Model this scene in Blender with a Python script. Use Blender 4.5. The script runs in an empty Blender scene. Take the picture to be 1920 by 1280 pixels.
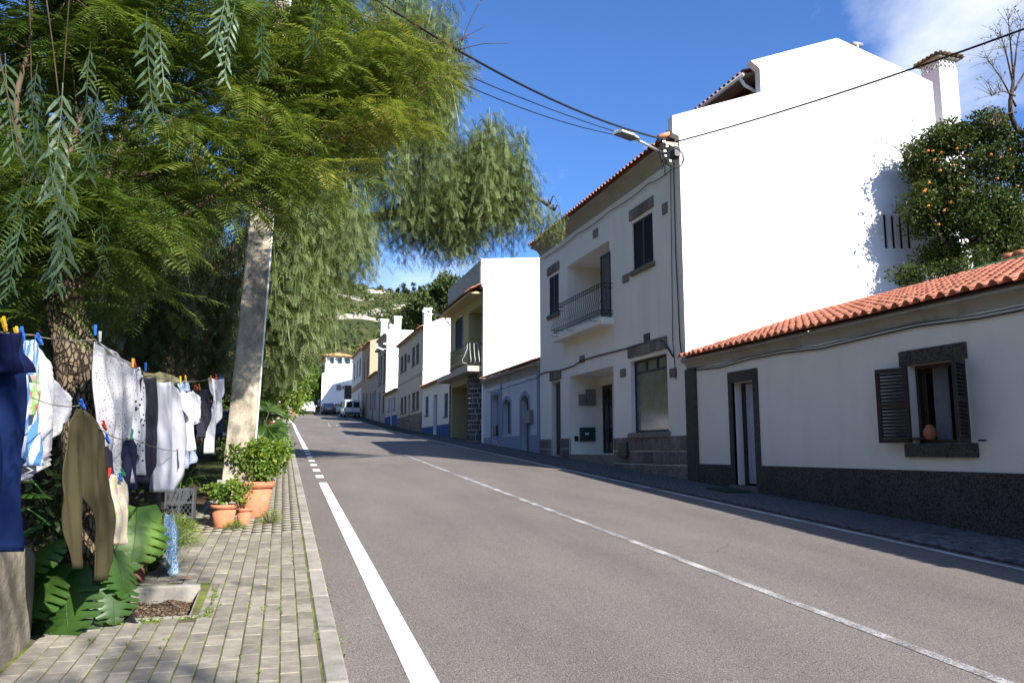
import bpy, math, random
import numpy as np
from mathutils import Vector, Matrix, geometry
random.seed(7)
RNG = np.random.default_rng(11)
PI = math.pi
SC = bpy.context.scene
COL = SC.collection

# ------------------------------------------------------------------ camera, sky, sun, exposure
CAM_H = 1.6
PITCH, YAW = math.radians(7.971), math.radians(16.93)
cam = bpy.data.cameras.new('camera')
cam.lens, cam.sensor_width, cam.sensor_fit = 27.45, 36.0, 'HORIZONTAL'
cam.clip_start, cam.clip_end = 0.05, 4000
cam_o = bpy.data.objects.new('camera', cam)
cam_o.location = (0, 0, CAM_H)
cam_o.rotation_euler = (PI/2 + PITCH, 0, -YAW)
COL.objects.link(cam_o)
SC.camera = cam_o

SUN_V = Vector((1.0, -2.15, 1.587)).normalized()
world = bpy.data.worlds.new('World')
SC.world = world
world.use_nodes = True
nt = world.node_tree
nt.nodes.clear()
w_out = nt.nodes.new('ShaderNodeOutputWorld')
w_bg = nt.nodes.new('ShaderNodeBackground')
w_sky = nt.nodes.new('ShaderNodeTexSky')
w_sky.sky_type = 'NISHITA'
w_sky.sun_disc = False
w_sky.sun_elevation = math.asin(SUN_V.z)
w_sky.sun_rotation = math.atan2(SUN_V.x, SUN_V.y)
w_sky.air_density, w_sky.dust_density, w_sky.ozone_density = 1.0, 0.4, 4.0
w_bg.inputs['Strength'].default_value = 0.072
w_tc = nt.nodes.new('ShaderNodeTexCoord')
w_map = nt.nodes.new('ShaderNodeMapping')
w_map.inputs['Scale'].default_value = (1.0, 1.0, 1.9)
w_map.inputs['Location'].default_value = (5.2, 1.6, 0.4)
w_no = nt.nodes.new('ShaderNodeTexNoise')
w_no.inputs['Scale'].default_value = 2.1
w_no.inputs['Detail'].default_value = 9
w_no.inputs['Roughness'].default_value = 0.55
w_no.inputs['Distortion'].default_value = 0.25
w_rmp = nt.nodes.new('ShaderNodeValToRGB')
w_rmp.color_ramp.elements[0].position = 0.54
w_rmp.color_ramp.elements[1].position = 0.80
w_mix = nt.nodes.new('ShaderNodeMix')
w_mix.data_type = 'RGBA'
w_mix.inputs['B'].default_value = (9.0, 9.2, 9.6, 1)
w_tint = nt.nodes.new('ShaderNodeMix')
w_tint.data_type = 'RGBA'
w_tint.blend_type = 'MULTIPLY'
w_tint.inputs['Factor'].default_value = 1.0
w_tint.inputs['B'].default_value = (0.68, 0.98, 1.40, 1)
L = nt.links.new
L(w_tc.outputs['Generated'], w_map.inputs['Vector'])
L(w_map.outputs['Vector'], w_no.inputs['Vector'])
L(w_no.outputs['Fac'], w_rmp.inputs['Fac'])
L(w_rmp.outputs['Color'], w_mix.inputs['Factor'])
L(w_sky.outputs['Color'], w_tint.inputs['A'])
L(w_tint.outputs['Result'], w_mix.inputs['A'])
L(w_mix.outputs['Result'], w_bg.inputs['Color'])
L(w_bg.outputs['Background'], w_out.inputs['Surface'])

sun = bpy.data.lights.new('sun', 'SUN')
sun.energy = 5.0
sun.angle = math.radians(0.53)
sun.color = (1.0, 0.955, 0.885)
sun_o = bpy.data.objects.new('sun', sun)
sun_o.rotation_euler = SUN_V.to_track_quat('Z', 'Y').to_euler()
sun_o.location = SUN_V * 60
COL.objects.link(sun_o)

vs = SC.view_settings
vs.view_transform = 'Standard'
vs.look = 'None'
vs.gamma = 1.0
vs.use_curve_mapping = False
vs.exposure = 1.17
SC.render.engine = 'CYCLES'
cy = SC.cycles
cy.use_denoising = True
cy.denoising_prefilter = 'ACCURATE'
cy.max_bounces = 7
cy.diffuse_bounces = 4
cy.glossy_bounces = 3
cy.transmission_bounces = 3
cy.transparent_max_bounces = 6
cy.caustics_reflective = cy.caustics_refractive = False
cy.use_adaptive_sampling = True
cy.adaptive_threshold = 0.015

# ------------------------------------------------------------------ survey: photograph pixel -> point on a known plane
FPX = 1464.0
_sa, _ca, _st, _ct = math.sin(YAW), math.cos(YAW), math.sin(PITCH), math.cos(PITCH)
_F = np.array([_sa*_ct, _ca*_ct, _st]); _R = np.array([_ca, -_sa, 0.0]); _U = np.array([-_sa*_st, -_ca*_st, _ct])
_C = np.array([0, 0, CAM_H])
XF = 9.3                                   # the street front on the right

def ray(x, y): return (x-960)*_R + FPX*_F + (640-y)*_U
def onX(x, y, X=XF):
    v = ray(x, y); return _C + v*(X/v[0])
def onY(x, y, Y):
    v = ray(x, y); return _C + v*(Y/v[1])
def rect(xl, yt, xr, yb, X=XF):
    a, b = onX(xl, yt, X), onX(xr, yb, X)
    return (b[1], a[1], b[2], a[2])          # y near, y far, z bottom, z top
_PY = [-200, -60, 0, 40, 56.5, 70.7, 84, 98, 115, 140, 170, 400]
_PZ = [-11, -3.3, 0, 2.2, 3.12, 4.1, 5.08, 6.0, 6.75, 7.2, 7.5, 8.0]
def zr(y): return float(np.interp(y, _PY, _PZ))
def onG(x, y, off=0.0):
    v = ray(x, y); t = 1.0
    lo, hi = 0.0005, 0.2
    for _ in range(60):
        t = (lo+hi)/2; p = _C + v*t
        if p[2] > zr(p[1])+off: lo = t
        else: hi = t
    return _C + v*t
def xk(y):                                   # road side of the left kerb
    if y < 72: return 0.40 + 0.0112*y
    return 0.40 + 0.0112*72 - 0.0105*(y-72)**2

# ------------------------------------------------------------------ helpers
def tag(o, label=None, cat=None, group=None, kind=None):
    if label: o['label'] = label
    if cat: o['category'] = cat
    if group: o['group'] = group
    if kind: o['kind'] = kind
    return o

def empty(name, loc, label=None, cat=None, group=None, kind=None, parent=None):
    o = bpy.data.objects.new(name, None)
    o.location = loc
    o.empty_display_size = 0.2
    COL.objects.link(o)
    if parent is not None: setpar(o, parent)
    return tag(o, label, cat, group, kind)

def world_loc(o):
    m = Vector(o.location)
    return m
def setpar(o, p):
    """parent, keeping world coordinates (empties are only ever translated)"""
    o.parent = p
    o.matrix_parent_inverse = PM.get(p.name, Matrix.Translation(Vector(p.location))).inverted()
    PM[o.name] = Matrix.Translation(Vector(o.location))
PM = {}

class MB:
    def __init__(s): s.v = []; s.f = []; s.m = []
    def add(s, vs_, fs_, mi=0):
        n = len(s.v); s.v.extend([tuple(map(float, q)) for q in vs_])
        for f in fs_: s.f.append(tuple(i+n for i in f)); s.m.append(mi)
        return s
    def box(s, x0, x1, y0, y1, z0, z1, mi=0):
        if x0 > x1: x0, x1 = x1, x0
        if y0 > y1: y0, y1 = y1, y0
        if z0 > z1: z0, z1 = z1, z0
        return s.add([(x0,y0,z0),(x1,y0,z0),(x1,y1,z0),(x0,y1,z0),(x0,y0,z1),(x1,y0,z1),(x1,y1,z1),(x0,y1,z1)],
              [(0,3,2,1),(4,5,6,7),(0,1,5,4),(1,2,6,5),(2,3,7,6),(3,0,4,7)], mi)
    def chbox(s, x0, x1, y0, y1, z0, z1, c=0.01, mi=0):
        """box with chamfered edges (rings of 8)"""
        if x0 > x1: x0, x1 = x1, x0
        if y0 > y1: y0, y1 = y1, y0
        if z0 > z1: z0, z1 = z1, z0
        def ring(i, z): return [(x0+i+c,y0+i,z),(x1-i-c,y0+i,z),(x1-i,y0+i+c,z),(x1-i,y1-i-c,z),(x1-i-c,y1-i,z),(x0+i+c,y1-i,z),(x0+i,y1-i-c,z),(x0+i,y0+i+c,z)]
        V = ring(c, z0)+ring(0, z0+c)+ring(0, z1-c)+ring(c, z1)
        Fs = [tuple(range(7,-1,-1)), tuple(range(24,32))]
        for r in range(3):
            for k in range(8):
                a, b = r*8+k, r*8+(k+1) % 8
                Fs.append((a, b, b+8, a+8))
        return s.add(V, Fs, mi)
    def obox(s, c, ax, ay, az, mi=0):
        """box from a centre and three half vectors"""
        c, ax, ay, az = map(Vector, (c, ax, ay, az))
        V = [c+sx*ax+sy*ay+sz*az for sz in (-1, 1) for sx, sy in ((-1,-1),(1,-1),(1,1),(-1,1))]
        return s.add(V, [(0,3,2,1),(4,5,6,7),(0,1,5,4),(1,2,6,5),(2,3,7,6),(3,0,4,7)], mi)
    def quad(s, a, b, c, d, mi=0): return s.add([a,b,c,d], [(0,1,2,3)], mi)
    def tube(s, pts, r, n=8, cap=True, mi=0):
        pts = [Vector(p) for p in pts]
        if not hasattr(r, '__len__'): r = [r]*len(pts)
        V = []; Fs = []
        ref = Vector((0.31, 0.17, 0.94))
        for i, p in enumerate(pts):
            d = (pts[min(i+1, len(pts)-1)]-pts[max(i-1, 0)]).normalized()
            u = d.cross(ref)
            if u.length < 0.05: u = d.cross(Vector((1, 0, 0)))
            u.normalize(); w = d.cross(u)
            for k in range(n):
                a = 2*PI*k/n
                V.append(p + r[i]*(math.cos(a)*u+math.sin(a)*w))
        for i in range(len(pts)-1):
            for k in range(n):
                Fs.append((i*n+k, i*n+(k+1) % n, (i+1)*n+(k+1) % n, (i+1)*n+k))
        if cap:
            Fs.append(tuple(range(n-1, -1, -1))); Fs.append(tuple((len(pts)-1)*n+k for k in range(n)))
        return s.add(V, Fs, mi)
    def lathe(s, prof, c, n=20, mi=0, cap=True):
        """prof: (radius, height) list around the vertical through c"""
        V = []; Fs = []
        for r, z in prof:
            for k in range(n):
                a = 2*PI*k/n; V.append((c[0]+r*math.cos(a), c[1]+r*math.sin(a), c[2]+z))
        for i in range(len(prof)-1):
            for k in range(n):
                Fs.append((i*n+k, i*n+(k+1) % n, (i+1)*n+(k+1) % n, (i+1)*n+k))
        if cap:
            Fs.append(tuple(range(n-1, -1, -1))); Fs.append(tuple((len(prof)-1)*n+k for k in range(n)))
        return s.add(V, Fs, mi)
    def prism(s, poly, fn, d0, d1, mi=0):
        """2-d outline (counter-clockwise seen against the extrusion) swept from depth d0 to d1; fn(u, v, d) -> xyz"""
        n = len(poly)
        V = [fn(u, v, d0) for u, v in poly]+[fn(u, v, d1) for u, v in poly]
        return s.add(V, [tuple(range(n-1, -1, -1)), tuple(range(n, 2*n))]+[(i, (i+1) % n, n+(i+1) % n, n+i) for i in range(n)], mi)
    def polywall(s, outer, holes, fn, depth, mi=0, mi_rev=None):
        loops = [[Vector((u, v, 0)) for u, v in outer]]+[[Vector((u, v, 0)) for u, v in h[0]] for h in holes]
        flat = [q for l in loops for q in l]
        tri = geometry.tessellate_polygon(loops)
        s.add([fn(q.x, q.y, 0) for q in flat], [tuple(t) for t in tri], mi)
        for h in holes:
            pts, d = h[0], (h[1] if len(h) > 1 and h[1] else depth)
            n = len(pts)
            s.add([fn(u, v, 0) for u, v in pts]+[fn(u, v, d) for u, v in pts], [(i, (i+1) % n, n+(i+1) % n, n+i) for i in range(n)], mi if mi_rev is None else mi_rev)
        return s
    def build(s, name, mats, parent=None, smooth=False, loc=None):
        me = bpy.data.meshes.new(name)
        V = s.v
        if loc is not None: V = [(a-loc[0], b-loc[1], c-loc[2]) for a, b, c in V]
        me.from_pydata(V, [], s.f)
        if not isinstance(mats, (list, tuple)): mats = [mats]
        for m in mats: me.materials.append(m)
        if len(mats) > 1: me.polygons.foreach_set('material_index', s.m)
        if smooth: me.polygons.foreach_set('use_smooth', [True]*len(s.f))
        me.update()
        o = bpy.data.objects.new(name, me)
        if loc is not None: o.location = loc
        COL.objects.link(o)
        if parent is not None: setpar(o, parent)
        return o

def inst(name, me, loc, rot=(0, 0, 0), scale=(1, 1, 1), parent=None):
    o = bpy.data.objects.new(name, me)
    COL.objects.link(o)
    o.location, o.rotation_euler, o.scale = loc, rot, scale
    if parent is not None:
        o.parent = parent
        o.matrix_parent_inverse = PM.get(parent.name, Matrix.Translation(Vector(parent.location))).inverted()
    return o

def np_mesh(name, V, T, mat, parent=None, rnd=None, kind=None, smooth=False):
    """triangle soup from numpy arrays"""
    V = np.asarray(V, np.float32); T = np.asarray(T, np.int32)
    me = bpy.data.meshes.new(name)
    me.vertices.add(len(V)); me.vertices.foreach_set('co', V.ravel())
    me.loops.add(T.size); me.loops.foreach_set('vertex_index', T.ravel())
    me.polygons.add(len(T)); me.polygons.foreach_set('loop_start', np.arange(0, T.size, 3, dtype=np.int32))
    if smooth: me.polygons.foreach_set('use_smooth', np.ones(len(T), bool))
    me.materials.append(mat)
    if rnd is not None:
        a = me.attributes.new('rnd', 'FLOAT', 'POINT'); a.data.foreach_set('value', np.asarray(rnd, np.float32))
    me.update(calc_edges=True)
    o = bpy.data.objects.new(name, me)
    COL.objects.link(o)
    if parent is not None: setpar(o, parent)
    if kind: o['kind'] = kind
    return o

# ------------------------------------------------------------------ materials
MATS = {}
def newmat(name):
    m = bpy.data.materials.new(name); m.use_nodes = True
    t = m.node_tree; b = t.nodes['Principled BSDF']
    MATS[name] = m
    return m, t, b
def nd(t, typ, **kw):
    n = t.nodes.new(typ)
    for k, v in kw.items():
        if hasattr(n, k): setattr(n, k, v)
        else: n.inputs[k.replace('_', ' ')].default_value = v
    return n
def noise(t, scale, detail=4, rough=0.55, vec=None, dist=0.0):
    n = t.nodes.new('ShaderNodeTexNoise')
    n.inputs['Scale'].default_value = scale; n.inputs['Detail'].default_value = detail
    n.inputs['Roughness'].default_value = rough; n.inputs['Distortion'].default_value = dist
    if vec is not None: t.links.new(vec, n.inputs['Vector'])
    return n
def ramp(t, fac, stops):
    r = t.nodes.new('ShaderNodeValToRGB')
    e = r.color_ramp.elements
    while len(e) < len(stops): e.new(0.5)
    for i, (p, c) in enumerate(stops):
        e[i].position = p; e[i].color = (c, c, c, 1) if not hasattr(c, '__len__') else (*c, 1)
    t.links.new(fac, r.inputs['Fac'])
    return r
def mixc(t, fac, a, b, mode='MIX'):
    n = t.nodes.new('ShaderNodeMix'); n.data_type = 'RGBA'; n.blend_type = mode
    for key, val in (('Factor', fac), ('A', a), ('B', b)):
        s = n.inputs[key]
        if isinstance(val, bpy.types.NodeSocket): t.links.new(val, s)
        elif hasattr(val, '__len__'): s.default_value = (*val[:3], 1)
        else: s.default_value = val
    return n.outputs['Result']
def pos(t, scale=(1, 1, 1)):
    g = t.nodes.new('ShaderNodeNewGeometry')
    if scale == (1, 1, 1): return g.outputs['Position']
    m = t.nodes.new('ShaderNodeMapping'); m.inputs['Scale'].default_value = scale
    t.links.new(g.outputs['Position'], m.inputs['Vector'])
    return m.outputs['Vector']
def objc(t, scale=(1, 1, 1)):
    g = t.nodes.new('ShaderNodeTexCoord')
    m = t.nodes.new('ShaderNodeMapping'); m.inputs['Scale'].default_value = scale
    t.links.new(g.outputs['Object'], m.inputs['Vector'])
    return m.outputs['Vector']
def bump(t, b, h, dist, strength=1.0):
    n = t.nodes.new('ShaderNodeBump'); n.inputs['Distance'].default_value = dist; n.inputs['Strength'].default_value = strength
    t.links.new(h, n.inputs['Height']); t.links.new(n.outputs['Normal'], b.inputs['Normal'])
def M(name, col, rough=0.8, var=0.18, scale=4.0, bmp=0.0, bscale=60, spec=0.3, metal=0.0, rand=0.0, col2=None, c2=(0.5, 0.7)):
    """plain surface: base colour broken up by noise, optional second colour in patches, fine relief"""
    m, t, b = newmat(name)
    P = pos(t)
    n = noise(t, scale, 6, 0.6, P)
    lo = tuple(c*(1-var) for c in col); hi = tuple(min(1, c*(1+var)) for c in col)
    c = ramp(t, n.outputs['Fac'], [(0.3, lo), (0.7, hi)]).outputs['Color']
    if col2:
        n2 = noise(t, scale*0.37+0.3, 7, 0.65, P)
        c = mixc(t, ramp(t, n2.outputs['Fac'], [(c2[0], 0.0), (c2[1], 1.0)]).outputs['Color'], c, col2)
    if rand:
        oi = t.nodes.new('ShaderNodeObjectInfo')
        c = mixc(t, 1.0, c, ramp(t, oi.outputs['Random'], [(0, 1-rand), (1, 1+rand)]).outputs['Color'], 'MULTIPLY')
    t.links.new(c, b.inputs['Base Color'])
    b.inputs['Roughness'].default_value = rough
    b.inputs['Specular IOR Level'].default_value = spec
    b.inputs['Metallic'].default_value = metal
    if bmp: bump(t, b, noise(t, bscale, 3, 0.6, P).outputs['Fac'], bmp)
    return m
def plaster(name, col, dirt=(0.33, 0.31, 0.28), amount=0.35, bmp=0.004):
    """painted render: slight mottling, rain streaks, grime in patches"""
    m, t, b = newmat(name)
    P = pos(t)
    n1 = noise(t, 0.9, 6, 0.6, P)
    c = ramp(t, n1.outputs['Fac'], [(0.3, tuple(q*0.93 for q in col)), (0.7, col)]).outputs['Color']
    st = noise(t, 1.0, 6, 0.6, pos(t, (1.6, 1.6, 0.22)))
    f = ramp(t, st.outputs['Fac'], [(0.50, 0.0), (0.85, amount)]).outputs['Color']
    c = mixc(t, f, c, dirt)
    sp = noise(t, 7.0, 8, 0.7, P)
    c = mixc(t, ramp(t, sp.outputs['Fac'], [(0.64, 0.0), (0.80, amount*0.8)]).outputs['Color'], c, dirt)
    t.links.new(c, b.inputs['Base Color'])
    b.inputs['Roughness'].default_value = 0.9; b.inputs['Specular IOR Level'].default_value = 0.15
    bump(t, b, noise(t, 55, 4, 0.6, P).outputs['Fac'], bmp)
    return m
def leafmat(name, cols, trans=0.35, rough=0.5, spec=0.3):
    """foliage: colour runs along the per-leaf attribute, some light passes through"""
    m, t, b = newmat(name)
    a = nd(t, 'ShaderNodeAttribute', attribute_name='rnd')
    k = len(cols)-1
    c = ramp(t, a.outputs['Fac'], [(i/k, q) for i, q in enumerate(cols)]).outputs['Color']
    t.links.new(c, b.inputs['Base Color'])
    b.inputs['Roughness'].default_value = rough; b.inputs['Specular IOR Level'].default_value = spec
    tr = t.nodes.new('ShaderNodeBsdfTranslucent')
    t.links.new(mixc(t, 1.0, c, (1.05, 1.12, 0.5), 'MULTIPLY'), tr.inputs['Color'])
    mx = t.nodes.new('ShaderNodeMixShader'); mx.inputs['Fac'].default_value = trans
    t.links.new(b.outputs['BSDF'], mx.inputs[1]); t.links.new(tr.outputs['BSDF'], mx.inputs[2])
    t.links.new(mx.outputs['Shader'], t.nodes['Material Output'].inputs['Surface'])
    return m
def barkmat(name, lo, hi, sc=(9, 9, 3), bmp=0.03):
    m, t, b = newmat(name)
    P = pos(t, sc)
    v = t.nodes.new('ShaderNodeTexVoronoi'); v.feature = 'DISTANCE_TO_EDGE'; v.inputs['Scale'].default_value = 2.2
    nz = noise(t, 3.0, 5, 0.6, P)
    vv = mixc(t, 0.25, P, nz.outputs['Color'])
    t.links.new(vv, v.inputs['Vector'])
    r = ramp(t, v.outputs['Distance'], [(0.0, 0.0), (0.16, 1.0)])
    c = mixc(t, r.outputs['Color'], lo, hi)
    c = mixc(t, 0.5, c, ramp(t, noise(t, 2.0, 6, 0.6, pos(t)).outputs['Fac'], [(0.3, 0.45), (0.7, 1.2)]).outputs['Color'], 'MULTIPLY')
    t.links.new(c, b.inputs['Base Color']); b.inputs['Roughness'].default_value = 0.95; b.inputs['Specular IOR Level'].default_value = 0.1
    bump(t, b, r.outputs['Color'], bmp)
    return m
def glassmat(name, col=(0.015, 0.02, 0.025), rough=0.06):
    m, t, b = newmat(name)
    b.inputs['Base Color'].default_value = (*col, 1); b.inputs['Roughness'].default_value = rough
    b.inputs['Specular IOR Level'].default_value = 0.9; b.inputs['IOR'].default_value = 1.52
    bump(t, b, noise(t, 1.7, 2, 0.5, pos(t)).outputs['Fac'], 0.004)
    return m

# asphalt: aggregate speckle, lane-wide tone patches, hairline cracks
m_asphalt, t, b = newmat('asphalt')
P = pos(t)
sp1 = noise(t, 95, 3, 0.7, P); sp2 = noise(t, 240, 2, 0.6, P)
c = ramp(t, sp1.outputs['Fac'], [(0.36, (0.066, 0.058, 0.052)), (0.50, (0.145, 0.130, 0.118)), (0.66, (0.28, 0.253, 0.23))]).outputs['Color']
c = mixc(t, 0.55, c, ramp(t, sp2.outputs['Fac'], [(0.35, 0.5), (0.5, 0.95), (0.68, 1.9)]).outputs['Color'], 'MULTIPLY')
big = noise(t, 0.55, 5, 0.6, pos(t, (1.4, 0.35, 1)))
c = mixc(t, 1.0, c, ramp(t, big.outputs['Fac'], [(0.3, (0.80, 0.78, 0.77)), (0.7, (1.16, 1.12, 1.09))]).outputs['Color'], 'MULTIPLY')
vc = t.nodes.new('ShaderNodeTexVoronoi'); vc.feature = 'DISTANCE_TO_EDGE'; vc.inputs['Scale'].default_value = 0.42
wv = noise(t, 1.6, 5, 0.65, P)
t.links.new(mixc(t, 0.22, P, wv.outputs['Color']), vc.inputs['Vector'])
ck = ramp(t, vc.outputs['Distance'], [(0.0, 1.0), (0.0035, 0.0)]).outputs['Color']
ckm = ramp(t, noise(t, 0.35, 2, 0.5, P).outputs['Fac'], [(0.53, 0.0), (0.62, 0.75)]).outputs['Color']
c = mixc(t, mixc(t, 1.0, ck, ckm, 'MULTIPLY'), c, (0.03, 0.028, 0.027))
t.links.new(c, b.inputs['Base Color']); b.inputs['Roughness'].default_value = 0.85; b.inputs['Specular IOR Level'].default_value = 0.25
bump(t, b, sp1.outputs['Fac'], 0.006)

# road paint, worn through to the asphalt
def paintmat(name, wear, col=(0.74, 0.73, 0.69)):
    m, t, b = newmat(name)
    P = pos(t)
    n1 = noise(t, 60, 5, 0.75, P); n2 = noise(t, 2.2, 5, 0.6, P)
    s = nd(t, 'ShaderNodeMath', operation='ADD'); t.links.new(n1.outputs['Fac'], s.inputs[0])
    k = nd(t, 'ShaderNodeMath', operation='MULTIPLY'); t.links.new(n2.outputs['Fac'], k.inputs[0]); k.inputs[1].default_value = 0.6
    t.links.new(k.outputs[0], s.inputs[1])
    f = ramp(t, s.outputs[0], [(wear-0.04, 1.0), (wear+0.05, 0.0)]).outputs['Color']
    c = mixc(t, f, col, (0.13, 0.122, 0.118))
    c = mixc(t, 0.35, c, ramp(t, n2.outputs['Fac'], [(0.3, 0.7), (0.7, 1.1)]).outputs['Color'], 'MULTIPLY')
    t.links.new(c, b.inputs['Base Color']); b.inputs['Roughness'].default_value = 0.75
    bump(t, b, n1.outputs['Fac'], 0.004)
    return m
m_paint = paintmat('road_paint', 0.62)
m_paint_worn = paintmat('worn_road_paint', 0.81, (0.42, 0.41, 0.39))
m_paint_mid = paintmat('half_worn_road_paint', 0.72, (0.55, 0.54, 0.52))

m_paver = M('paver', (0.235, 0.21, 0.168), 0.9, 0.22, 14, 0.004, 120, 0.2, rand=0.22, col2=(0.15, 0.14, 0.105), c2=(0.55, 0.75))
m_moss = M('moss', (0.17, 0.20, 0.035), 0.95, 0.4, 9, 0.01, 90, 0.1, col2=(0.10, 0.085, 0.06), c2=(0.40, 0.62))
m_kerb = M('kerb_concrete', (0.29, 0.265, 0.225), 0.9, 0.18, 7, 0.004, 90, 0.2, rand=0.10, col2=(0.17, 0.16, 0.13))
m_soil = M('soil', (0.105, 0.072, 0.045), 1.0, 0.5, 30, 0.03, 40, 0.05, col2=(0.05, 0.035, 0.02))
m_ground = M('earth', (0.10, 0.10, 0.05), 1.0, 0.4, 1.2, 0.03, 8, 0.05, col2=(0.07, 0.10, 0.03))
m_cobble = M('cobble', (0.115, 0.112, 0.11), 0.8, 0.25, 20, 0.004, 70, 0.3, rand=0.3)
m_cobble_bed = M('cobble_joint', (0.05, 0.05, 0.042), 1.0, 0.3, 12, 0.006, 60, 0.1, col2=(0.05, 0.07, 0.02))
m_white = plaster('white_plaster', (0.86, 0.79, 0.70), amount=0.22)
m_white2 = plaster('white_plaster_clean', (0.86, 0.855, 0.84), amount=0.06)
m_bluewash = plaster('pale_blue_plaster', (0.60, 0.61, 0.65), amount=0.30)
m_bluegrey = plaster('blue_grey_paint', (0.27, 0.31, 0.40), amount=0.30)
m_blue = plaster('blue_paint', (0.05, 0.11, 0.28), amount=0.25)
m_yellow = plaster('yellow_plaster', (0.46, 0.40, 0.21), amount=0.30)
m_beige = plaster('beige_plaster', (0.60, 0.53, 0.42), amount=0.30)
m_tan = plaster('tan_plaster', (0.44, 0.31, 0.21), amount=0.35)
m_greyrender = plaster('grey_render', (0.42, 0.385, 0.33), (0.16, 0.15, 0.13), 0.5)
m_cream = plaster('cream_plaster', (0.66, 0.60, 0.50), amount=0.35)
m_cornice = plaster('cornice_cement', (0.40, 0.37, 0.32), (0.10, 0.09, 0.07), 0.7)
m_pebble, t, b = newmat('pebbledash')
P = pos(t)
v = t.nodes.new('ShaderNodeTexVoronoi'); v.inputs['Scale'].default_value = 38; t.links.new(P, v.inputs['Vector'])
c = ramp(t, v.outputs['Distance'], [(0.0, (0.135, 0.115, 0.09)), (0.5, (0.075, 0.063, 0.05)), (0.9, (0.02, 0.017, 0.014))]).outputs['Color']
c = mixc(t, 0.7, c, ramp(t, noise(t, 1.3, 6, 0.65, P).outputs['Fac'], [(0.3, 0.5), (0.7, 1.25)]).outputs['Color'], 'MULTIPLY')
t.links.new(c, b.inputs['Base Color']); b.inputs['Roughness'].default_value = 0.9
bump(t, b, v.outputs['Distance'], -0.012)
m_stone = M('granite', (0.20, 0.165, 0.135), 0.85, 0.35, 30, 0.01, 45, 0.25, rand=0.28, col2=(0.10, 0.085, 0.07))
m_stone_dark = M('basalt', (0.10, 0.095, 0.093), 0.85, 0.35, 18, 0.012, 35, 0.25, rand=0.35)
m_mortar = M('mortar', (0.60, 0.57, 0.51), 0.95, 0.2, 20, 0.004, 80, 0.1)
m_tile = M('terracotta_tile', (0.64, 0.25, 0.15), 0.8, 0.14, 9, 0.003, 80, 0.2, rand=0.16, col2=(0.50, 0.22, 0.14), c2=(0.56, 0.74))
m_tile_old = M('old_terracotta_tile', (0.40, 0.15, 0.085), 0.9, 0.25, 9, 0.004, 60, 0.15, col2=(0.16, 0.12, 0.08), c2=(0.5, 0.7))
m_shutter = M('dark_brown_shutter', (0.028, 0.020, 0.016), 0.55, 0.25, 8, 0.001, 60, 0.4)
m_shutter_grey = M('grey_shutter', (0.05, 0.055, 0.065), 0.55, 0.25, 8, 0.001, 60, 0.4)
m_darkwood = M('dark_wood', (0.035, 0.022, 0.014), 0.5, 0.3, 8, 0.002, 40, 0.4)
m_black = M('black_rubber_and_slit_shade', (0.012, 0.012, 0.013), 0.6, 0.1, 8)
m_wire = M('black_cable', (0.010, 0.010, 0.011), 0.55, 0.1, 8)
m_iron = M('black_iron', (0.018, 0.017, 0.017), 0.5, 0.2, 12, spec=0.5)
m_sunlit_iron = M('sunlit_iron', (0.75, 0.75, 0.74), 0.45, 0.06, 12, spec=0.5)  # sunlight on the end bars of the iron railing, painted in as white
m_metal = M('galvanised_metal', (0.55, 0.56, 0.57), 0.38, 0.12, 12, metal=0.7, spec=0.5)
m_lamp = M('white_lamp_housing', (0.78, 0.79, 0.79), 0.35, 0.05, 12, spec=0.5)
m_lens = M('lamp_lens', (0.10, 0.10, 0.105), 0.25, 0.1, 12, spec=0.6)
m_green_box = M('dark_green_box', (0.012, 0.045, 0.03), 0.4, 0.15, 8, spec=0.5)
m_grey_box = M('grey_meter_box', (0.20, 0.20, 0.19), 0.5, 0.15, 8, spec=0.4)
m_bluedoor = M('pale_blue_door', (0.40, 0.45, 0.54), 0.5, 0.12, 5, spec=0.4)
m_whitepaint = M('white_joinery', (0.72, 0.72, 0.70), 0.45, 0.06, 6, spec=0.4)
m_glass = glassmat('window_glass')
m_glass_dusty, t, b = newmat('dusty_shop_glass')
c = ramp(t, noise(t, 1.6, 7, 0.65, pos(t)).outputs['Fac'], [(0.35, (0.055, 0.06, 0.06)), (0.7, (0.16, 0.17, 0.175))]).outputs['Color']
t.links.new(c, b.inputs['Base Color']); b.inputs['Roughness'].default_value = 0.12; b.inputs['Specular IOR Level'].default_value = 0.8
m_concrete, t, b = newmat('pole_concrete')
P = pos(t)
c = ramp(t, noise(t, 2.5, 7, 0.65, P).outputs['Fac'], [(0.3, (0.28, 0.225, 0.155)), (0.7, (0.50, 0.43, 0.33))]).outputs['Color']
c = mixc(t, ramp(t, noise(t, 5.5, 8, 0.7, pos(t, (1, 1, 0.5))).outputs['Fac'], [(0.46, 0.0), (0.62, 0.8)]).outputs['Color'], c, (0.13, 0.115, 0.09))  # dark mottling of the concrete, also painting in leaf dapple on the pole
t.links.new(c, b.inputs['Base Color']); b.inputs['Roughness'].default_value = 0.9
bump(t, b, noise(t, 40, 5, 0.6, P).outputs['Fac'], 0.006)
m_wallmoss, t, b = newmat('mossy_wall')
P = pos(t)
c = ramp(t, noise(t, 2.2, 8, 0.65, P).outputs['Fac'], [(0.3, (0.11, 0.095, 0.07)), (0.7, (0.30, 0.26, 0.20))]).outputs['Color']
c = mixc(t, ramp(t, noise(t, 3.1, 7, 0.7, pos(t, (1, 1, 0.6))).outputs['Fac'], [(0.52, 0.0), (0.68, 0.8)]).outputs['Color'], c, (0.075, 0.075, 0.035))
t.links.new(c, b.inputs['Base Color']); b.inputs['Roughness'].default_value = 0.95
bump(t, b, noise(t, 22, 6, 0.6, P).outputs['Fac'], 0.02)
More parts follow.
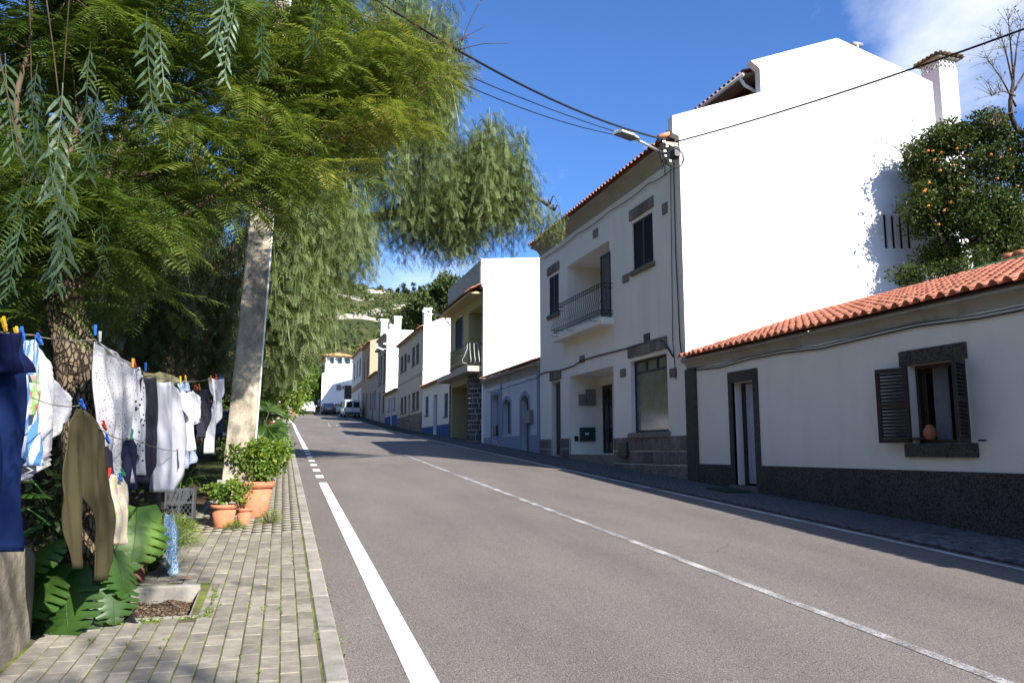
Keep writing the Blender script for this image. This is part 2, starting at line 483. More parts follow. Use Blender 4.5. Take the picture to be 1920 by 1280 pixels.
m_pot = M('terracotta_pot', (0.46, 0.17, 0.09), 0.85, 0.16, 12, 0.002, 80, 0.2, col2=(0.52, 0.32, 0.24), c2=(0.6, 0.8))
m_bark = barkmat('rough_bark', (0.045, 0.03, 0.02), (0.24, 0.18, 0.12), (22, 22, 9), 0.02)
m_bark2 = barkmat('pepper_bark', (0.035, 0.026, 0.02), (0.15, 0.11, 0.08), (6, 6, 2))
m_twig = M('twig', (0.095, 0.064, 0.040), 0.9, 0.3, 10)
m_leaf_fern = leafmat('feathery_leaf', [(0.065, 0.11, 0.024), (0.13, 0.18, 0.038), (0.22, 0.255, 0.056), (0.36, 0.32, 0.06)], 0.42)
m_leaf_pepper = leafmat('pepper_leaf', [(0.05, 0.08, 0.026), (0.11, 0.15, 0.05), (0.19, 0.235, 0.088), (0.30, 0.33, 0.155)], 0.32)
m_leaf_pepper_shaded = leafmat('pepper_leaf_shaded', [(0.035, 0.065, 0.022), (0.065, 0.10, 0.04), (0.10, 0.13, 0.06), (0.16, 0.155, 0.08)], 0.28)  # darker copy of the pepper leaf, with shade put into its colour
m_leaf_near = leafmat('grey_green_leaf', [(0.06, 0.10, 0.05), (0.10, 0.155, 0.08), (0.15, 0.21, 0.12)], 0.3, 0.45, 0.35)
m_leaf_gloss = leafmat('glossy_leaf', [(0.035, 0.085, 0.012), (0.065, 0.135, 0.018), (0.12, 0.20, 0.03)], 0.3, 0.28, 0.5)
m_leaf_orange = leafmat('citrus_leaf', [(0.014, 0.032, 0.007), (0.032, 0.058, 0.010), (0.075, 0.10, 0.018), (0.14, 0.155, 0.03)], 0.25, 0.55, 0.25)
m_leaf_shrub = leafmat('shrub_leaf', [(0.04, 0.09, 0.012), (0.09, 0.16, 0.02), (0.17, 0.25, 0.03), (0.28, 0.32, 0.05)], 0.35, 0.4, 0.4)
m_leaf_scrub = leafmat('scrub_leaf', [(0.035, 0.055, 0.022), (0.06, 0.085, 0.03), (0.095, 0.125, 0.04), (0.17, 0.18, 0.05)], 0.15, 0.8, 0.1)
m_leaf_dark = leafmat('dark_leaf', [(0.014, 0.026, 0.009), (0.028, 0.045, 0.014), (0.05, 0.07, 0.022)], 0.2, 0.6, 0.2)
m_orange = M('orange_fruit', (0.55, 0.17, 0.015), 0.5, 0.1, 20, spec=0.4)
m_rope = M('clothes_line', (0.22, 0.20, 0.14), 0.9, 0.2, 40)
m_curtain = M('pale_curtain', (0.20, 0.21, 0.24), 0.9, 0.1, 6)

# ================================================================== THE SETTING
SLOPE = math.atan(0.055)
def hillnoise(x, y):
    return (math.sin(x*0.031+1.3)*math.cos(y*0.027)*5 + math.sin(x*0.083+y*0.06)*2.2 + math.sin(x*0.19-y*0.23+2)*0.9)
def gz(x, y):
    z = zr(y)-0.22
    fade = max(0.0, min(1.0, (150-y)/50.0))
    if x < -1.9: z += min(1.0, (-1.9-x)*0.35)*0.5 + min(26, max(0, -7.5-x)*0.62)*(fade if y > 100 else 1)
    if x > 19: z += (5.5*min(1, (x-19)/6.0) + max(0, x-25)*0.30)*fade
    if y > 118:
        k = y-118
        z += 0.245*k*min(1, k/60.0+0.25) + hillnoise(x, y)*min(1, k/90.0)
        if y > 520: z -= 0.32*(y-520)
    return z
xs = sorted(set([-700,-450,-300,-200,-140,-100,-70,-50,-35,-25,-18,-13,-10,-8,-6,-5,-4,-3,-2.4,-1.9,-1.6,0,4,7,9.2,12,16,19,20.5,22,25,28,32]+list(range(36,140,6))+[150,170,200,250,320,400,550,700]))
ys = sorted(set([-200,-120,-60,-30,-15,-6,0]+list(range(4,118,4))+list(range(118,530,8))+[560,620,720,900]))
mb = MB()
V = [(x, y, gz(x, y)) for y in ys for x in xs]
nx = len(xs)
mb.add(V, [(j*nx+i, j*nx+i+1, (j+1)*nx+i+1, (j+1)*nx+i) for j in range(len(ys)-1) for i in range(nx-1)])
m_hill, t, b = newmat('hillside')
P = pos(t)
c = ramp(t, noise(t, 0.045, 8, 0.65, pos(t, (1, 1, 2.5))).outputs['Fac'], [(0.32, (0.030, 0.040, 0.018)), (0.46, (0.050, 0.060, 0.025)), (0.56, (0.095, 0.10, 0.034)), (0.68, (0.10, 0.082, 0.05))]).outputs['Color']
c = mixc(t, 0.6, c, ramp(t, noise(t, 1.4, 6, 0.7, P).outputs['Fac'], [(0.3, 0.55), (0.7, 1.35)]).outputs['Color'], 'MULTIPLY')
t.links.new(c, b.inputs['Base Color']); b.inputs['Roughness'].default_value = 1.0; b.inputs['Specular IOR Level'].default_value = 0.05
bump(t, b, noise(t, 3.0, 4, 0.6, P).outputs['Fac'], 0.15)
tag(mb.build('ground', m_hill, smooth=True), kind='structure')

# road sheet, from the left kerb to the house fronts
def strip(name, x0f, x1f, y0, y1, off, mat, dy=1.0, nseg=1):
    mb = MB(); n = max(2, int((y1-y0)/dy)+1)
    Y = [y0+(y1-y0)*i/(n-1) for i in range(n)]
    V = []
    for y in Y:
        a, c_ = x0f(y), x1f(y)
        for k in range(nseg+1): V.append((a+(c_-a)*k/nseg, y, zr(y)+off))
    w = nseg+1
    mb.add(V, [(i*w+k, i*w+k+1, (i+1)*w+k+1, (i+1)*w+k) for i in range(n-1) for k in range(nseg)])
    return mb.build(name, mat)
tag(strip('road', lambda y: max(xk(y), -30) if y > 0 else xk(0), lambda y: XF+0.3, -60, 118, 0.0, m_asphalt, 2.0, 4), kind='structure')

# painted lines (sheets 4 mm up)
def xl_line(y):                      # left edge line, centre
    return 0.855 + 0.0112*min(y, 62) - (0.0012*(y-62)**2 if y > 62 else 0)
rm = empty('road_markings', (0, 0, 0), kind='structure')
def mark(x, w, y0, y1, mat, dy=1.0):
    f = x if callable(x) else (lambda y: x)
    o = strip('painted_line', lambda y: f(y)-w/2, lambda y: f(y)+w/2, y0, y1, 0.004, mat, dy); setpar(o, rm); return o
mark(xl_line, 0.165, -6, 17.1, m_paint, 0.5)
for y0 in (18.2, 20.0, 21.8, 23.5, 25.2, 26.9, 28.6): mark(xl_line, 0.17, y0, y0+0.75, m_paint, 0.4)
mark(xl_line, 0.17, 30.2, 92, m_paint, 1.0)
mark(4.30, 0.105, -6, 26.5, m_paint_worn, 0.5)
for y0 in (45, 52): mark(4.45, 0.10, y0, y0+3.0, m_paint_worn, 1.0)
for k, (xx, y0) in enumerate(((4.2, 62), (4.8, 62.2), (5.3, 62.4), (4.4, 66))): mark(xx, 0.13, y0, y0+1.6, m_paint_mid)
mark(7.62, 0.085, -6, 88, m_paint_mid, 1.0)
# stop line far up by the parked cars
o = strip('painted_line', lambda y: 1.9, lambda y: 4.2, 84, 84.6, 0.004, m_paint_mid); setpar(o, rm)

# right-hand pavement: rough dark setts laid almost flush with the road
rp = strip('cobbled_pavement', lambda y: 7.78, lambda y: XF+0.25, -8, 100, 0.012, m_cobble_bed, 1.0, 2)
tag(rp, kind='structure')
def sett(seed):
    r = random.Random(seed); a = 0.052; mb = MB()
    V = []
    base = [(-a, -a), (a, -a), (a, a), (-a, a)]
    j = [(x*r.uniform(.82, 1), y*r.uniform(.82, 1)) for x, y in base]
    for (x, y) in j: V.append((x*1.03, y*1.03, -0.03))
    for (x, y) in j: V.append((x, y, 0.008+r.uniform(-.003, .003)))
    for (x, y) in j: V.append((x*.72, y*.72, 0.017+r.uniform(-.004, .004)))
    Fs = [(8, 9, 10, 11)]
    for k in range(4):
        q = (k+1) % 4
        Fs += [(k, q, 4+q, 4+k), (4+k, 4+q, 8+q, 8+k)]
    mb.add(V, Fs); return mb
setts = []
for mi in range(5):
    o = sett(mi).build('sett', m_cobble); me = o.data; bpy.data.objects.remove(o); setts.append(me)
cells = []
y = 5.2; row = 0
while y < 46:
    x = 7.84 + (0.055 if row % 2 else 0)
    while x < XF-0.04:
        cells.append((x+random.uniform(-.012, .012), y+random.uniform(-.012, .012)))
        x += 0.113
    y += 0.113; row += 1
vis = [c_ for c_ in cells if c_[1] > 6.4]
cells.sort(key=lambda c_: c_[1]+(20 if c_[1] < 6.2 else 0))
near_setts, far_setts = cells[:300], cells[300:]
for x, y in near_setts:
    inst('sett', random.choice(setts), (x, y, zr(y)+0.015), (SLOPE+random.uniform(-.05, .05), random.uniform(-.05, .05), random.choice((0, PI/2, PI))+random.uniform(-.15, .15)), parent=rp)
def soup(meshes, items):
    """join many transformed copies (mesh index, matrix) into arrays of triangles"""
    arr = []
    for me in meshes:
        me.calc_loop_triangles()
        v = np.empty(len(me.vertices)*3, np.float32); me.vertices.foreach_get('co', v)
        tr = np.empty(len(me.loop_triangles)*3, np.int32); me.loop_triangles.foreach_get('vertices', tr)
        arr.append((v.reshape(-1, 3), tr.reshape(-1, 3)))
    VV, TT, n = [], [], 0
    for k, mat in items:
        v, tr = arr[k]; A = np.array(mat)
        VV.append(v @ A[:3, :3].T + A[:3, 3]); TT.append(tr+n); n += len(v)
    return np.concatenate(VV), np.concatenate(TT)
items = []
for x, y in far_setts:
    items.append((random.randrange(5), Matrix.Translation((x, y, zr(y)+0.015)) @ Matrix.Rotation(random.uniform(-.15, .15)+random.choice((0, PI/2)), 4, 'Z') @ Matrix.Rotation(SLOPE+random.uniform(-.05, .05), 4, 'X')))
V, T = soup(setts, items)
np_mesh('far_setts', V, T, m_cobble, rp, kind='stuff')

# left pavement: mossy bed, then concrete pavers laid in files along the kerb
def xl_pave(y):
    if y < 6.05: return -1.40
    if y < 7.02: return -0.50
    if y < 13: return -1.02
    return max(-0.45, xk(y)-0.95)
KW = 0.13
sw = MB()
yy = sorted(set([-4+0.5*i for i in range(190)]+[6.05, 6.051, 7.02, 7.021, 13.0, 13.001]))
yy = [q for q in yy if q < 84]
V = []
for y in yy:
    V += [(xl_pave(y-0.0005 if abs(y-6.05) < 1e-6 or abs(y-7.02) < 1e-6 else y), y, zr(y)+0.1235), (xk(y)-KW-0.002, y, zr(y)+0.1235)]
sw.add(V, [(2*i, 2*i+1, 2*i+3, 2*i+2) for i in range(len(yy)-1)])
pave = tag(sw.build('pavement', m_moss), kind='structure')
pm = MB().chbox(-0.0515, 0.0515, -0.1015, 0.1015, -0.02, 0.018, 0.004)
o = pm.build('paver', m_paver); paver_me = o.data; bpy.data.objects.remove(o)
far_me = MB().box(-0.051, 0.051, -0.1015, 0.1015, -0.01, 0.017)
o = far_me.build('paver', m_paver); paver_far = o.data; bpy.data.objects.remove(o)
pv = []
ANG = math.atan(0.0112)
for i in range(16):
    y = 3.0 + (0.105 if i % 2 else 0.0)+random.uniform(-.02, .02)
    while y < 74:
        x = xk(y)-KW-0.012-(i+0.5)*0.1115
        if x-0.05 > xl_pave(y)+0.02 and not (5.98 < y < 7.1 and x < -0.40):
            pv.append((x, y))
        y += 0.2085
def inview(x, y):
    d = np.array([x, y, zr(y)+.12])-_C
    zc = d @ _F
    if zc < .1: return False
    return abs(FPX*(d @ _R)/zc) < 1000 and abs(FPX*(d @ _U)/zc) < 680
pv.sort(key=lambda q: (0 if inview(*q) else 1, q[1]))
for x, y in pv[:300]:
    inst('paver', paver_me, (x, y, zr(y)+0.112+random.uniform(-.003, .003)), (SLOPE+random.uniform(-.012, .012), random.uniform(-.015, .015), -ANG+random.uniform(-.01, .01)), parent=pave)
V, T = soup([paver_far], [(0, Matrix.Translation((x, y, zr(y)+0.112+random.uniform(-.003, .003))) @ Matrix.Rotation(SLOPE, 4, 'X')) for x, y in pv[300:]])
np_mesh('far_pavers', V, T, m_paver, pave, kind='stuff')

kerb = empty('kerb', (xk(5), 5, zr(5)), kind='structure')
ks = MB().chbox(-0.065, 0.065, -0.493, 0.493, -0.2, 0.125, 0.012)
o = ks.build('kerb_stone', m_kerb); kme = o.data; bpy.data.objects.remove(o)
y = -2.0
while y < 84:
    dx = xk(y+.5)-xk(y-.5)
    inst('kerb_stone', kme, (xk(y)-0.065, y, zr(y)+random.uniform(-.004, .004)), (math.atan((zr(y+.5)-zr(y-.5))), 0, -math.atan(dx)), parent=kerb)
    y += 1.0

# tree pit: concrete edging round a patch of soil
pit = tag(MB().build('tree_pit_edging', m_kerb), 'concrete edging framing the square of bare soil in the pavement', 'edging')
bpy.data.objects.remove(pit)
pit = empty('tree_pit', (-0.95, 6.5, zr(6.5)), 'square tree pit with concrete edging and bare brown soil in the pavement', 'tree pit')
z0 = zr(6.5)
MB().chbox(-1.45, -0.40, 6.02, 6.12, z0-0.15, zr(6.07)+0.125, 0.01).build('edging', m_kerb, pit)
e = MB().obox((-0.455, 6.57, z0+0.04), (0.055, 0, 0), (0, 0.447, 0.0246), (0, 0, 0.085)); e.build('edging', m_kerb, pit)
MB().chbox(-1.02, -0.51, 6.94, 7.03, z0-0.15, zr(7)+0.15, 0.01).build('edging', m_kerb, pit)
mb = MB(); n = 14
V = [(-1.5+1.0*i/n, 6.10+0.86*j/n, zr(6.1+0.86*j/n)+0.035+0.02*math.sin(i*1.7+j)*math.cos(j*1.3)+random.uniform(-.008, .008)) for j in range(n+1) for i in range(n+1)]
mb.add(V, [(j*(n+1)+i, j*(n+1)+i+1, (j+1)*(n+1)+i+1, (j+1)*(n+1)+i) for j in range(n) for i in range(n)])
mb.build('soil', m_soil, pit, True)
# wood chips and gravel bits on the soil
mb = MB()
for k in range(260):
    x, y = random.uniform(-0.98, -0.53), random.uniform(6.15, 6.9)
    s = random.uniform(.003, .009); a = random.uniform(0, PI)
    mb.obox((x, y, zr(y)+0.055), (s*math.cos(a), s*math.sin(a), 0), (-s*.6*math.sin(a), s*.6*math.cos(a), 0), (0, 0, s*.4))
tag(mb.build('bark_chips', M('bark_chip', (0.22, 0.16, 0.11), 0.9, 0.4, 30), pit), kind='stuff')

# planting bed behind the pavement, its soil
mb = MB(); nxb, nyb = 10, 20
V = [(-6.5+5.55*i/nxb, 7.0+10*j/nyb, zr(7+10*j/nyb)+0.06+0.05*math.sin(i*2.1+j*1.1)+0.02*(nxb-i)) for j in range(nyb+1) for i in range(nxb+1)]
mb.add(V, [(j*(nxb+1)+i, j*(nxb+1)+i+1, (j+1)*(nxb+1)+i+1, (j+1)*(nxb+1)+i) for j in range(nyb) for i in range(nxb)])
tag(mb.build('planting_bed', m_soil, smooth=True), kind='structure')

# low rendered wall at the left, rounded top and rounded end
wx, wy0, wy1, wt = -1.40, 1.2, 5.98, 1.10
mb = MB(); ring = []
prof = []
for k in range(9):
    a = PI*k/8
    prof.append((-0.21+0.21*math.cos(a)*1.0, wt-0.13+0.13*math.sin(a)))
prof = [(0.03, -0.3)]+prof+[(-0.45, -0.3)]
stations = [wy0+0.3*i for i in range(14)]+[5.3, 5.45, 5.6, 5.72, 5.82, 5.9, 5.95, 5.98]
V = []
for s_, y in enumerate(stations):
    drop = 0.0 if y < 5.3 else 0.20*(1-math.sqrt(max(0, 1-((y-5.3)/0.68)**2)))
    shrink = 0.0 if y < 5.6 else 0.10*(1-math.sqrt(max(0, 1-((y-5.6)/0.38)**2)))
    for (dx, z) in prof:
        bump_ = 0.012*math.sin(y*3.1+z*4)+0.008*math.sin(y*7.7+z*9)
        V.append((wx+dx-shrink*(1 if dx > -0.1 else -0.3)+bump_, y, (z if z < 0 else z-drop*(1 if z > .5 else 0))+0.0))
np_ = len(prof)
Fs = [(i*np_+k, i*np_+k+1, (i+1)*np_+k+1, (i+1)*np_+k) for i in range(len(stations)-1) for k in range(np_-1)]
Fs.append(tuple((len(stations)-1)*np_+k for k in range(np_)))
mb.add(V, Fs)
tag(mb.build('garden_wall', m_wallmoss, smooth=True), 'low mossy rendered wall with rounded top beside the tree pit', 'wall')

# ================================================================== HOUSES ON THE RIGHT
def ff(X=XF): return lambda u, v, d: (X+d, u, v)
def rc(r): return [(r[0], r[2]), (r[1], r[2]), (r[1], r[3]), (r[0], r[3])]
def arch(r, rise, n=8):
    y0, y1, z0, z1 = r
    return [(y0, z0), (y1, z0)]+[(y1-(y1-y0)*k/n, z1-rise+rise*math.sin(PI*k/n)) for k in range(n+1)]
def bar_frame(mb, y0, y1, z0, z1, x, w=0.05, d=0.05, mids=(), trans=()):
    mb.box(x, x+d, y0, y0+w, z0, z1); mb.box(x, x+d, y1-w, y1, z0, z1)
    mb.box(x, x+d, y0+w, y1-w, z0, z0+w); mb.box(x, x+d, y0+w, y1-w, z1-w, z1)
    for m in mids: mb.box(x+.003, x+d-.003, m-w/2, m+w/2, z0+w, z1-w)
    for q in trans: mb.box(x+.006, x+d-.006, y0+w, y1-w, q-w/2, q+w/2)
    return mb
def window(parent, r, x, mat=None, w=0.05, mids=(), trans=(), glass=None):
    y0, y1, z0, z1 = r
    f = bar_frame(MB(), y0, y1, z0, z1, x, w, 0.05, mids, trans).build('window', mat or m_darkwood, parent)
    MB().box(x+0.02, x+0.03, y0+w*.5, y1-w*.5, z0+w*.5, z1-w*.5).build('pane', glass or m_glass, f)
    return f
def louvres(mb, y0, y1, z0, z1, x, n, w=0.045, d=0.04):
    bar_frame(mb, y0, y1, z0, z1, x, w, d)
    h = (z1-z0-2*w)/n
    for k in range(n):
        zc = z0+w+(k+.5)*h
        mb.add([(x+.004, y0+w, zc-h*.48), (x+.004, y1-w, zc-h*.48), (x+d-.006, y1-w, zc+h*.42), (x+d-.006, y0+w, zc+h*.42),
                (x+.010, y0+w, zc-h*.60), (x+.010, y1-w, zc-h*.60), (x+d, y1-w, zc+h*.30), (x+d, y0+w, zc+h*.30)],
               [(0,1,2,3), (4,7,6,5), (0,4,5,1), (3,2,6,7)])
    return mb
def shutter_pair(parent, r, x, n=22, mat=None):
    y0, y1, z0, z1 = r; m = (y0+y1)/2
    for a, c_ in ((y0, m-.004), (m+.004, y1)):
        louvres(MB(), a, c_, z0, z1, x, n).build('shutter', mat or m_shutter, parent)
    MB().box(x+.06, x+.07, y0, y1, z0, z1).build('window_back', m_black, parent)
def blocks(parent, y0, y1, z0, z1, x, n, mat, depth=0.04, vert=True, gap=0.008, name='lintel_stone'):
    for k in range(n):
        a, c_ = y0+(y1-y0)*k/n, y0+(y1-y0)*(k+1)/n
        MB().chbox(x-depth+random.uniform(-.006, .006), x+.05, a+gap/2, c_-gap/2, z0+random.uniform(-.008, .008), z1+random.uniform(-.008, .008), 0.006).build(name, mat, parent)
def tiles_sheet(y0, y1, x0, z0, x1, z1, pitch=0.215, rowlen=0.37, arch_h=0.06):
    """ridged tile covering as one mesh, each course lipped over the one below"""
    mb = MB()
    Ls = math.hypot(x1-x0, z1-z0); nr = max(1, int(round(Ls/rowlen))); ncol = max(1, int(round((y1-y0)/pitch)))
    p = (y1-y0)/ncol
    U = [0, .12, .25, .36, .48, .60, .72]
    prof = [(u, arch_h*math.sin(PI*u/.72)) for u in U]+[(.86, -.012)]
    cols = [(y0+p*(i+u), h) for i in range(ncol) for u, h in prof]+[(y1, 0.0)]
    nxx, nz = -(z1-z0)/Ls, (x1-x0)/Ls
    for j in range(nr):
        a, c_ = j/nr, (j+1)/nr+0.02
        V = []
        for (tt, lift) in ((a, 0.030), (c_, 0.006)):
            for y, h in cols:
                hh = h+lift
                V.append((x0+(x1-x0)*tt+nxx*hh, y, z0+(z1-z0)*tt+nz*hh))
        for y, h in cols:
            hh = h+0.014
            V.append((x0+(x1-x0)*a+nxx*hh, y, z0+(z1-z0)*a+nz*hh))
        n = len(cols)
        mb.add(V, [(i, i+1, n+i+1, n+i) for i in range(n-1)]+[(2*n+i, 2*n+i+1, i+1, i) for i in range(n-1)])
    mb.add([(x0, y0, z0-.03), (x0, y1, z0-.03), (x1, y1, z1-.03), (x1, y0, z1-.03)], [(0, 1, 2, 3)])
    return mb
def cornice(mb, y0, y1, zt, xw, out, h, steps=5):
    """cove moulding under an eave, swept along the street"""
    pr = [(0.0, zt-h)]
    for k in range(steps+1):
        a = PI/2*k/steps
        pr.append((-out*(1-math.cos(a)), zt-h+h*0.8*math.sin(a)))
    pr += [(-out, zt), (0.02, zt)]
    n = len(pr)
    V = [(xw+dx, y0, z) for dx, z in pr]+[(xw+dx, y1, z) for dx, z in pr]
    mb.add(V, [(i, (i+1) % n, n+(i+1) % n, n+i) for i in range(n)]+[tuple(range(n)), tuple(range(2*n-1, n-1, -1))])
    return mb
def shell(mb, y0, y1, z0, X0, X1, side, mi=0):
    """side, back walls: side is the (x, z) outline of both ends above z0"""
    for y in (y0, y1):
        mb.add([(x, y, z) for x, z in side], [tuple(range(len(side)))], mi)
    mb.quad((X1, y0, z0), (X1, y1, z0), (X1, y1, side[-2][1]), (X1, y0, side[-2][1]), mi)
    return mb
def cable(name, pts, r, label, cat='cable', sag=0.0, n=6, mat=None, parent=None, res=14):
    P_ = []
    for a, c_ in zip(pts[:-1], pts[1:]):
        a, c_ = Vector(a), Vector(c_)
        for k in range(res):
            u = k/res
            q = a.lerp(c_, u); q.z -= sag*4*u*(1-u); P_.append(q)
    P_.append(Vector(pts[-1]))
    o = MB().tube(P_, r, n).build(name, mat or m_wire, parent, True)
    if label: tag(o, label, cat)
    return o

# ---------------------------------------------------------------- near low white house
ZE = 3.73
H1 = empty('cottage', (XF, 10, zr(10)), 'low white cottage with red tiled roof and dark plinth nearest the camera', 'house')
dr = rect(1373, 718, 1421, 911); dr = (dr[0], dr[1], zr(14)+0.13, dr[3])
wr = rect(1705, 686, 1822, 830)
yA, yB = -3.0, 16.38
outer = [(yA, -0.6), (yB, -0.6), (yB, ZE-.02), (yA, ZE-.02)]
mb = MB().polywall(outer, [(rc(dr), 0.32), (rc(wr), 0.30)], ff(), 0.3)
mb.add([(XF, yA, -.6), (13, yA, -.6), (13, yA, 4.9), (XF, yA, ZE-.02)], [(0,1,2,3)])
mb.quad((13.0, yA, -.6), (13.0, yB, -.6), (13.0, yB, 4.9), (13.0, yA, 4.9))
mb.build('wall', m_white, H1)
# plinth in dark pebbledash, a corner strip of the same
zp = onX(1440, 873)[2]
pb = MB(); ds = 0.16
for a, c_ in ((yA, dr[0]-ds), (dr[1]+ds*.85, 15.92)):
    pb.box(XF-0.035, XF+0.05, a, c_, -0.5, zp)
pb.build('plinth', m_pebble, H1)
MB().box(XF-0.05, XF+0.05, 15.925, 16.39, -0.5, ZE-0.24).build('corner_strip', m_pebble, H1)
# door surround and door
MB().box(XF-.03, XF+.05, dr[0]-ds, dr[0], 0.3, dr[3]).build('door_surround', m_pebble, H1)
MB().box(XF-.03, XF+.05, dr[1], dr[1]+ds*.85, 0.3, dr[3]).build('door_surround', m_pebble, H1)
MB().box(XF-.033, XF+.05, dr[0]-ds, dr[1]+ds*.85, dr[3]+.002, dr[3]+.23).build('door_surround', m_pebble, H1)
dx = XF+0.24
door = MB().box(dx, dx+.05, dr[0]+.03, dr[1]-.12, dr[2]+.03, dr[3]-.03)
for a in range(2):
    z0_ = dr[2]+.12+a*1.0
    bar_frame(door, dr[0]+.12, dr[1]-.20, z0_, z0_+.85, dx-.012, .03, .012)
dob = door.build('door', m_bluedoor, H1)
MB().obox((dx-.04, dr[0]+.10, dr[2]+1.0), (.03, 0, 0), (0, .012, 0), (0, 0, .05)).build('handle', m_metal, dob)
MB().box(dx-.03, dx+.02, dr[1]-.115, dr[1]-.005, dr[2], dr[3]-.01).box(dx-.01, dx+.04, dr[0]+.002, dr[0]+.028, dr[2], dr[3]-.01).build('door_frame', m_darkwood, H1)
MB().chbox(XF-.16, XF+.33, dr[0]-.05, dr[1]+.05, 0.2, dr[2], .012).build('doorstep', m_stone, H1)
# window: lintel, sill, jamb frame, open louvred shutters
lr = rect(1687, 659, 1817, 664)
MB().chbox(XF-.035, XF+.05, 8.56, 9.80, wr[3]+.002, wr[3]+.235, .008).build('lintel', m_pebble, H1)
MB().chbox(XF-.06, XF+.20, 8.50, 9.78, wr[2]-.20, wr[2]-.002, .008).build('window_sill', m_pebble, H1)
fr = bar_frame(MB(), wr[0], wr[1], wr[2], wr[3], XF+.10, .055, .06).build('window_frame', m_darkwood, H1)
# casements swung inwards
for yh, s in ((wr[1]-.06, -1), (wr[0]+.06, 1)):
    mb = MB(); a = math.radians(68)
    ux, uy = math.sin(a), s*math.cos(a)
    wl, zb, zt_ = 0.43, wr[2]+.06, wr[3]-.06
    def bx(u0, u1, z0_, z1_):
        c_ = Vector((XF+.16+ux*(u0+u1)/2, yh+uy*(u0+u1)/2, (z0_+z1_)/2))
        mb.obox(c_, (ux*(u1-u0)/2, uy*(u1-u0)/2, 0), (-uy*.02, ux*.02, 0), (0, 0, (z1_-z0_)/2))
    bx(0, .05, zb, zt_); bx(wl-.05, wl, zb, zt_); bx(.05, wl-.05, zb, zb+.05); bx(.05, wl-.05, zt_-.05, zt_)
    mb.build('casement', m_darkwood, H1)
# pale curtain and the back wall of the room
mb = MB(); n = 26
V = []
for k in range(n+1):
    y = 9.50-0.28*k/n
    V += [(XF+.30+.02*math.sin(k*1.5), y, wr[2]-.05), (XF+.30+.02*math.sin(k*1.5+.4), y, wr[3]+.02)]
mb.add(V, [(2*k, 2*k+1, 2*k+3, 2*k+2) for k in range(n)])
mb.build('curtain', m_curtain, H1, True)
MB().box(XF+1.9, XF+1.95, 6, 12, -.5, 3.6).build('room_wall', m_curtain, H1)
# shutters
def shutter_leaf(yh, zlo, zhi, width, ang, flip):
    """leaf hinged at yh, swung by ang from closed; slats are its sub-parts"""
    a = math.radians(ang)
    d = Vector((-math.sin(a), flip*math.cos(a), 0)); nrm = Vector((d.y, -d.x, 0))
    o_ = Vector((XF-.045, yh, 0))
    mb = MB()
    def bx(u0, u1, z0_, z1_, th=.02):
        mb.obox(o_+d*((u0+u1)/2)+Vector((0, 0, (z0_+z1_)/2)), d*((u1-u0)/2), nrm*th, (0, 0, (z1_-z0_)/2))
    bx(0, .06, zlo, zhi); bx(width-.06, width, zlo, zhi)
    bx(.06, width-.06, zlo, zlo+.07); bx(.06, width-.06, zhi-.07, zhi); bx(.06, width-.06, (zlo+zhi)/2-.03, (zlo+zhi)/2+.03)
    sh = mb.build('shutter', m_shutter, H1)
    for lo, hi in ((zlo+.07, (zlo+zhi)/2-.03), ((zlo+zhi)/2+.03, zhi-.07)):
        n = 9
        for k in range(n):
            zc = lo+(hi-lo)*(k+.5)/n
            MB().obox(o_+d*(width/2)+Vector((0, 0, zc)), d*(width/2-.062), nrm*.014+Vector((0, 0, .017)), Vector((0, 0, .004))-nrm*.003).build('slat', m_shutter, sh)
    return sh
shutter_leaf(wr[1]+.01, wr[2]+.01, wr[3]-.02, 0.50, 160, -1)
shutter_leaf(wr[0]-.01, wr[2]+.01, wr[3]-.02, 0.50, 118, 1)
MB().tube([(XF-.02, 8.36, wr[2]+.03), (XF-.10, 8.36, wr[2]+.03)], .012, 6).box(XF-.11, XF-.09, 8.32, 8.40, wr[2]+.018, wr[2]+.045).build('shutter_catch', m_iron, H1)
# cornice and roof
cornice(MB(), yA, 16.36, ZE-.01, XF, 0.17, 0.22).build('cornice', m_cornice, H1)
RX0, RZ0, RX1, RZ1 = 9.06, ZE+.03, 13.05, 5.06
MB().add([(RX0+.03, yA, RZ0-.035), (RX0+.03, 16.37, RZ0-.035), (RX1, 16.37, RZ1-.035), (RX1, yA, RZ1-.035)], [(0,1,2,3)]).build('roof', m_cornice, H1)
# single tiles: S-shaped, lipped at the lower end
def s_tile():
    mb = MB(); pitch, ln, hgt = 0.215, 0.42, 0.062
    pr = []
    for k in range(8):
        u = k/7; pr.append((-.5*pitch+u*.155, hgt*math.sin(PI*u)))
    pr += [(.045+.055*pitch/.215, -.014), (.5*pitch+.02, -.004)]
    n = len(pr); V = []
    for (s_, lift) in ((0, .034), (ln, .004)):
        for y, h in pr: V.append((s_, y, h+lift))
    for y, h in pr: V.append((0, y, h+.034-.017))
    for y, h in pr: V.append((ln, y, h-.012))
    Fs = [(i, i+1, n+i+1, n+i) for i in range(n-1)]+[(2*n+i, 2*n+i+1, i+1, i) for i in range(n-1)]+[(3*n+i, 3*n+i+1, 2*n+i+1, 2*n+i) for i in range(n-1)]
    mb.add(V, Fs); return mb
o = s_tile().build('roof_tile', m_tile, None, True); tile_me = o.data; bpy.data.objects.remove(o)
pitch_a = math.atan2(RZ1-RZ0, RX1-RX0); Ls = math.hypot(RX1-RX0, RZ1-RZ0)
tl = []
ncol = int((16.30-2.0)/0.215); nrow = 12
for i in range(ncol):
    for j in range(nrow):
        s_ = j*(Ls-.42)/(nrow-1)
        y = 16.26-i*0.215
        tl.append((RX0+s_*math.cos(pitch_a), y, RZ0+s_*math.sin(pitch_a)))
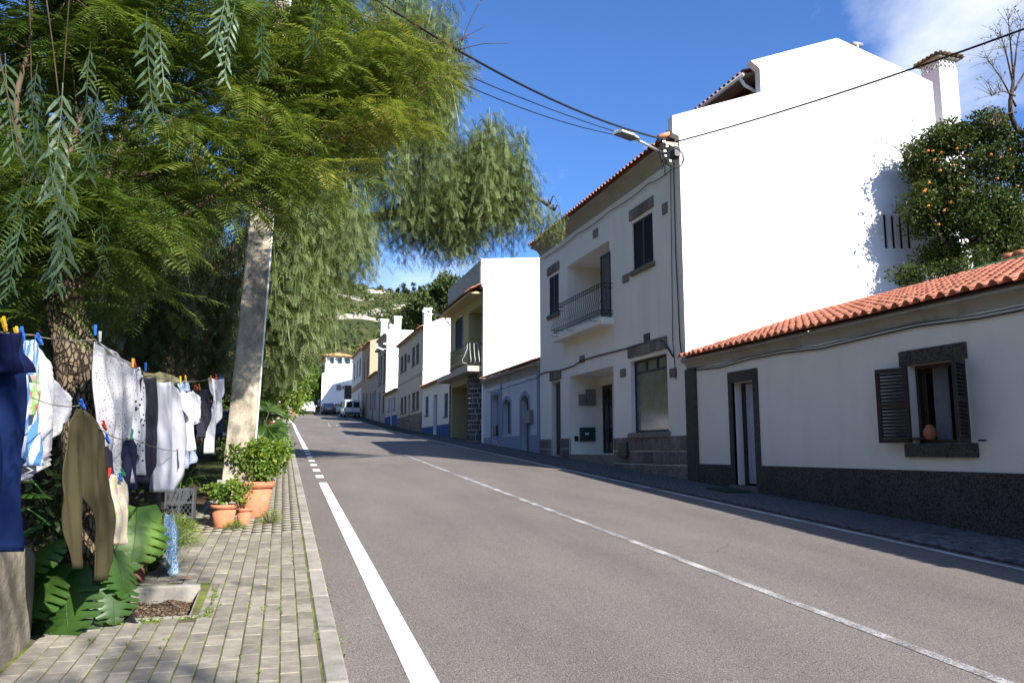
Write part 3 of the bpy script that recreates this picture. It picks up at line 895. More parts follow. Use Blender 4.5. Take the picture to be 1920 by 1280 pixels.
def ang_size(p):
    d = np.array(p)-_C; zc = d @ _F
    if zc < 1 or FPX*(d @ _R)/zc > 985: return 1e9
    return float(np.linalg.norm(d))
tl.sort(key=ang_size)
for p in tl[:300]:
    inst('roof_tile', tile_me, (p[0]+random.uniform(-.012, .012), p[1]+random.uniform(-.004, .004), p[2]+random.uniform(0, .006)), (random.uniform(-.02, .02), -pitch_a, random.uniform(-.015, .015)), parent=H1)
V, T = soup([tile_me], [(0, Matrix.Translation((p[0]+random.uniform(-.012, .012), p[1], p[2]+random.uniform(0, .005))) @ Matrix.Rotation(-pitch_a, 4, 'Y')) for p in tl[300:]])
np_mesh('far_roof_tiles', V, T, m_tile, H1, kind='stuff', smooth=True)
# cables clipped under the cottage cornice
pts = [(XF-.03, 16.3, ZE-.27)]+[(XF-.03, 16-1.1*k, ZE-.30-.035*math.sin(k*1.9)) for k in range(1, 14)]
cable('wall_cable', pts, .011, 'thin black cable clipped along the cottage wall under its cornice', res=4)
cable('wall_cable', [(a-.012, b_, c_+.05) for a, b_, c_ in pts], .008, 'upper of two thin cables under the cottage cornice', res=4)
# clay jar on the sill
q = onX(1745, 826, XF+.06)
tag(MB().lathe([(.05, 0), (.085, .04), (.095, .10), (.08, .16), (.05, .19), (.055, .215), (.045, .215)], (XF+.06, q[1], wr[2]+.058), 14).build('clay_jar', m_pot, None, True), 'small brown clay jar standing in the open cottage window', 'jar')
tag(MB().lathe([(.14, 0), (.20, .012), (.21, .03), (.19, .03), (.13, .015)], (XF+.06, q[1]+.26, wr[2]+.058), 16).build('shallow_dish', m_stone_dark, None, True), 'shallow dark dish on the sill beside the clay jar', 'dish')
# doormat
tag(MB().obox((8.85, 14.05, zr(14.05)+.045), (.26, 0, 0), (0, .40, .022), (0, 0, .012)).build('doormat', M('doormat_green', (0.02, 0.045, 0.025), 0.95, 0.3, 60, 0.004, 200)), 'dark green doormat on the setts at the cottage door', 'doormat')

# ---------------------------------------------------------------- big white two-storey building
YG, YZ = 16.40, 27.0
B = empty('townhouse', (XF, 21, zr(21)), 'tall white two-storey house with blank sunlit gable and recessed balcony', 'house')
shop = rect(1182, 678, 1254, 808); porch = rect(1068, 706, 1153, 858); nd_ = rect(1034, 717, 1052, 855)
upR = rect(1185.6, 420, 1225.4, 490); upL = rect(1029.5, 522, 1048, 584); bal = rect(1064, 499, 1145, 592)
porch = (porch[0], porch[1], 1.50, porch[3]); bal = (bal[0], bal[1], 5.43, bal[3])
ZB = 8.98
outer = [(YG, 0.2), (YZ, 0.2), (YZ, ZB), (YG, ZB)]
PD, BD, ND = 1.05, 1.15, 0.24
mb = MB().polywall(outer, [(rc(shop), .28), (rc(porch), PD), (rc(nd_), ND), (rc(upR), .10), (rc(upL), .10), (rc(bal), BD)], ff(), .2)
pd_ = (22.98, 23.80, porch[2]+.02, porch[3]-.30)          # door in the porch back wall
mb.polywall(rc((porch[0]-.0, porch[1], porch[2], porch[3])), [(rc(pd_), .08)], ff(XF+PD), .08)
bd_ = (bal[0]+.25, bal[0]+1.35, bal[2]+.05, bal[3]-.35)
mb.polywall(rc(bal), [(rc(bd_), .08)], ff(XF+BD), .08)
mb.quad((XF+ND, nd_[0], nd_[2]), (XF+ND, nd_[1], nd_[2]), (XF+ND, nd_[1], nd_[3]), (XF+ND, nd_[0], nd_[3]))
mb.build('front_wall', m_white, B)
gp = [(XF+.002, .2), (XF+.002, 9.30), (9.13, 9.36), (9.13, 9.80), (11.72, 10.78), (11.72, 11.42), (11.46, 11.60), (14.2, 12.67), (17.35, 11.86), (17.35, .2)]
slits = []
for k in range(4):
    a, c_ = onY(1655+14.6*k, 402+2.0*k, YG), onY(1665+13.2*k, 466, YG)
    slits.append(([(a[0], c_[2]), (a[0]+.125, c_[2]), (a[0]+.125, a[2]), (a[0], a[2])], .07))
fg = lambda u, v, d: (u, YG-.004+d, v)
mb = MB().polywall(gp, slits, fg, .18)
n = len(gp)
mb.add([(x, YG-.004, z) for x, z in gp]+[(x, YG+.22, z) for x, z in gp], [(i, (i+1) % n, n+(i+1) % n, n+i) for i in range(n)]+[tuple(range(2*n-1, n-1, -1))])
mb.build('gable_wall', m_white2, B)
for h in slits:
    u0, u1 = h[0][0][0], h[0][1][0]; v0, v1 = h[0][0][1], h[0][2][1]
    MB().box(u0-.02, u1+.02, YG+.055, YG+.065, v0-.02, v1+.02).build('slit_shade', m_black, B)  # black plate paints in the shade inside the slit
# far gable, upper storey wall, back
mb = MB()
mb.add([(x, YZ, z) for x, z in [(XF, .2), (XF, ZB), (12.3, 10.3), (17.3, 10.3), (17.3, .2)]], [tuple(range(5))])
mb.quad((12.3, 21.4, 10.2), (17.3, 21.4, 10.2), (17.3, YZ, 10.2), (12.3, YZ, 10.2))
mb.add([(12.3, 21.4, 10.1), (12.3, 21.4, 11.35), (14.2, 21.4, 12.4), (17.3, 21.4, 11.6), (17.3, 21.4, 10.1)], [(0,1,2,3,4)])
mb.quad((17.3, YG+.2, .2), (17.3, YZ, .2), (17.3, YZ, 10.3), (17.3, YG+.2, 10.3))
mb.quad((17.3, YG+.2, 10.3), (17.3, 21.4, 10.3), (17.3, 21.4, 11.6), (17.3, YG+.2, 11.6))
mb.build('rear_wall', m_white, B)
uw = (16.75, 17.5, 10.72, 11.25)
mb = MB().polywall(rc((YG+.2, 21.4, 10.2, 11.42)), [(rc(uw), .1), (rc((18.6, 20.0, 10.5, 11.25)), .1)], ff(12.3), .1)
mb.build('upper_wall', m_greyrender, B)
window(B, uw, 12.36); window(B, (18.6, 20.0, 10.5, 11.25), 12.36, mids=(19.3,))
EZ = 9.16
tiles_sheet(YG+.24, YZ+.05, 8.86, EZ, 12.3, 10.50).build('lower_roof', m_tile_old, B)
tiles_sheet(YG+.24, 21.6, 11.42, 11.42, 14.2, 12.55).build('upper_roof', m_tile_old, B)
tiles_sheet(YG+.24, 21.6, 17.5, 11.65, 14.2, 12.56).build('back_roof', m_tile_old, B)
MB().add([(11.46, YG+.24, 11.36), (11.46, 21.5, 11.36), (12.3, 21.5, 11.68), (12.3, YG+.24, 11.68)], [(0, 1, 2, 3)]).build('eave_soffit', m_cornice, B)
# the one bright tile that caps the eave beside the gable
MB().tube([(8.80, YG+.12, 9.26), (9.16, YG+.12, 9.40)], .055, 10).build('verge_tile', m_tile, B, True)
cornice(MB(), YG+.03, YZ, EZ-.03, XF, .36, .34).build('cornice', m_cornice, B)
# gutter and downpipe under the upper eave
MB().tube([(11.40, YG+.26, 11.36), (11.40, 21.5, 11.36)], .05, 8).build('gutter', m_whitepaint, B, True)
MB().tube([(11.42, YG+.45, 11.33), (11.55, YG+.45, 11.15), (11.95, YG+.45, 11.0), (12.0, YG+.45, 10.4)], .045, 8).build('downpipe', m_whitepaint, B, True)
MB().box(11.75, 11.80, YG+.22, YG+.9, 10.3, 10.85).build('parapet_return', m_greyrender, B)
# flue on the ridge
q = onY(1607, 92, 17.2)
MB().tube([(q[0], 17.2, q[2]-1.0), (q[0], 17.2, q[2]+.12)], .055, 8).tube([(q[0]-.17, 17.2, q[2]+.14), (q[0]+.17, 17.2, q[2]+.14)], .06, 8).build('flue', m_metal, B, True)
# shop window
window(B, shop, XF+.12, m_darkwood, .06, (), (shop[3]-.33,), m_glass_dusty)
for q_ in (.72, 1.34): MB().box(XF+.11, XF+.16, shop[0]+q_, shop[0]+q_+.06, shop[3]-.30, shop[3]-.06).build('mullion', m_darkwood, B)
MB().chbox(XF-.09, XF+.20, shop[0]-.10, shop[1]+.10, shop[2]-.14, shop[2]-.002, .01).build('window_sill', m_stone, B)
blocks(B, shop[0]-.06, shop[1]+.10, shop[3]+.10, shop[3]+.42, XF, 8, m_stone)
# narrow door, porch door
MB().box(XF+ND-.08, XF+ND-.02, nd_[0]+.05, nd_[1]-.05, nd_[2]+.05, nd_[3]-.05).build('door', m_darkwood, B)
blocks(B, nd_[0]-.10, nd_[1]+.10, nd_[3]+.04, nd_[3]+.36, XF, 3, m_stone)
d2 = bar_frame(MB(), pd_[0], pd_[1], pd_[2], pd_[3], XF+PD+.02, .09, .06, ((pd_[0]+pd_[1])/2,), (pd_[3]-.5, pd_[2]+1.0)).build('door', m_darkwood, B)
MB().box(XF+PD+.045, XF+PD+.055, pd_[0]+.05, pd_[1]-.05, pd_[2]+.05, pd_[3]-.05).build('pane', m_glass, d2)
# porch floor slab and step
MB().chbox(XF-.05, XF+PD, porch[0]-.02, porch[1]+.02, 0.6, porch[2]-.001, .015).build('porch_step', m_stone, B)
# meters and mail box on the far side wall of the porch
ys_ = porch[1]-.001
def pbox(nm, xl_, yt, xr, yb, mat, dep):
    a, c_ = onY(xl_, yt, ys_), onY(xr, yb, ys_)
    return MB().chbox(a[0], c_[0], ys_-dep, ys_-.002, c_[2], a[2], .006).build(nm, mat, B)
mbx = pbox('mail_box', 1086.5, 801, 1115, 827, m_green_box, .10)
a, c_ = onY(1097, 811, ys_-.105), onY(1104, 815, ys_-.105)
MB().box(a[0], c_[0], ys_-.108, ys_-.104, c_[2], a[2]).build('nameplate', m_whitepaint, mbx)
mt = pbox('meter_box', 1084.5, 739, 1097.5, 760, m_grey_box, .09); pbox('meter_box', 1098, 730, 1115, 760, m_grey_box, .11)
pbox('valve_box', 1077, 817, 1084, 827, m_black, .05)
# stone plinth, course by course
def course(y0, y1, z0, z1, wmin, wmax, depth=.05):
    y = y0
    while y < y1-.02:
        w = min(random.uniform(wmin, wmax), y1-y)
        if y1-(y+w) < wmin*.5: w = y1-y
        MB().chbox(XF-depth+random.uniform(-.008, .008), XF+.03, y+.011, y+w-.011, z0+.010+random.uniform(0, .008), z1-.010-random.uniform(0, .008), .012).build('plinth_stone', m_stone, B)
        y += w
for (a, c_, z0_, z1_) in ((YG, porch[0], .5, 1.97), (nd_[1], YZ, 1.0, 2.02), (porch[1], nd_[0], .9, 2.02)):
    MB().box(XF-.028, XF+.02, a, c_, z0_, z1_).build('plinth_mortar', m_mortar, B)
course(YG, porch[0]-.002, 1.60, 1.97, .30, .48); course(YG, porch[0]-.002, 1.26, 1.60, .28, .50); course(YG, porch[0]-.002, .55, 1.26, .30, .55)
MB().box(XF-.03, XF+.02, porch[0], porch[1], .5, 1.30).build('plinth_mortar', m_mortar, B)
course(porch[0], porch[1], .75, 1.29, .35, .6, .06)
course(nd_[1]+.01, YZ, 1.68, 2.02, .3, .45); course(nd_[1]+.01, YZ, 1.2, 1.68, .3, .5)
course(porch[1]+.01, nd_[0]-.01, 1.68, 2.02, .3, .45); course(porch[1]+.01, nd_[0]-.01, 1.2, 1.68, .3, .5)
# green cabinet set in the plinth
a = rect(1166, 829, 1182, 856)
MB().chbox(XF-.12, XF, a[0], a[1], a[2], a[3], .01).build('gas_cabinet', m_green_box, B)
# accent stones in the plaster
for (px, py, hw, hh) in ((1117.5, 438, 4.5, 7), (1174, 523, 6, 7), (1247.5, 392, 5, 10), (1050.5, 633, 3, 7), (1092, 674, 4.5, 7.5), (1169, 700, 5, 9), (1263, 700, 6.5, 10)):
    a, c_ = onX(px-hw, py-hh), onX(px+hw, py+hh)
    MB().chbox(XF-.035, XF+.03, c_[1], a[1], min(a[2], c_[2])+.05, max(a[2], c_[2])-.02, .012).build('accent_stone', m_stone, B)
a = rect(1208, 627, 1219, 640); MB().chbox(XF-.03, XF+.03, a[0], a[1], a[2], a[3], .008).build('vent_grille', m_iron, B)
# upper windows with closed louvres
for r in (upR, upL):
    shutter_pair(B, r, XF+.03)
    blocks(B, r[0]-.10, r[1]+.14, r[3]+.10, r[3]+.40, XF, 5 if r is upR else 4, m_stone)
    MB().chbox(XF-.08, XF+.10, r[0]-.10, r[1]+.10, r[2]-.13, r[2]-.002, .01).build('window_sill', m_stone, B)
# balcony: slab, door, shutter, railing
MB().chbox(XF-.42, XF+BD, bal[0]-.22, bal[1]+.45, bal[2]-.22, bal[2]-.002, .02).build('balcony_slab', m_white, B)
shutter_pair(B, bd_, XF+BD+.0, 30)
louvres(MB(), bal[0]-.06, bal[0]+.62, bal[2]+.02, bal[3]-.36, XF-.035, 30).build('shutter', m_shutter, B)
ry0, ry1, rx = bal[0]-.16, bal[1]+.40, XF-.36
zt_, zb_ = bal[2]+1.0, bal[2]+.10
rl = empty('railing', (rx, (ry0+ry1)/2, zb_), parent=B)
for zz, xx in ((zt_, rx), (zt_-.12, rx), (zb_, rx), (zb_+.10, rx-.06)):
    MB().tube([(XF, ry0, zz), (xx, ry0, zz), (xx, ry1, zz), (XF, ry1, zz)], .011, 6).build('rail', m_iron, rl, True)
nb = 24
for k in range(nb+1):
    y = ry0+(ry1-ry0)*k/nb
    pr = [(rx, zt_), (rx, zt_-.12), (rx+.01, zt_-.35), (rx-.02, zt_-.55), (rx-.10, zb_+.16), (rx-.09, zb_+.05), (rx, zb_)]
    MB().tube([(x_, y, z_) for x_, z_ in pr], .008, 5).build('baluster', m_iron, rl, True)
mb = MB()
for k in range(nb):
    yc = ry0+(ry1-ry0)*(k+.5)/nb
    for zz in (zt_-.06, zb_+.05):
        mb.tube([(rx-.004, yc+.045*math.cos(a_), zz+.045*math.sin(a_)) for a_ in [2*PI*i/10 for i in range(11)]], .005, 4, False)
mb.build('scrollwork', m_iron, rl, True)
# clothes-line hooks under the slab
for yy_ in (bal[0]+.05, bal[0]+1.9, bal[0]+3.3):
    MB().tube([(XF-.40, yy_, bal[2]-.10), (XF-.62, yy_, bal[2]-.10), (XF-.64, yy_, bal[2]-.03)], .010, 5).build('bracket', m_iron, B, True)
# chimney with pierced top, tile cap, standing behind the cottage roof
CY = 17.0
a, c_ = onY(1752, 180, CY), onY(1803, 240, CY)
cx0, cx1 = 18.26, 18.92
zc1 = onY(1765, 128, CY)[2]; ch = empty('chimney_stack', (cx0, CY, 5), 'tall white chimney with pierced top and small tiled cap above the orange tree', 'chimney')
MB().box(cx0, cx1, CY-.02, CY+.62, 4.8, zc1).build('shaft', m_white2, ch)
for i in range(4):
    for j in range(2):
        for face in range(4):
            u = (i+.5)/4
            x_, y_ = [(cx0+.6*u, CY-.02), (cx1, CY+.64*u), (cx0+.6*u, CY+.62), (cx0, CY+.64*u)][face]
            r_ = .062
            dv = Vector((1, 0, 0)) if face in (0, 2) else Vector((0, 1, 0))
            c0 = Vector((x_, y_, zc1+.075+.135*j))
            MB().tube([c0+dv*r_*math.cos(q_)+Vector((0, 0, r_*math.sin(q_))) for q_ in [2*PI*k/10 for k in range(11)]], .018, 5, False).build('lattice_ring', m_white2, ch, True)
zc2 = zc1+.30
MB().chbox(cx0-.10, cx1+.10, CY-.12, CY+.72, zc2, zc2+.06, .01).build('cap_slab', m_greyrender, ch)
ap = ((cx0+cx1)/2, CY+.30, zc2+.30)
cb = [(cx0-.17, CY-.19, zc2+.07), (cx1+.17, CY-.19, zc2+.07), (cx1+.17, CY+.79, zc2+.07), (cx0-.17, CY+.79, zc2+.07)]
mb = MB().add(cb+[ap], [(0,1,4), (1,2,4), (2,3,4), (3,0,4), (3,2,1,0)])
for k in range(4):
    p0, p1 = Vector(cb[k]), Vector(cb[(k+1) % 4])
    for j in range(6):
        q0 = p0.lerp(p1, (j+.5)/6)
        q1 = q0.lerp(Vector(ap), .75)
        mb.tube([q0+Vector((0, 0, .01)), q1+Vector((0, 0, .015))], [.055, .025], 6)
mb.build('cap_tiles', M('mossy_tile', (0.15, 0.095, 0.05), 0.95, 0.35, 12, col2=(0.10, 0.09, 0.04)), ch)

# ---------------------------------------------------------------- low bluish house
S = empty('blue_trimmed_cottage', (XF, 31, zr(31)), 'low pale house with blue-grey plinth and arched openings beside the townhouse', 'house')
y0, y1, ze = 27.02, 34.95, 4.82
d1 = rect(922, 742, 935, 838); w1 = rect(943, 750, 957, 815); d2r = rect(977, 742, 992, 850)
d1 = (d1[0], d1[1], 1.9, d1[3]); d2r = (d2r[0], d2r[1], 1.62, d2r[3])
mb = MB().polywall([(y0, .8), (y1, .8), (y1, ze), (y0, ze)], [(rc(d1), .35), (arch(w1, .18), .25), (arch(d2r, .2), .3)], ff(), .3)
mb.quad((XF, y0, .8), (13, y0, .8), (13, y0, 6.1), (XF, y0, ze)); mb.build('wall', m_bluewash, S)
zpl = onX(960, 815)[2]
for a, c_ in ((y0, d2r[0]-.16), (d2r[1]+.16, d1[0]-.16), (d1[1]+.16, y1)):
    MB().box(XF-.02, XF+.02, a, c_, .9, zpl-.05).build('plinth', m_bluegrey, S)
def surround(par, r, rise, mat, w=.15):
    o_ = arch((r[0]-w, r[1]+w, r[2]-.02, r[3]+w), rise+w*.4) if rise else rc((r[0]-w, r[1]+w, r[2]-.02, r[3]+w))
    i_ = arch((r[0]+.001, r[1]-.001, r[2]-.01, r[3]-.001), rise) if rise else rc((r[0]+.001, r[1]-.001, r[2]-.01, r[3]-.001))
    mb = MB().polywall(o_, [(i_, .04)], ff(XF-.022), .04)
    n_ = len(o_)
    mb.add([(XF-.022, u, v_) for u, v_ in o_]+[(XF+.01, u, v_) for u, v_ in o_], [(i, (i+1) % n_, n_+(i+1) % n_, n_+i) for i in range(n_)])
    return mb.build('surround', mat, par)
surround(S, d1, 0, m_bluegrey); surround(S, w1, .18, m_bluegrey); surround(S, d2r, .2, m_bluegrey)
MB().box(XF+.28, XF+.34, d1[0], d1[1], d1[2], d1[3]).build('door', m_bluegrey, S)
MB().box(XF+.25, XF+.31, d2r[0], d2r[1], d2r[2], d2r[3]+.1).build('door', m_darkwood, S)
window(S, w1, XF+.18, m_whitepaint, mids=((w1[0]+w1[1])/2,))
MB().box(XF-.028, XF+.02, y0+.02, y0+.30, .9, ze-.3).build('corner_strip', m_bluegrey, S)
MB().box(XF-.028, XF+.02, 32.0, 32.25, .9, ze-.3).build('corner_strip', m_bluegrey, S)
cornice(MB(), y0, y1, ze+.0, XF, .20, .40).build('cornice', m_cornice, S)
tiles_sheet(y0+.02, y1, 9.05, ze+.04, 13.0, 6.2).build('roof', m_tile_old, S)
a = rect(990, 770, 1000, 793); MB().chbox(XF-.16, XF-.001, a[0], a[1], a[2], a[3], .01).build('meter_box', m_grey_box, S)
a = rect(929, 798, 935, 817); MB().chbox(XF-.12, XF-.021, a[0], a[1], a[2], a[3], .01).build('meter_box', m_green_box, S)

# ---------------------------------------------------------------- yellow house with stone column
Yh = empty('yellow_house', (XF, 38.6, zr(38.6)), 'yellow house with round stone column, iron balcony and white gable', 'house')
y0, y1 = 35.0, 42.38
lg = (35.35, 38.15, 5.55, 8.55); wn = rect(852, 596, 869, 650); wn = (39.35, 41.1, 6.95, 8.75)
gr = (35.35, 41.9, 1.6, 5.0)
mb = MB().polywall([(y0, 1.0), (y1, 1.0), (y1, 9.25), (y0, 9.25)], [(rc(lg), 1.4), (arch(wn, .22), .2), (rc(gr), 1.5)], ff(), .3)
mb.quad((XF+1.4, lg[0], lg[2]), (XF+1.4, lg[1], lg[2]), (XF+1.4, lg[1], lg[3]), (XF+1.4, lg[0], lg[3]))
mb.quad((XF+1.5, gr[0], gr[2]), (XF+1.5, gr[1], gr[2]), (XF+1.5, gr[1], gr[3]), (XF+1.5, gr[0], gr[3]))
mb.build('wall', m_yellow, Yh)
gp = [(XF-.05, 1.0), (XF-.05, 5.0), (XF-.05, 9.2), (9.12, 9.4), (9.12, 10.62), (16.5, 11.3), (16.5, 1.0)]
n = len(gp); mb = MB()
mb.add([(x, y0-.01, z) for x, z in gp]+[(x, y0+.25, z) for x, z in gp], [tuple(range(n)), tuple(range(2*n-1, n-1, -1))]+[(i, (i+1) % n, n+(i+1) % n, n+i) for i in range(n)])
mb.build('gable_wall', m_white2, Yh)
MB().box(9.14, 9.34, y0+.25, y1, 9.25, 10.60).build('parapet', m_greyrender, Yh)  # grey colour stands in for shade on the street side
tiles_sheet(y0-.05, y1+.15, 8.62, 9.12, 9.2, 9.42).build('eave_tiles', m_tile_old, Yh)
MB().box(8.66, XF, y0+.26, y1+.1, 8.98, 9.08).build('eave_soffit', m_yellow, Yh)
MB().chbox(8.55, XF+1.4, lg[0]-.1, y1, lg[2]-.28, lg[2]-.005, .02).build('balcony_slab', m_greyrender, Yh)
shutter_pair(Yh, (wn[0], wn[1], wn[2], wn[3]-.12), XF+.02, 26); surround(Yh, wn, .22, m_greyrender, .13)
MB().box(XF+1.33, XF+1.38, 35.6, 36.6, 5.6, 7.9).build('balcony_door', m_darkwood, Yh)
rl = empty('railing', (8.7, 37, 5.6), parent=Yh)
for zz in (6.62, 5.68):
    MB().tube([(XF, lg[0]+.02, zz), (8.62, lg[0]+.02, zz), (8.62, lg[1]+1.2, zz), (XF, lg[1]+1.2, zz)], .014, 5).build('rail', m_iron, rl, True)
for k in range(22):
    u = k/21
    if u < .16: x_, y_, ox, oy = XF-.68*u/.16, lg[0]+.02, 0, -1
    else: x_, y_, ox, oy = 8.62, lg[0]+.02+(lg[1]+1.18-lg[0])*(u-.16)/.84, -1, 0
    MB().tube([(x_, y_, 6.62), (x_+ox*.02, y_+oy*.02, 6.35), (x_+ox*.16, y_+oy*.16, 6.0), (x_+ox*.26, y_+oy*.26, 5.82), (x_+ox*.22, y_+oy*.22, 5.70), (x_, y_, 5.66)], .011, 4).build('baluster', m_sunlit_iron if u < .2 else m_iron, rl, True)
# stone column: irregular basalt pieces set in pale mortar round a core
cc = onX(885, 760, XF+.12); ccx, ccy, cr = XF+.22, 36.75, 0.56
MB().lathe([(cr, 1.2), (cr, 5.26)], (ccx, ccy, 0), 28).build('column_core', m_mortar, Yh, True)
z = 1.55; ci = 0
while z < 5.2:
    h = random.uniform(.20, .34); h = min(h, 5.24-z)
    if 5.24-(z+h) < .15: h = 5.24-z
    a = random.uniform(0, 1); a_end = a+2*PI
    while a < a_end-.05:
        w = min(random.uniform(.38, .75), a_end-a)
        if a_end-(a+w) < .25: w = a_end-a
        mb = MB(); V = []; ns = 4
        jz0, jz1 = random.uniform(.016, .034), random.uniform(.016, .034)
        for rr, ins in ((cr-.02, 0), (cr+.035, 0.0), (cr+.05, .035)):
            for zz in (z+jz0+ins, z+h-jz1-ins):
                for k in range(ns+1):
                    aa = a+.048+ins*.9+(w-.096-ins*1.8)*k/ns
                    V.append((ccx+rr*math.cos(aa), ccy+rr*math.sin(aa), zz+random.uniform(-.006, .006)))
        m_ = ns+1; Fs = []
        for k in range(ns):
            Fs += [(k, k+1, 2*m_+k+1, 2*m_+k), (m_+k, 3*m_+k, 3*m_+k+1, m_+k+1), (2*m_+k, 2*m_+k+1, 4*m_+k+1, 4*m_+k), (3*m_+k, 5*m_+k, 5*m_+k+1, 3*m_+k+1), (4*m_+k, 4*m_+k+1, 5*m_+k+1, 5*m_+k)]
        Fs += [(0, 2*m_, 3*m_, m_), (2*m_, 4*m_, 5*m_, 3*m_), (ns, m_+ns, 3*m_+ns, 2*m_+ns), (2*m_+ns, 3*m_+ns, 5*m_+ns, 4*m_+ns)]
        mb.add(V, Fs)
        if math.cos(a+w/2+.35) < 0.55: mb.build('column_stone', m_stone_dark, Yh)
        a += w
    z += h
for zz in np.arange(1.7, 5.1, .27):
    for yy_ in (y0+.06, y1-.28):
        MB().chbox(XF-.04, XF+.05, yy_, yy_+.27, zz, zz+.25, .012).build('quoin_stone', m_stone_dark, Yh)
MB().box(XF+1.44, XF+1.49, 39.6, 40.6, 1.9, 4.0).build('door', m_darkwood, Yh)
MB().box(XF-.02, XF+.03, y0+.34, y1-.3, 5.02, 5.28).build('floor_band', m_greyrender, Yh)

# ---------------------------------------------------------------- further houses of the row
def row_house(name, label, y0, y1, ze, wall, gable, wins, doors=(), ridge=2.0, plinth=None, roofmat=None, over=.25, shut=None, gab_y=None, flat=False, parapet=.25):
    zb = zr(y0)-1.0
    h = empty(name, (XF, (y0+y1)/2, zr((y0+y1)/2)), label, 'house')
    holes = [(rc(w), .14) for w in wins]+[(rc(d), .3) for d in doors]
    MB().polywall([(y0, zb), (y1, zb), (y1, ze), (y0, ze)], holes, ff(), .2).build('front_wall', wall, h)
    xr = XF+3.6
    zr_ = ze+(ridge if not flat else 0)
    gp = [(XF+.003, zb), (XF+.003, ze+(parapet if flat else .05)), (xr, zr_+parapet), (XF+7.4, ze+.3), (XF+7.4, zb)]
    for yy_, s in ((y0, 1), (y1, -1)):
        n = len(gp); mb = MB()
        ya, yb = yy_+s*.006, yy_+s*.22
        mb.add([(x, ya, z) for x, z in gp]+[(x, yb, z) for x, z in gp], [tuple(range(n)), tuple(range(2*n-1, n-1, -1))]+[(i, (i+1) % n, n+(i+1) % n, n+i) for i in range(n)])
        mb.build('gable_wall', gable, h)
    if not flat:
        tiles_sheet(y0+.02, y1-.02, XF-over, ze+.02-over*.45, xr, zr_+.0, rowlen=.6).build('roof', roofmat or m_tile_old, h)
        MB().box(XF-over+.06, XF, y0+.23, y1-.23, ze-.16, ze-.06).build('eave_soffit', m_cornice, h)
    else:
        cornice(MB(), y0, y1, ze+.02, XF, .25, .3).build('cornice', m_cornice, h)
        MB().box(XF, xr*1.0, y0+.23, y1-.23, ze-.2, ze-.1).build('roof', m_cornice, h)
    for w in wins:
        f = window(h, w, XF+.06, m_shutter_grey if shut is None else shut, .07, ((w[0]+w[1])/2,), (w[2]+(w[3]-w[2])*.5,))
        MB().box(XF-.04, XF+.06, w[0]-.06, w[1]+.06, w[2]-.09, w[2]-.002).build('window_sill', m_stone, h)
    for d in doors:
        MB().box(XF+.2, XF+.26, d[0], d[1], d[2], d[3]).build('door', shut or m_darkwood, h)
    if plinth:
        mat, zt = plinth
        cur = y0
        for d in sorted(doors):
            MB().box(XF-.03, XF+.02, cur, d[0]-.02, zb+.3, zt).build('plinth', mat, h); cur = d[1]+.02
        MB().box(XF-.03, XF+.02, cur, y1, zb+.3, zt).build('plinth', mat, h)
    return h
def rz(xl_, yt, xr, yb): return rect(xl_, yt, xr, yb)
wl = [rz(797.5, 744, 803, 778), rz(833, 738, 839.5, 779)]
dl = [rz(813, 741, 819, 808)]
dl = [(d[0], d[1], zr(46)+.15, d[3]) for d in dl]
hb = row_house('blue_plinth_cottage', 'low white cottage with bright blue plinth and blue window frames', 42.40, 50.68, 5.78, m_white, m_white2, wl, dl, 1.3, (m_blue, onX(835, 795)[2]), shut=m_blue)
def zb8(a, b_, c_, d): return rect(640+a/5.332, 540+b_/5.332, 640+c_/5.332, 540+d/5.332)
wu = [zb8(593, 690, 617, 835), zb8(627, 665, 652, 815), zb8(707, 600, 733, 765), zb8(747, 570, 775, 740), zb8(592, 1100, 615, 1250), zb8(627, 1085, 650, 1240), zb8(707, 1050, 735, 1220), zb8(745, 1035, 775, 1205)]
dd = zb8(668, 1070, 687, 1245); dd = (dd[0], dd[1], zr(56)+.4, dd[3])
bg = row_house('beige_house', 'beige two-storey house with paired dark windows and one oval window', 50.71, 61.55, 9.82, m_beige, m_white2, wu, [dd], 1.5, None, parapet=.10)
ov = zb8(664, 670, 686, 745)
mb = MB(); n = 16
yc_, zc_, ra, rb = (ov[0]+ov[1])/2, (ov[2]+ov[3])/2, (ov[1]-ov[0])/2, (ov[3]-ov[2])/2
mb.prism([(yc_+ra*math.cos(2*PI*k/n), zc_+rb*math.sin(2*PI*k/n)) for k in range(n)], ff(XF-.03), 0, .05)
mb.build('oval_window', m_shutter_grey, bg)
MB().box(XF-.025, XF+.02, 50.72, 61.5, onX(769, 711)[2]-.07, onX(769, 711)[2]+.07).build('floor_band', m_greyrender, bg)
zt = onX(770, 778)[2]
MB().box(XF-.02, XF+.02, 50.72, 61.5, 2, zt).build('plinth_mortar', m_mortar, bg)
for zz in np.arange(2.4, zt-.05, .3):
    y = 50.73
    while y < 61.4:
        w = random.uniform(.4, .8); w = min(w, 61.5-y)
        MB().chbox(XF-.05, XF+.02, y+.012, y+w-.012, zz+.012, min(zz+.29, zt), .012).build('plinth_stone', m_stone, bg)
        y += w
zq = onX(845, 588, XF)
chm = onY(795, 600, 51.6)
MB().box(9.42, 9.92, 51.2, 51.8, 9.9, onY(795, 582, 51.6)[2]).build('chimney', m_white2, bg)
MB().chbox(9.37, 9.97, 51.15, 51.85, onY(795, 582, 51.6)[2], onY(795, 582, 51.6)[2]+.12, .02).build('chimney_cap', m_white2, bg)
MB().box(9.54, 9.80, 51.185, 51.195, onY(795, 585.5, 51.6)[2]-.08, onY(795, 585.5, 51.6)[2]+.06).build('chimney_vent', m_black, bg)
w7 = [(62.6, 63.6, 4.9, 5.9), (65.9, 66.8, 4.9, 5.95)]
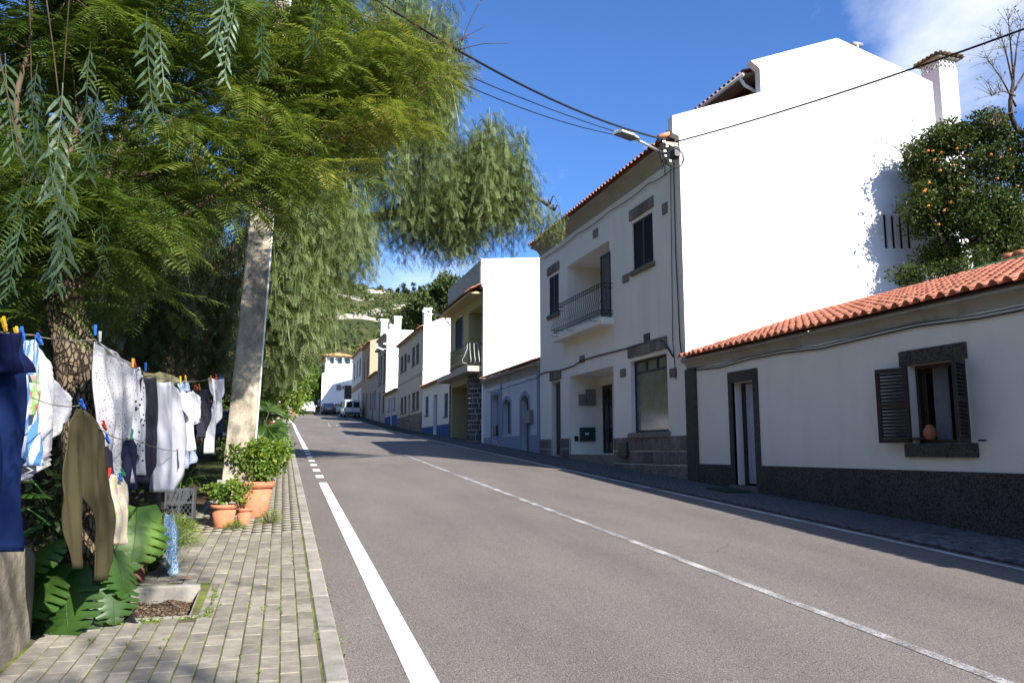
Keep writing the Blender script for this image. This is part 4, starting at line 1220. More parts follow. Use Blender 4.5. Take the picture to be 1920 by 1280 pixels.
row_house('cream_cottage', 'small low cottage with blue base squeezed beside the beige house', 61.58, 68.45, 6.5, m_cream, m_cream, w7, [(64.3, 65.2, 3.9, 5.9)], 1.0, (m_blue, 4.45), shut=m_bluedoor)
w8 = [(69.3, 70.3, 7.6, 10.3), (71.4, 72.4, 7.6, 10.3), (72.9, 73.7, 7.6, 10.3), (69.4, 70.4, 5.0, 6.8)]
t8 = row_house('flat_roofed_house', 'narrow grey-fronted house with cornice, flat roof and white side wall', 68.48, 74.45, 11.9, m_greyrender, m_white2, w8, [(71.8, 73.0, 4.2, 6.9)], flat=True, parapet=.35)
MB().box(XF-.3, XF, 68.5, 74.4, 10.85, 11.05).build('cornice_band', m_cornice, t8)
for yc_, zz in ((70.2, 13.6), (73.2, 13.3)):
    MB().box(XF+.9, XF+1.5, yc_, yc_+.6, 11.9, zz).box(XF+.82, XF+1.58, yc_-.08, yc_+.68, zz, zz+.15).build('chimney', m_white2, t8)
row_house('grey_cottage', 'lower grey rendered house with plain eave in the far row', 74.48, 81.0, 9.1, m_greyrender, m_greyrender, [(75.6, 76.5, 5.6, 7.4), (79.2, 80.1, 5.8, 7.5)], [(77.3, 78.4, 4.6, 7.3)], .9)
t10 = row_house('tan_house', 'tan two-storey house with orange-brown side wall in the far row', 81.03, 88.5, 12.9, m_tan, m_tan, [(82.4, 83.3, 9.2, 11.3), (85.4, 86.3, 9.2, 11.3)], [(82.6, 83.7, 5.2, 7.6), (86.0, 87.1, 5.3, 7.8)], .8)
MB().box(XF+1.2, XF+1.9, 82.0, 82.7, 13, 15.2).box(XF+1.1, XF+2.0, 81.9, 82.8, 15.2, 15.4).build('chimney', m_white2, t10)
t11 = row_house('white_end_house', 'white two-storey house with brown band at the end of the row', 88.53, 100.0, 13.2, m_white, m_white2, [(89.8, 91.4, 10.2, 12.2), (93.2, 94.4, 10.2, 12.2), (96.4, 97.6, 10.2, 12.2)], [(90.5, 92.0, 5.9, 8.2)], .8)
MB().box(XF-.05, XF+.02, 88.6, 99.9, 8.7, 9.35).build('floor_band', m_tan, t11)

# white wall-like house across the head of the street
EY = 104.0
W = empty('white_cross_house', (8, EY, zr(EY)), 'white house across the head of the street with a diagonal shadow', 'house')
zl, zrr = onY(604, 700, EY), onY(664, 679, EY)
dq = (onY(646, 722, EY), onY(659, 745, EY))
outer = [(zl[0], 5.0), (16, 5.0), (16, zrr[2]+2.2), (zrr[0], zrr[2]), (zl[0], zl[2])]
fE = lambda u, v, d: (u, EY+d, v)
dr_ = [(dq[0][0], 7.9), (dq[1][0], 7.9), (dq[1][0], dq[0][2]), (dq[0][0], dq[0][2])]
MB().polywall(outer, [(dr_, .25)], fE, .25).add([(zl[0], EY, 5), (zl[0], EY, zl[2]), (zl[0], EY+9, zl[2]+.3), (zl[0], EY+9, 5)], [(0,1,2,3)]).add([(zl[0], EY, zl[2]), (zrr[0], EY, zrr[2]), (zrr[0], EY+9, zrr[2]), (zl[0], EY+9, zl[2])], [(0,1,2,3)]).build('wall', m_white2, W)
MB().box(dq[0][0], dq[1][0], EY+.2, EY+.26, 7.9, dq[0][2]).build('door', m_darkwood, W)
a, c_ = onY(631, 721, EY), onY(640, 732, EY)
MB().box(a[0], c_[0], EY-.05, EY+.01, c_[2], a[2]).build('tile_panel', m_grey_box, W)
a, c_ = onY(642, 724, EY), onY(644.5, 729, EY)
MB().box(a[0], c_[0], EY-.2, EY+.01, c_[2], a[2]).build('wall_lamp', m_iron, W)
a = onY(640, 741, EY-1.5); MB().box(a[0], XF+.5, EY-1.8, EY-.02, 5, 7.85).build('stair_landing', m_greyrender, W)

# house with orange hipped roof higher up
OY = 150.0
O = empty('hipped_roof_house', (11, OY, 12), 'distant white house with orange hipped roof above the road head', 'house')
a, c_ = onY(609, 705, OY), onY(661, 668, OY)
z_top = c_[2]
MB().box(a[0], c_[0], OY, OY+8, 9, z_top-1.6).box(a[0]+.15, c_[0]-.15, OY+.8, OY+8, z_top-1.6, z_top).build('wall', m_white2, O)
for k in range(4):
    x_ = a[0]+.2+(c_[0]-a[0]-.4)*k/3
    MB().box(x_-.12, x_+.12, OY+.02, OY+.3, z_top-1.6, z_top).build('porch_post', m_white2, O)
for k in range(3):
    x_ = a[0]+.9+1.4*k
    MB().box(x_, x_+.8, OY+.76, OY+.79, z_top-1.35, z_top-.25).build('window', m_glass, O)
for k in range(3):
    x_ = a[0]+.7+1.4*k
    MB().box(x_, x_+.6, OY-.04, OY+.01, z_top-4.4, z_top-3.0).build('window', m_glass, O)
xa, xb = a[0]-.5, c_[0]+.4; ym = OY+3.7
MB().add([(xa, OY-.5, z_top), (xb, OY-.5, z_top), (xb, OY+8.3, z_top), (xa, OY+8.3, z_top), (xa+2, ym, z_top+1.0), (xb-2, ym, z_top+1.0)], [(0,1,5,4), (1,2,5), (2,3,4,5), (3,0,4), (3,2,1,0)]).build('roof', M('orange_far_tile', (0.62, 0.33, 0.16), 0.85, 0.2, 3), O)

# ---------------------------------------------------------------- cables, street lamp, corner bundle
corner = Vector((XF-.06, YG+.02, 8.6))
def pt(px, py, Y): return Vector(onY(px, py, Y))
PT = Vector((-0.10, 11.35, 8.0))            # top of the concrete pole, in the crown
A0 = pt(1248, 262, 16.3)
cable('overhead_cable', [pt(700, -4, 11.6), A0], .022, 'thick black cable from the tree crown to the townhouse corner', sag=.32)
cable('overhead_cable', [pt(700, 62, 11.6), pt(1158, 248, 15.8)], .010, 'upper of two thin wires running to the street lamp', sag=.10)
cable('overhead_cable', [pt(690, 70, 11.6), pt(1160, 254, 15.8)], .010, 'lower of two thin wires running to the street lamp', sag=.22)
cable('overhead_cable', [pt(1268, 266, 16.25), pt(1960, 40, 9.0)], .020, 'black cable crossing the white gable to the upper right', sag=.10)
sl = empty('street_lamp', (XF, YG+.3, 8.4), 'white street lamp on a steel arm at the townhouse corner', 'lamp')
b0, b1 = pt(1243, 287, 16.5), pt(1196, 263, 15.9)
h1 = pt(1158, 249, 15.4)
MB().tube([b0, b1], .030, 8).build('arm', m_metal, sl, True)
ax = (h1-b1); ln_ = ax.length; ax.normalize(); sd = ax.cross(Vector((0, 0, 1))).normalized(); up = sd.cross(ax)
mb = MB()
secs = [(-.05, .04, .03), (.10, .10, .06), (ln_*.45, .15, .07), (ln_*.5, .15, .055), (ln_, .14, .045)]
V = []
for s_, w, h in secs:
    c0 = b1+ax*s_
    V += [c0-sd*w+up*.0, c0-sd*w*.8+up*h, c0+sd*w*.8+up*h, c0+sd*w+up*.0]
mb.add(V, [(i*4+k, i*4+(k+1) % 4, i*4+4+(k+1) % 4, i*4+4+k) for i in range(len(secs)-1) for k in range(4)]+[(0,1,2,3), (19,18,17,16)])
hd = mb.build('lamp_head', m_lamp, sl)
MB().obox(b1+ax*(ln_*.55)-up*.012, ax*ln_*.40, sd*.12, up*.010).build('lens', m_lens, hd)
for k in range(9):
    MB().obox(b1+ax*(ln_*(.55+.05*k))+up*.062, ax*.006, sd*.11, up*.018).build('fin', m_lamp, hd)
# bundle on the corner: box, brackets and loops of cable
bun = empty('cable_bundle', tuple(corner), 'tangle of black cables, clamps and a loop on the townhouse corner', 'cables')
MB().chbox(XF-.16, XF-.0, YG-.05, YG+.20, 8.75, 9.0, .01).build('bracket', m_iron, bun)
lc = pt(1266, 297, 16.25)
MB().tube([lc+Vector((.20*math.cos(a_), -.02, .24*math.sin(a_))) for a_ in [2*PI*k/24 for k in range(25)]], .014, 6, False).build('cable_loop', m_wire, bun, True)
MB().tube([lc+Vector((.23*math.cos(a_)-.02, -.05, .26*math.sin(a_)+.01)) for a_ in [2*PI*k/24 for k in range(25)]], .010, 6, False).build('cable_loop', m_wire, bun, True)
for k in range(9):
    p0 = pt(1240+random.uniform(-6, 14), 262+random.uniform(0, 30), 16.3)
    p3 = pt(1246+random.uniform(-6, 14), 300+random.uniform(0, 34), 16.3)
    md = (p0+p3)/2+Vector((random.uniform(-.12, .1), random.uniform(-.08, 0), random.uniform(-.1, .1)))
    MB().tube([p0, md, p3], random.uniform(.008, .014), 5).build('cable', m_wire, bun, True)
for k in range(5):
    p0 = pt(1240+random.uniform(0, 18), 266+k*9, 16.28)
    MB().obox(p0, (.03, 0, 0), (0, .03, 0), (0, 0, .02)).build('clamp', m_metal, bun)
# drop cables down the corner
cable('drop_cable', [(XF-.03, YG+.25, 8.7), (XF-.03, YG+.28, 6.5), (XF-.03, YG+.20, 4.2), (XF-.05, YG+.05, 3.65)], .014, 'black cable dropping down the townhouse corner', res=4)
cable('drop_cable', [(XF-.03, YG+.42, 8.6), (XF-.03, YG+.50, 5.8), (XF-.03, YG+.55, 4.3), (XF-.03, YG+.45, 3.3)], .010, 'thinner cable beside the corner drop cable of the townhouse', res=4)
# wavy cable along the facade between the storeys
pts = []
for px, py in ((1262, 668), (1245, 640), (1232, 637), (1180, 652), (1120, 667), (1090, 676), (1075, 686), (1050, 694), (1020, 698), (1011, 703)):
    q = onX(px, py, XF-.03); pts.append(tuple(q))
cable('wall_cable', pts, .020, 'thick black cable sagging across the townhouse front between the storeys', res=3)
pts = [tuple(onX(px, py, XF-.36)) for px, py in ((1236, 300), (1190, 340), (1130, 385), (1075, 430))]
cable('wall_cable', [(XF-.05, YG+.3, 8.55)]+[(XF-.05, y_, 8.60) for y_ in (18, 20.5, 23, 26.5)], .012, 'cable running along the townhouse front under its cornice', sag=.05, res=5)
cable('overhead_cable', [(XF-.1, 26.9, 8.45), (XF-.05, 35.0, 9.3)], .012, 'cable sagging from the townhouse to the yellow house', sag=.5)
pts = [tuple(onX(px, py, XF-.24)) for px, py in ((1010, 706), (990, 712), (960, 722), (930, 731), (915, 735))]
cable('wall_cable', pts, .016, 'black cable along the front of the blue-trimmed cottage', sag=.03, res=4)
cable('overhead_cable', [(XF-.05, 42.3, 8.9), (XF-.05, 50.7, 9.6)], .014, 'cable looping from the yellow house to the beige house', sag=.7)
# lamps on arms further up the row
for (px0, py0, px1, py1, Yl, lab) in ((844, 610, 805, 590, 42.6, 'small street lamp on a curved arm before the beige house'), (747, 668, 717, 655, 62, 'small street lamp on a curved arm beyond the beige house')):
    s2 = empty('street_lamp', (XF, Yl, 8), lab, 'lamp')
    p0, p1 = pt(px0, py0, Yl), pt(px1, py1, Yl-1.2)
    MB().tube([p0, p0.lerp(p1, .35)+Vector((0, 0, .35)), p0.lerp(p1, .7)+Vector((0, 0, .25)), p1], .035, 6).build('arm', m_metal, s2, True)
    d_ = (p1-p0).normalized()
    MB().obox(p1+d_*.25, d_*.35, Vector((0, .12, 0)), Vector((0, 0, .06))).build('lamp_head', m_lamp, s2)

# ================================================================== VEGETATION
def unit(v): return v/np.maximum(np.linalg.norm(v, axis=-1, keepdims=True), 1e-9)
class Proto:
    def __init__(s): s.V = []; s.T = []; s.n = 0
    def tri(s, a, b_, c_):
        s.V += [a, b_, c_]; s.T.append((s.n, s.n+1, s.n+2)); s.n += 3
    def quad(s, a, b_, c_, d):
        s.V += [a, b_, c_, d]; s.T += [(s.n, s.n+1, s.n+2), (s.n, s.n+2, s.n+3)]; s.n += 4
    def arr(s): return np.array(s.V, np.float32), np.array(s.T, np.int32)
def leaflet(p, base, d, side, ln, w, kite=False):
    """slender leaflet from base along d, its blade across side"""
    if kite:
        m = base+d*ln*.45; p.quad(base, m+side*w, base+d*ln, m-side*w)
    else:
        p.tri(base+side*w*.6+d*ln*.1, base-side*w*.6+d*ln*.25, base+d*ln)
def pepper_strand(seed, Lg=1.3, nleaf=15, leafL=.24, npair=9, lfl=.05, lw=.0065, kite=False, spread=1.0):
    r = np.random.default_rng(seed); p = Proto()
    sway = r.uniform(-.12, .12, 2)
    pts = [np.array([sway[0]*(u**1.5)*Lg, sway[1]*(u**1.5)*Lg, -u*Lg]) for u in np.linspace(0, 1, 7)]
    for a, b_ in zip(pts[:-1], pts[1:]):
        w = .006
        p.quad(a+[w, 0, 0], a-[w, 0, 0], b_-[w*.6, 0, 0], b_+[w*.6, 0, 0])
    az = r.uniform(0, 6.28)
    for i in range(nleaf):
        u = (i+.4)/nleaf
        k = u*6; j = min(int(k), 5); b0 = pts[j]*(1-(k-j))+pts[j+1]*(k-j)
        az += 2.4+r.uniform(-.4, .4)
        out = np.array([math.cos(az), math.sin(az), 0.0]); perp = np.array([-math.sin(az), math.cos(az), 0.0])
        el = leafL*r.uniform(.75, 1.15)
        ang0 = r.uniform(-.05, .45)*spread
        q = b0.copy(); prev = b0.copy()
        twist = r.uniform(-.5, .5)
        for s_ in range(npair):
            f = (s_+1)/npair
            a = ang0-1.1*f
            d = out*math.cos(a)*.75+np.array([0, 0, math.sin(a)-.30]); d /= np.linalg.norm(d)
            q = prev+d*el/npair
            sdir = perp*math.cos(twist)+np.cross(d, perp)*math.sin(twist)
            ln = lfl*(1-.35*abs(f-.45))*r.uniform(.85, 1.1)
            for sg in (-1, 1):
                dd = d*.62+sdir*sg*.72+np.array([0, 0, -.18]); dd /= np.linalg.norm(dd)
                leaflet(p, q, dd, np.cross(dd, np.cross(d, sdir))*1.0, ln, lw, kite)
            prev = q
    return p.arr()
def frond(seed, Lg=.44, npin=15):
    """feathery leaf: rachis with paired comb-like pinnae; grows along +x, droops"""
    r = np.random.default_rng(seed); p = Proto()
    prev = np.zeros(3); dr_ = r.uniform(.2, .75)
    for s_ in range(npin):
        f = (s_+1)/npin
        d = np.array([math.cos(dr_*f*1.4), 0, -math.sin(dr_*f*1.4)])
        q = prev+d*Lg/npin
        p.tri(prev+[0, .0022, 0], prev-[0, .0022, 0], q)
        if s_ > 1:
            pl = .125*math.sin(PI*(.20+.74*f))*r.uniform(.85, 1.12)
            for sg in (-1, 1):
                if r.random() < .06: continue
                pd = np.array([.42*d[0], sg*.90, .42*d[2]-.14+r.uniform(-.12, .12)]); pd /= np.linalg.norm(pd)
                s2 = np.cross(pd, np.array([0, 0, 1.0])); s2 /= np.linalg.norm(s2); w = .0068*r.uniform(.8, 1.25)
                m_ = q+pd*pl*.55
                p.quad(q, m_+s2*w, q+pd*pl+np.array([0, 0, -.10*pl]), m_-s2*w)
        prev = q
    return p.arr()
def place(protos, P_, rot, sc, ridx=None, rng=RNG):
    """copies of prototypes at points P_ with 3x3 rotations; returns arrays plus a random value per copy"""
    n = len(P_); k = rng.integers(0, len(protos), n)
    VV, TT, RR, off = [], [], [], 0
    base = rng.random(n) if ridx is None else ridx
    for j, (v, tr) in enumerate(protos):
        idx = np.where(k == j)[0]
        if not len(idx): continue
        W = np.einsum('nij,vj->nvi', rot[idx]*sc[idx][:, None, None], v)+P_[idx][:, None, :]
        m, nv = len(idx), len(v)
        TT.append((tr[None]+(np.arange(m)*nv)[:, None, None]+off).reshape(-1, 3))
        rv = np.repeat(base[idx], nv).reshape(m, nv)
        jit = np.repeat(rng.uniform(-.16, .16, (m, (nv+2)//3)), 3, axis=1)[:, :nv]
        RR.append(np.clip(rv+jit, 0, 1).ravel())
        VV.append(W.reshape(-1, 3)); off += m*nv
    return np.concatenate(VV), np.concatenate(TT), np.concatenate(RR)
def rotz(a, tilt=None, tdir=None):
    n = len(a); R_ = np.zeros((n, 3, 3)); c_, s_ = np.cos(a), np.sin(a)
    R_[:, 0, 0] = c_; R_[:, 0, 1] = -s_; R_[:, 1, 0] = s_; R_[:, 1, 1] = c_; R_[:, 2, 2] = 1
    if tilt is not None:
        T_ = np.zeros((n, 3, 3)); ct, st = np.cos(tilt), np.sin(tilt)
        T_[:, 0, 0] = ct; T_[:, 0, 2] = st; T_[:, 2, 0] = -st; T_[:, 2, 2] = ct; T_[:, 1, 1] = 1
        R_ = R_ @ T_
    return R_
def leaf_cloud(centers, radii, n, size, rng=RNG, shell_=.55, flat=1.0):
    """leaf-sized kites scattered through ellipsoids; centers (k,3), radii (k,3)"""
    k = len(centers); idx = rng.integers(0, k, n)
    u = unit(rng.normal(size=(n, 3))); rr = shell_+(1-shell_)*rng.random(n)**.6
    P_ = centers[idx]+u*radii[idx]*rr[:, None]
    d = unit(rng.normal(size=(n, 3))+u*.8+np.array([0, 0, -.15])); s_ = unit(np.cross(d, rng.normal(size=(n, 3))))
    ln = size*rng.uniform(.6, 1.25, n)[:, None]; w = ln*.27*flat
    V = np.stack([P_, P_+d*ln*.5+s_*w, P_+d*ln, P_+d*ln*.5-s_*w], 1).reshape(-1, 3)
    b_ = np.arange(n)[:, None]*4
    T = np.stack([b_+[0, 1, 2], b_+[0, 2, 3]], 1).reshape(-1, 3)
    cl = rng.random(k)
    R_ = np.repeat(np.clip(cl[idx]*.45+rng.random(n)*.55, 0, 1), 4)
    return V, T, R_
def merge(parts):
    VV, TT, RR, off = [], [], [], 0
    for v, t_, r_ in parts:
        VV.append(v); TT.append(t_+off); RR.append(r_); off += len(v)
    return np.concatenate(VV), np.concatenate(TT), np.concatenate(RR)
def pxpath(lst): return [Vector(onY(*q)) for q in lst]
def smooth_path(pts, k=4):
    pts = [Vector(p) for p in pts]; out = []
    for i in range(len(pts)-1):
        p0, p1, p2, p3 = pts[max(i-1, 0)], pts[i], pts[i+1], pts[min(i+2, len(pts)-1)]
        for j in range(k):
            u = j/k
            out.append(.5*((2*p1)+(p2-p0)*u+(2*p0-5*p1+4*p2-p3)*u*u+(3*p1-p0-3*p2+p3)*u**3))
    out.append(pts[-1]); return out
def limb(mb, pts, r0, r1, n=7, wob=.0):
    P_ = smooth_path(pts)
    m = len(P_)
    R_ = [r0+(r1-r0)*i/(m-1)+random.uniform(-wob, wob)*r0 for i in range(m)]
    mb.tube(P_, R_, n); return P_
def ellipsoid_pts(px, py, rx, ry, Y, ry_depth, n, rng=RNG, top=False, hollow=.0):
    """random points in an ellipsoid given by its place and half sizes in the photograph and its distance"""
    c_ = onY(px, py, Y); sc = np.linalg.norm(c_-_C)/FPX
    u = unit(rng.normal(size=(n, 3)))*(hollow+(1-hollow)*rng.random(n)**(1/2.2))[:, None]
    if top: u[:, 2] = np.abs(u[:, 2])*1.2-.35
    return c_+u*np.array([rx*sc, ry_depth, ry*sc])

# ---------------------------------------------------------------- A: feathery-leaved tree with rough trunk among the washing
ta = empty('feathery_tree', tuple(onY(150, 1140, 6.25)), 'feathery yellow-green tree with rough leaning trunk between the washing', 'tree')
mb = MB()
tp = [onY(168, 1180, 6.3), onY(160, 980, 6.28), onY(150, 800, 6.25), onY(142, 680, 6.2), onY(122, 580, 6.2), onY(98, 490, 6.25)]
P_ = smooth_path(tp, 6); m = len(P_)
# fluted trunk
V = []; n = 22
for i, p in enumerate(P_):
    f = i/(m-1); r_ = .150-.030*f+.05*max(0, f-.8)*5+.06*max(0, .2-f)*5
    for k in range(n):
        a = 2*PI*k/n
        rr = r_*(1+.07*math.sin(3*a+f*4)+.05*math.sin(7*a-f*9)+random.uniform(-.03, .03))
        V.append((p.x+rr*math.cos(a), p.y+rr*math.sin(a), p.z))
mb.add(V, [(i*n+k, i*n+(k+1) % n, (i+1)*n+(k+1) % n, (i+1)*n+k) for i in range(m-1) for k in range(n)]+[tuple((m-1)*n+k for k in range(n))])
mb.build('trunk', m_bark, ta, True)
br = [[(110, 520, 6.2), (60, 380, 6.2), (30, 200, 6.3), (60, 60, 6.5), (50, -80, 6.6)],
      [(105, 500, 6.22), (120, 330, 6.4), (170, 150, 6.7), (180, 40, 7.0), (200, -60, 7.2)],
      [(115, 510, 6.25), (190, 360, 6.6), (240, 220, 6.9), (240, 60, 7.2), (250, -60, 7.4)],
      [(130, 560, 6.2), (190, 500, 6.3), (300, 430, 6.6), (380, 380, 6.8), (470, 320, 7.0), (560, 290, 7.3)],
      [(120, 530, 6.2), (180, 440, 6.5), (240, 345, 6.9), (330, 240, 7.3), (440, 160, 7.7), (530, 80, 8.0)],
      [(250, 330, 6.9), (400, 300, 7.4), (500, 265, 7.7), (600, 265, 7.9), (680, 240, 8.1), (760, 190, 8.3), (800, 110, 8.4)],
      [(600, 266, 7.9), (625, 200, 8.0), (650, 130, 8.1), (665, 60, 8.2)],
      [(550, 262, 7.7), (560, 180, 7.8), (575, 90, 7.9), (580, 10, 8.0)],
      [(690, 236, 8.1), (770, 170, 8.3), (840, 140, 8.4)]]
tips = []
bo = MB()
for k, q in enumerate(br):
    PP = limb(bo, pxpath(q), [.034, .026, .030, .034, .028, .020, .012, .012, .012][k], .008, 7, .05)
    tips += [Vector(p) for p in PP[len(PP)//3:]]
# twigs
for k in range(150):
    p = random.choice(tips)
    d = Vector((random.uniform(-1, 1), random.uniform(-.6, 1), random.uniform(-.15, .9))).normalized()*random.uniform(.35, .9)
    limb(bo, [p, p+d*.5+Vector((0, 0, .04)), p+d], .008, .003, 4); tips.append(p+d); tips.append(p+d*.6)
bo.build('branches', m_twig, ta, True)
FR = [frond(100+k) for k in range(6)]
cen = [np.array([tuple(p) for p in tips])]
for (px, py, rx, ry, Y, dep, n) in ((250, 110, 290, 150, 7.4, 1.2, 75), (600, 190, 190, 150, 8.0, 1.0, 95), (470, 330, 150, 90, 7.4, .8, 45), (140, 60, 170, 120, 6.9, .9, 40), (420, 60, 240, 110, 7.8, 1.2, 55), (760, 160, 80, 90, 8.3, .6, 30), (250, 540, 130, 90, 7.2, .6, 9), (120, 580, 60, 60, 6.0, .2, 6), (150, 430, 120, 70, 6.2, .5, 46), (60, 330, 80, 90, 6.1, .4, 26)):
    cen.append(ellipsoid_pts(px, py, rx, ry, Y, dep, n))
cen = np.concatenate(cen)
# keep rosettes off the middle of the frame's open gap (sky shows there) and off the washing
px_ = lambda p: (960+FPX*((p-_C) @ _R)/((p-_C) @ _F), 640-FPX*((p-_C) @ _U)/((p-_C) @ _F))
keep = []
for p in cen:
    x_, y_ = px_(p)
    if 90 < x_ < 260 and 150 < y_ < 330 and random.random() < .45: continue
    if y_ > 600 and random.random() < .7: continue
    if x_ > 850 or (x_ > 760 and y_ > 300): continue
    if random.random() < (.78 if x_ > 740 else .55 if x_ > 560 else .40): continue
    keep.append(p)
cen = np.array(keep)
nf = 10
Pp = np.repeat(cen, nf, 0)+RNG.normal(0, .05, (len(cen)*nf, 3))
az = RNG.uniform(0, 2*PI, len(Pp)); tilt = RNG.uniform(-.5, .55, len(Pp))
pxs = np.array([px_(p)[0] for p in cen]); warm = np.clip(.25+.40*(pxs-300)/550, .1, .7)
rid = np.repeat(np.clip(warm+RNG.uniform(-.25, .25, len(cen)), 0, 1), nf)
V, T, R_ = place(FR, Pp, rotz(az, tilt), RNG.uniform(.75, 1.35, len(Pp)), rid)
np_mesh('crown', V, T, m_leaf_fern, ta, R_, 'stuff')
NT = len(T)

# ---------------------------------------------------------------- B: big weeping pepper tree over the street
tb = empty('weeping_pepper_tree', (-2.2, 20.5, zr(20.5)), 'huge weeping pepper tree with drooping grey-green foliage arching over the road', 'tree')
bt = MB()
limb(bt, [(-2.2, 20.5, zr(20.5)-.2), (-2.3, 20.3, 3.0), (-2.0, 20.0, 4.6), (-1.4, 19.6, 6.0)], .52, .40, 14, .06)
bt.build('trunk', m_bark2, tb, True)
bb = MB(); tipsB = []
limbsB = [[(-1.5, 19.6, 5.9), (.4, 19.2, 8.0), tuple(onY(700, 250, 18.5)), tuple(onY(760, 120, 18.5))],
          [(-1.4, 19.6, 5.9), (.6, 19.4, 7.0), tuple(onY(780, 390, 19)), tuple(onY(850, 320, 19)), tuple(onY(930, 230, 19))],
          [tuple(onY(790, 385, 19)), tuple(onY(880, 370, 19)), tuple(onY(980, 360, 19)), tuple(onY(1040, 395, 19))],
          [(-1.8, 19.9, 5.2), (-1.0, 17.0, 7.2), tuple(onY(560, 300, 15.0)), tuple(onY(600, 180, 14.5))],
          [(-1.8, 19.9, 5.2), (-1.5, 16.6, 6.5), tuple(onY(470, 330, 13.6)), tuple(onY(500, 200, 13))],
          [(-1.6, 19.7, 5.7), (-2.2, 20.5, 9), tuple(onY(560, 60, 19)), tuple(onY(600, -60, 19))],
          [(-2, 20, 5), (-4, 18, 7.5), (-5.5, 16, 9)]]
for k, q in enumerate(limbsB): tipsB += limb(bb, q, .22 if k < 2 else .14, .03, 8, .06)
# blobs: px, py, rx, ry, Y, depth, strands, strand scale
blB = [(600, 40, 180, 130, 17.5, 2.2, 360, 1.2), (770, 60, 95, 120, 19, 1.8, 330, 1.25), (690, 230, 150, 110, 18, 2.0, 330, 1.15), (810, 130, 62, 130, 18.5, 1.4, 200, 1.15),
       (915, 280, 78, 75, 19, 1.4, 330, 1.15), (860, 330, 110, 60, 19, 1.5, 300, 1.1), (1030, 395, 34, 18, 18.6, .5, 46, .55), (975, 350, 50, 60, 18.8, .9, 90, .9),
       (800, 385, 120, 45, 19.5, 1.6, 230, .85), (580, 350, 110, 100, 14.5, 1.4, 260, 1.0), (540, 470, 80, 80, 14, 1.2, 260, 1.05), (530, 590, 55, 45, 14.2, 1.0, 90, .8), (595, 480, 50, 70, 15, 1.0, 120, .95),
       (500, 560, 40, 60, 14, .8, 60, .9), (660, 420, 60, 60, 16.5, 1.2, 110, .85), (850, 425, 60, 25, 19, .8, 60, .7)]
PS = [pepper_strand(200+k, 1.25, 13, .29, 7, .078, .0085, True) for k in range(8)]
PP, SS, RR_ = [], [], []
for (px, py, rx, ry, Y, dep, n, s_) in blB:
    q = ellipsoid_pts(px, py, rx, ry, Y, dep, n); PP.append(q); SS.append(RNG.uniform(.7, 1.15, n)*s_)
    zc = q[:, 2]-q[:, 2].mean(); RR_.append(np.clip(.5+RNG.normal(0, .2, n), 0, 1))
    c_ = Vector(q.mean(0))
    for j in range(max(4, n//14)):
        p1 = Vector(q[j]); p0 = min(tipsB, key=lambda t_: (t_-p1).length)
        md = (p0+p1)/2+Vector((0, 0, .25))
        limb(bb, [p0, md, p1], .022, .006, 4)
bb.build('branches', m_bark2, tb, True)
PP = np.concatenate(PP); SS = np.concatenate(SS); RR_ = np.concatenate(RR_)
V, T, R_ = place(PS, PP, rotz(RNG.uniform(0, 2*PI, len(PP)), RNG.uniform(-.12, .12, len(PP))), SS, RR_)
np_mesh('crown', V, T, m_leaf_pepper, tb, R_, 'stuff')
NT += len(T)

# ---------------------------------------------------------------- D: shaded weeping tree behind the washing
td = empty('shaded_pepper_tree', (-3.2, 12.5, zr(12.5)), 'darker weeping tree hanging in shade behind the washing', 'tree')
bt = MB()
limb(bt, [(-3.2, 12.5, .3), (-3.0, 12.4, 2.4), (-2.6, 12.2, 4.2), (-2.2, 12, 6.2)], .26, .16, 10, .06)
bt.build('trunk', m_bark2, td, True)
bb = MB(); td_t = []
for q in ([(-2.8, 12.3, 3.6), (-1.8, 12, 4.8), (-.9, 12.4, 5.2)], [(-2.6, 12.2, 4.2), (-3.6, 11.6, 5.8), (-4.2, 10.5, 6.6)], [(-2.4, 12.1, 5.2), (-1.4, 13, 6.6), (-.6, 13.5, 7.2)], [(-2.9, 12.4, 3), (-3.6, 10.8, 4.0), (-3.9, 9.6, 4.4)], [(-2.9, 12.4, 2.7), (-2.2, 12.6, 3.6), (-1.6, 13.2, 3.9)]):
    td_t += limb(bb, q, .09, .02, 7, .05)
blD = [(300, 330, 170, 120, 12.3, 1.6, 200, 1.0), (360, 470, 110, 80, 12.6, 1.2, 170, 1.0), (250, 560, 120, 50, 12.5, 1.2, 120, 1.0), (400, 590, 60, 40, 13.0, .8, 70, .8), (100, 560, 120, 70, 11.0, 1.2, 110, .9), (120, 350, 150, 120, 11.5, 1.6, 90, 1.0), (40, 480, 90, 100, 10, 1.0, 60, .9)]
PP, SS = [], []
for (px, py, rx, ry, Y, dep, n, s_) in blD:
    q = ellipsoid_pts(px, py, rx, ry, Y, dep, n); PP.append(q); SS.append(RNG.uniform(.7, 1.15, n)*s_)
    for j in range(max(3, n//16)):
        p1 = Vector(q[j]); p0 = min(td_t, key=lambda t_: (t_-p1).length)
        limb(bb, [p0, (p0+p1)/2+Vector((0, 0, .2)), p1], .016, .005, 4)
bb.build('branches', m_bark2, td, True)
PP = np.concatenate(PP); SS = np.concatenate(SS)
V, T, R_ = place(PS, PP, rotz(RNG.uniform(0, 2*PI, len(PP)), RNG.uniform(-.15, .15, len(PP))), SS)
np_mesh('crown', V, T, m_leaf_pepper_shaded, td, R_, 'stuff')
NT += len(T)

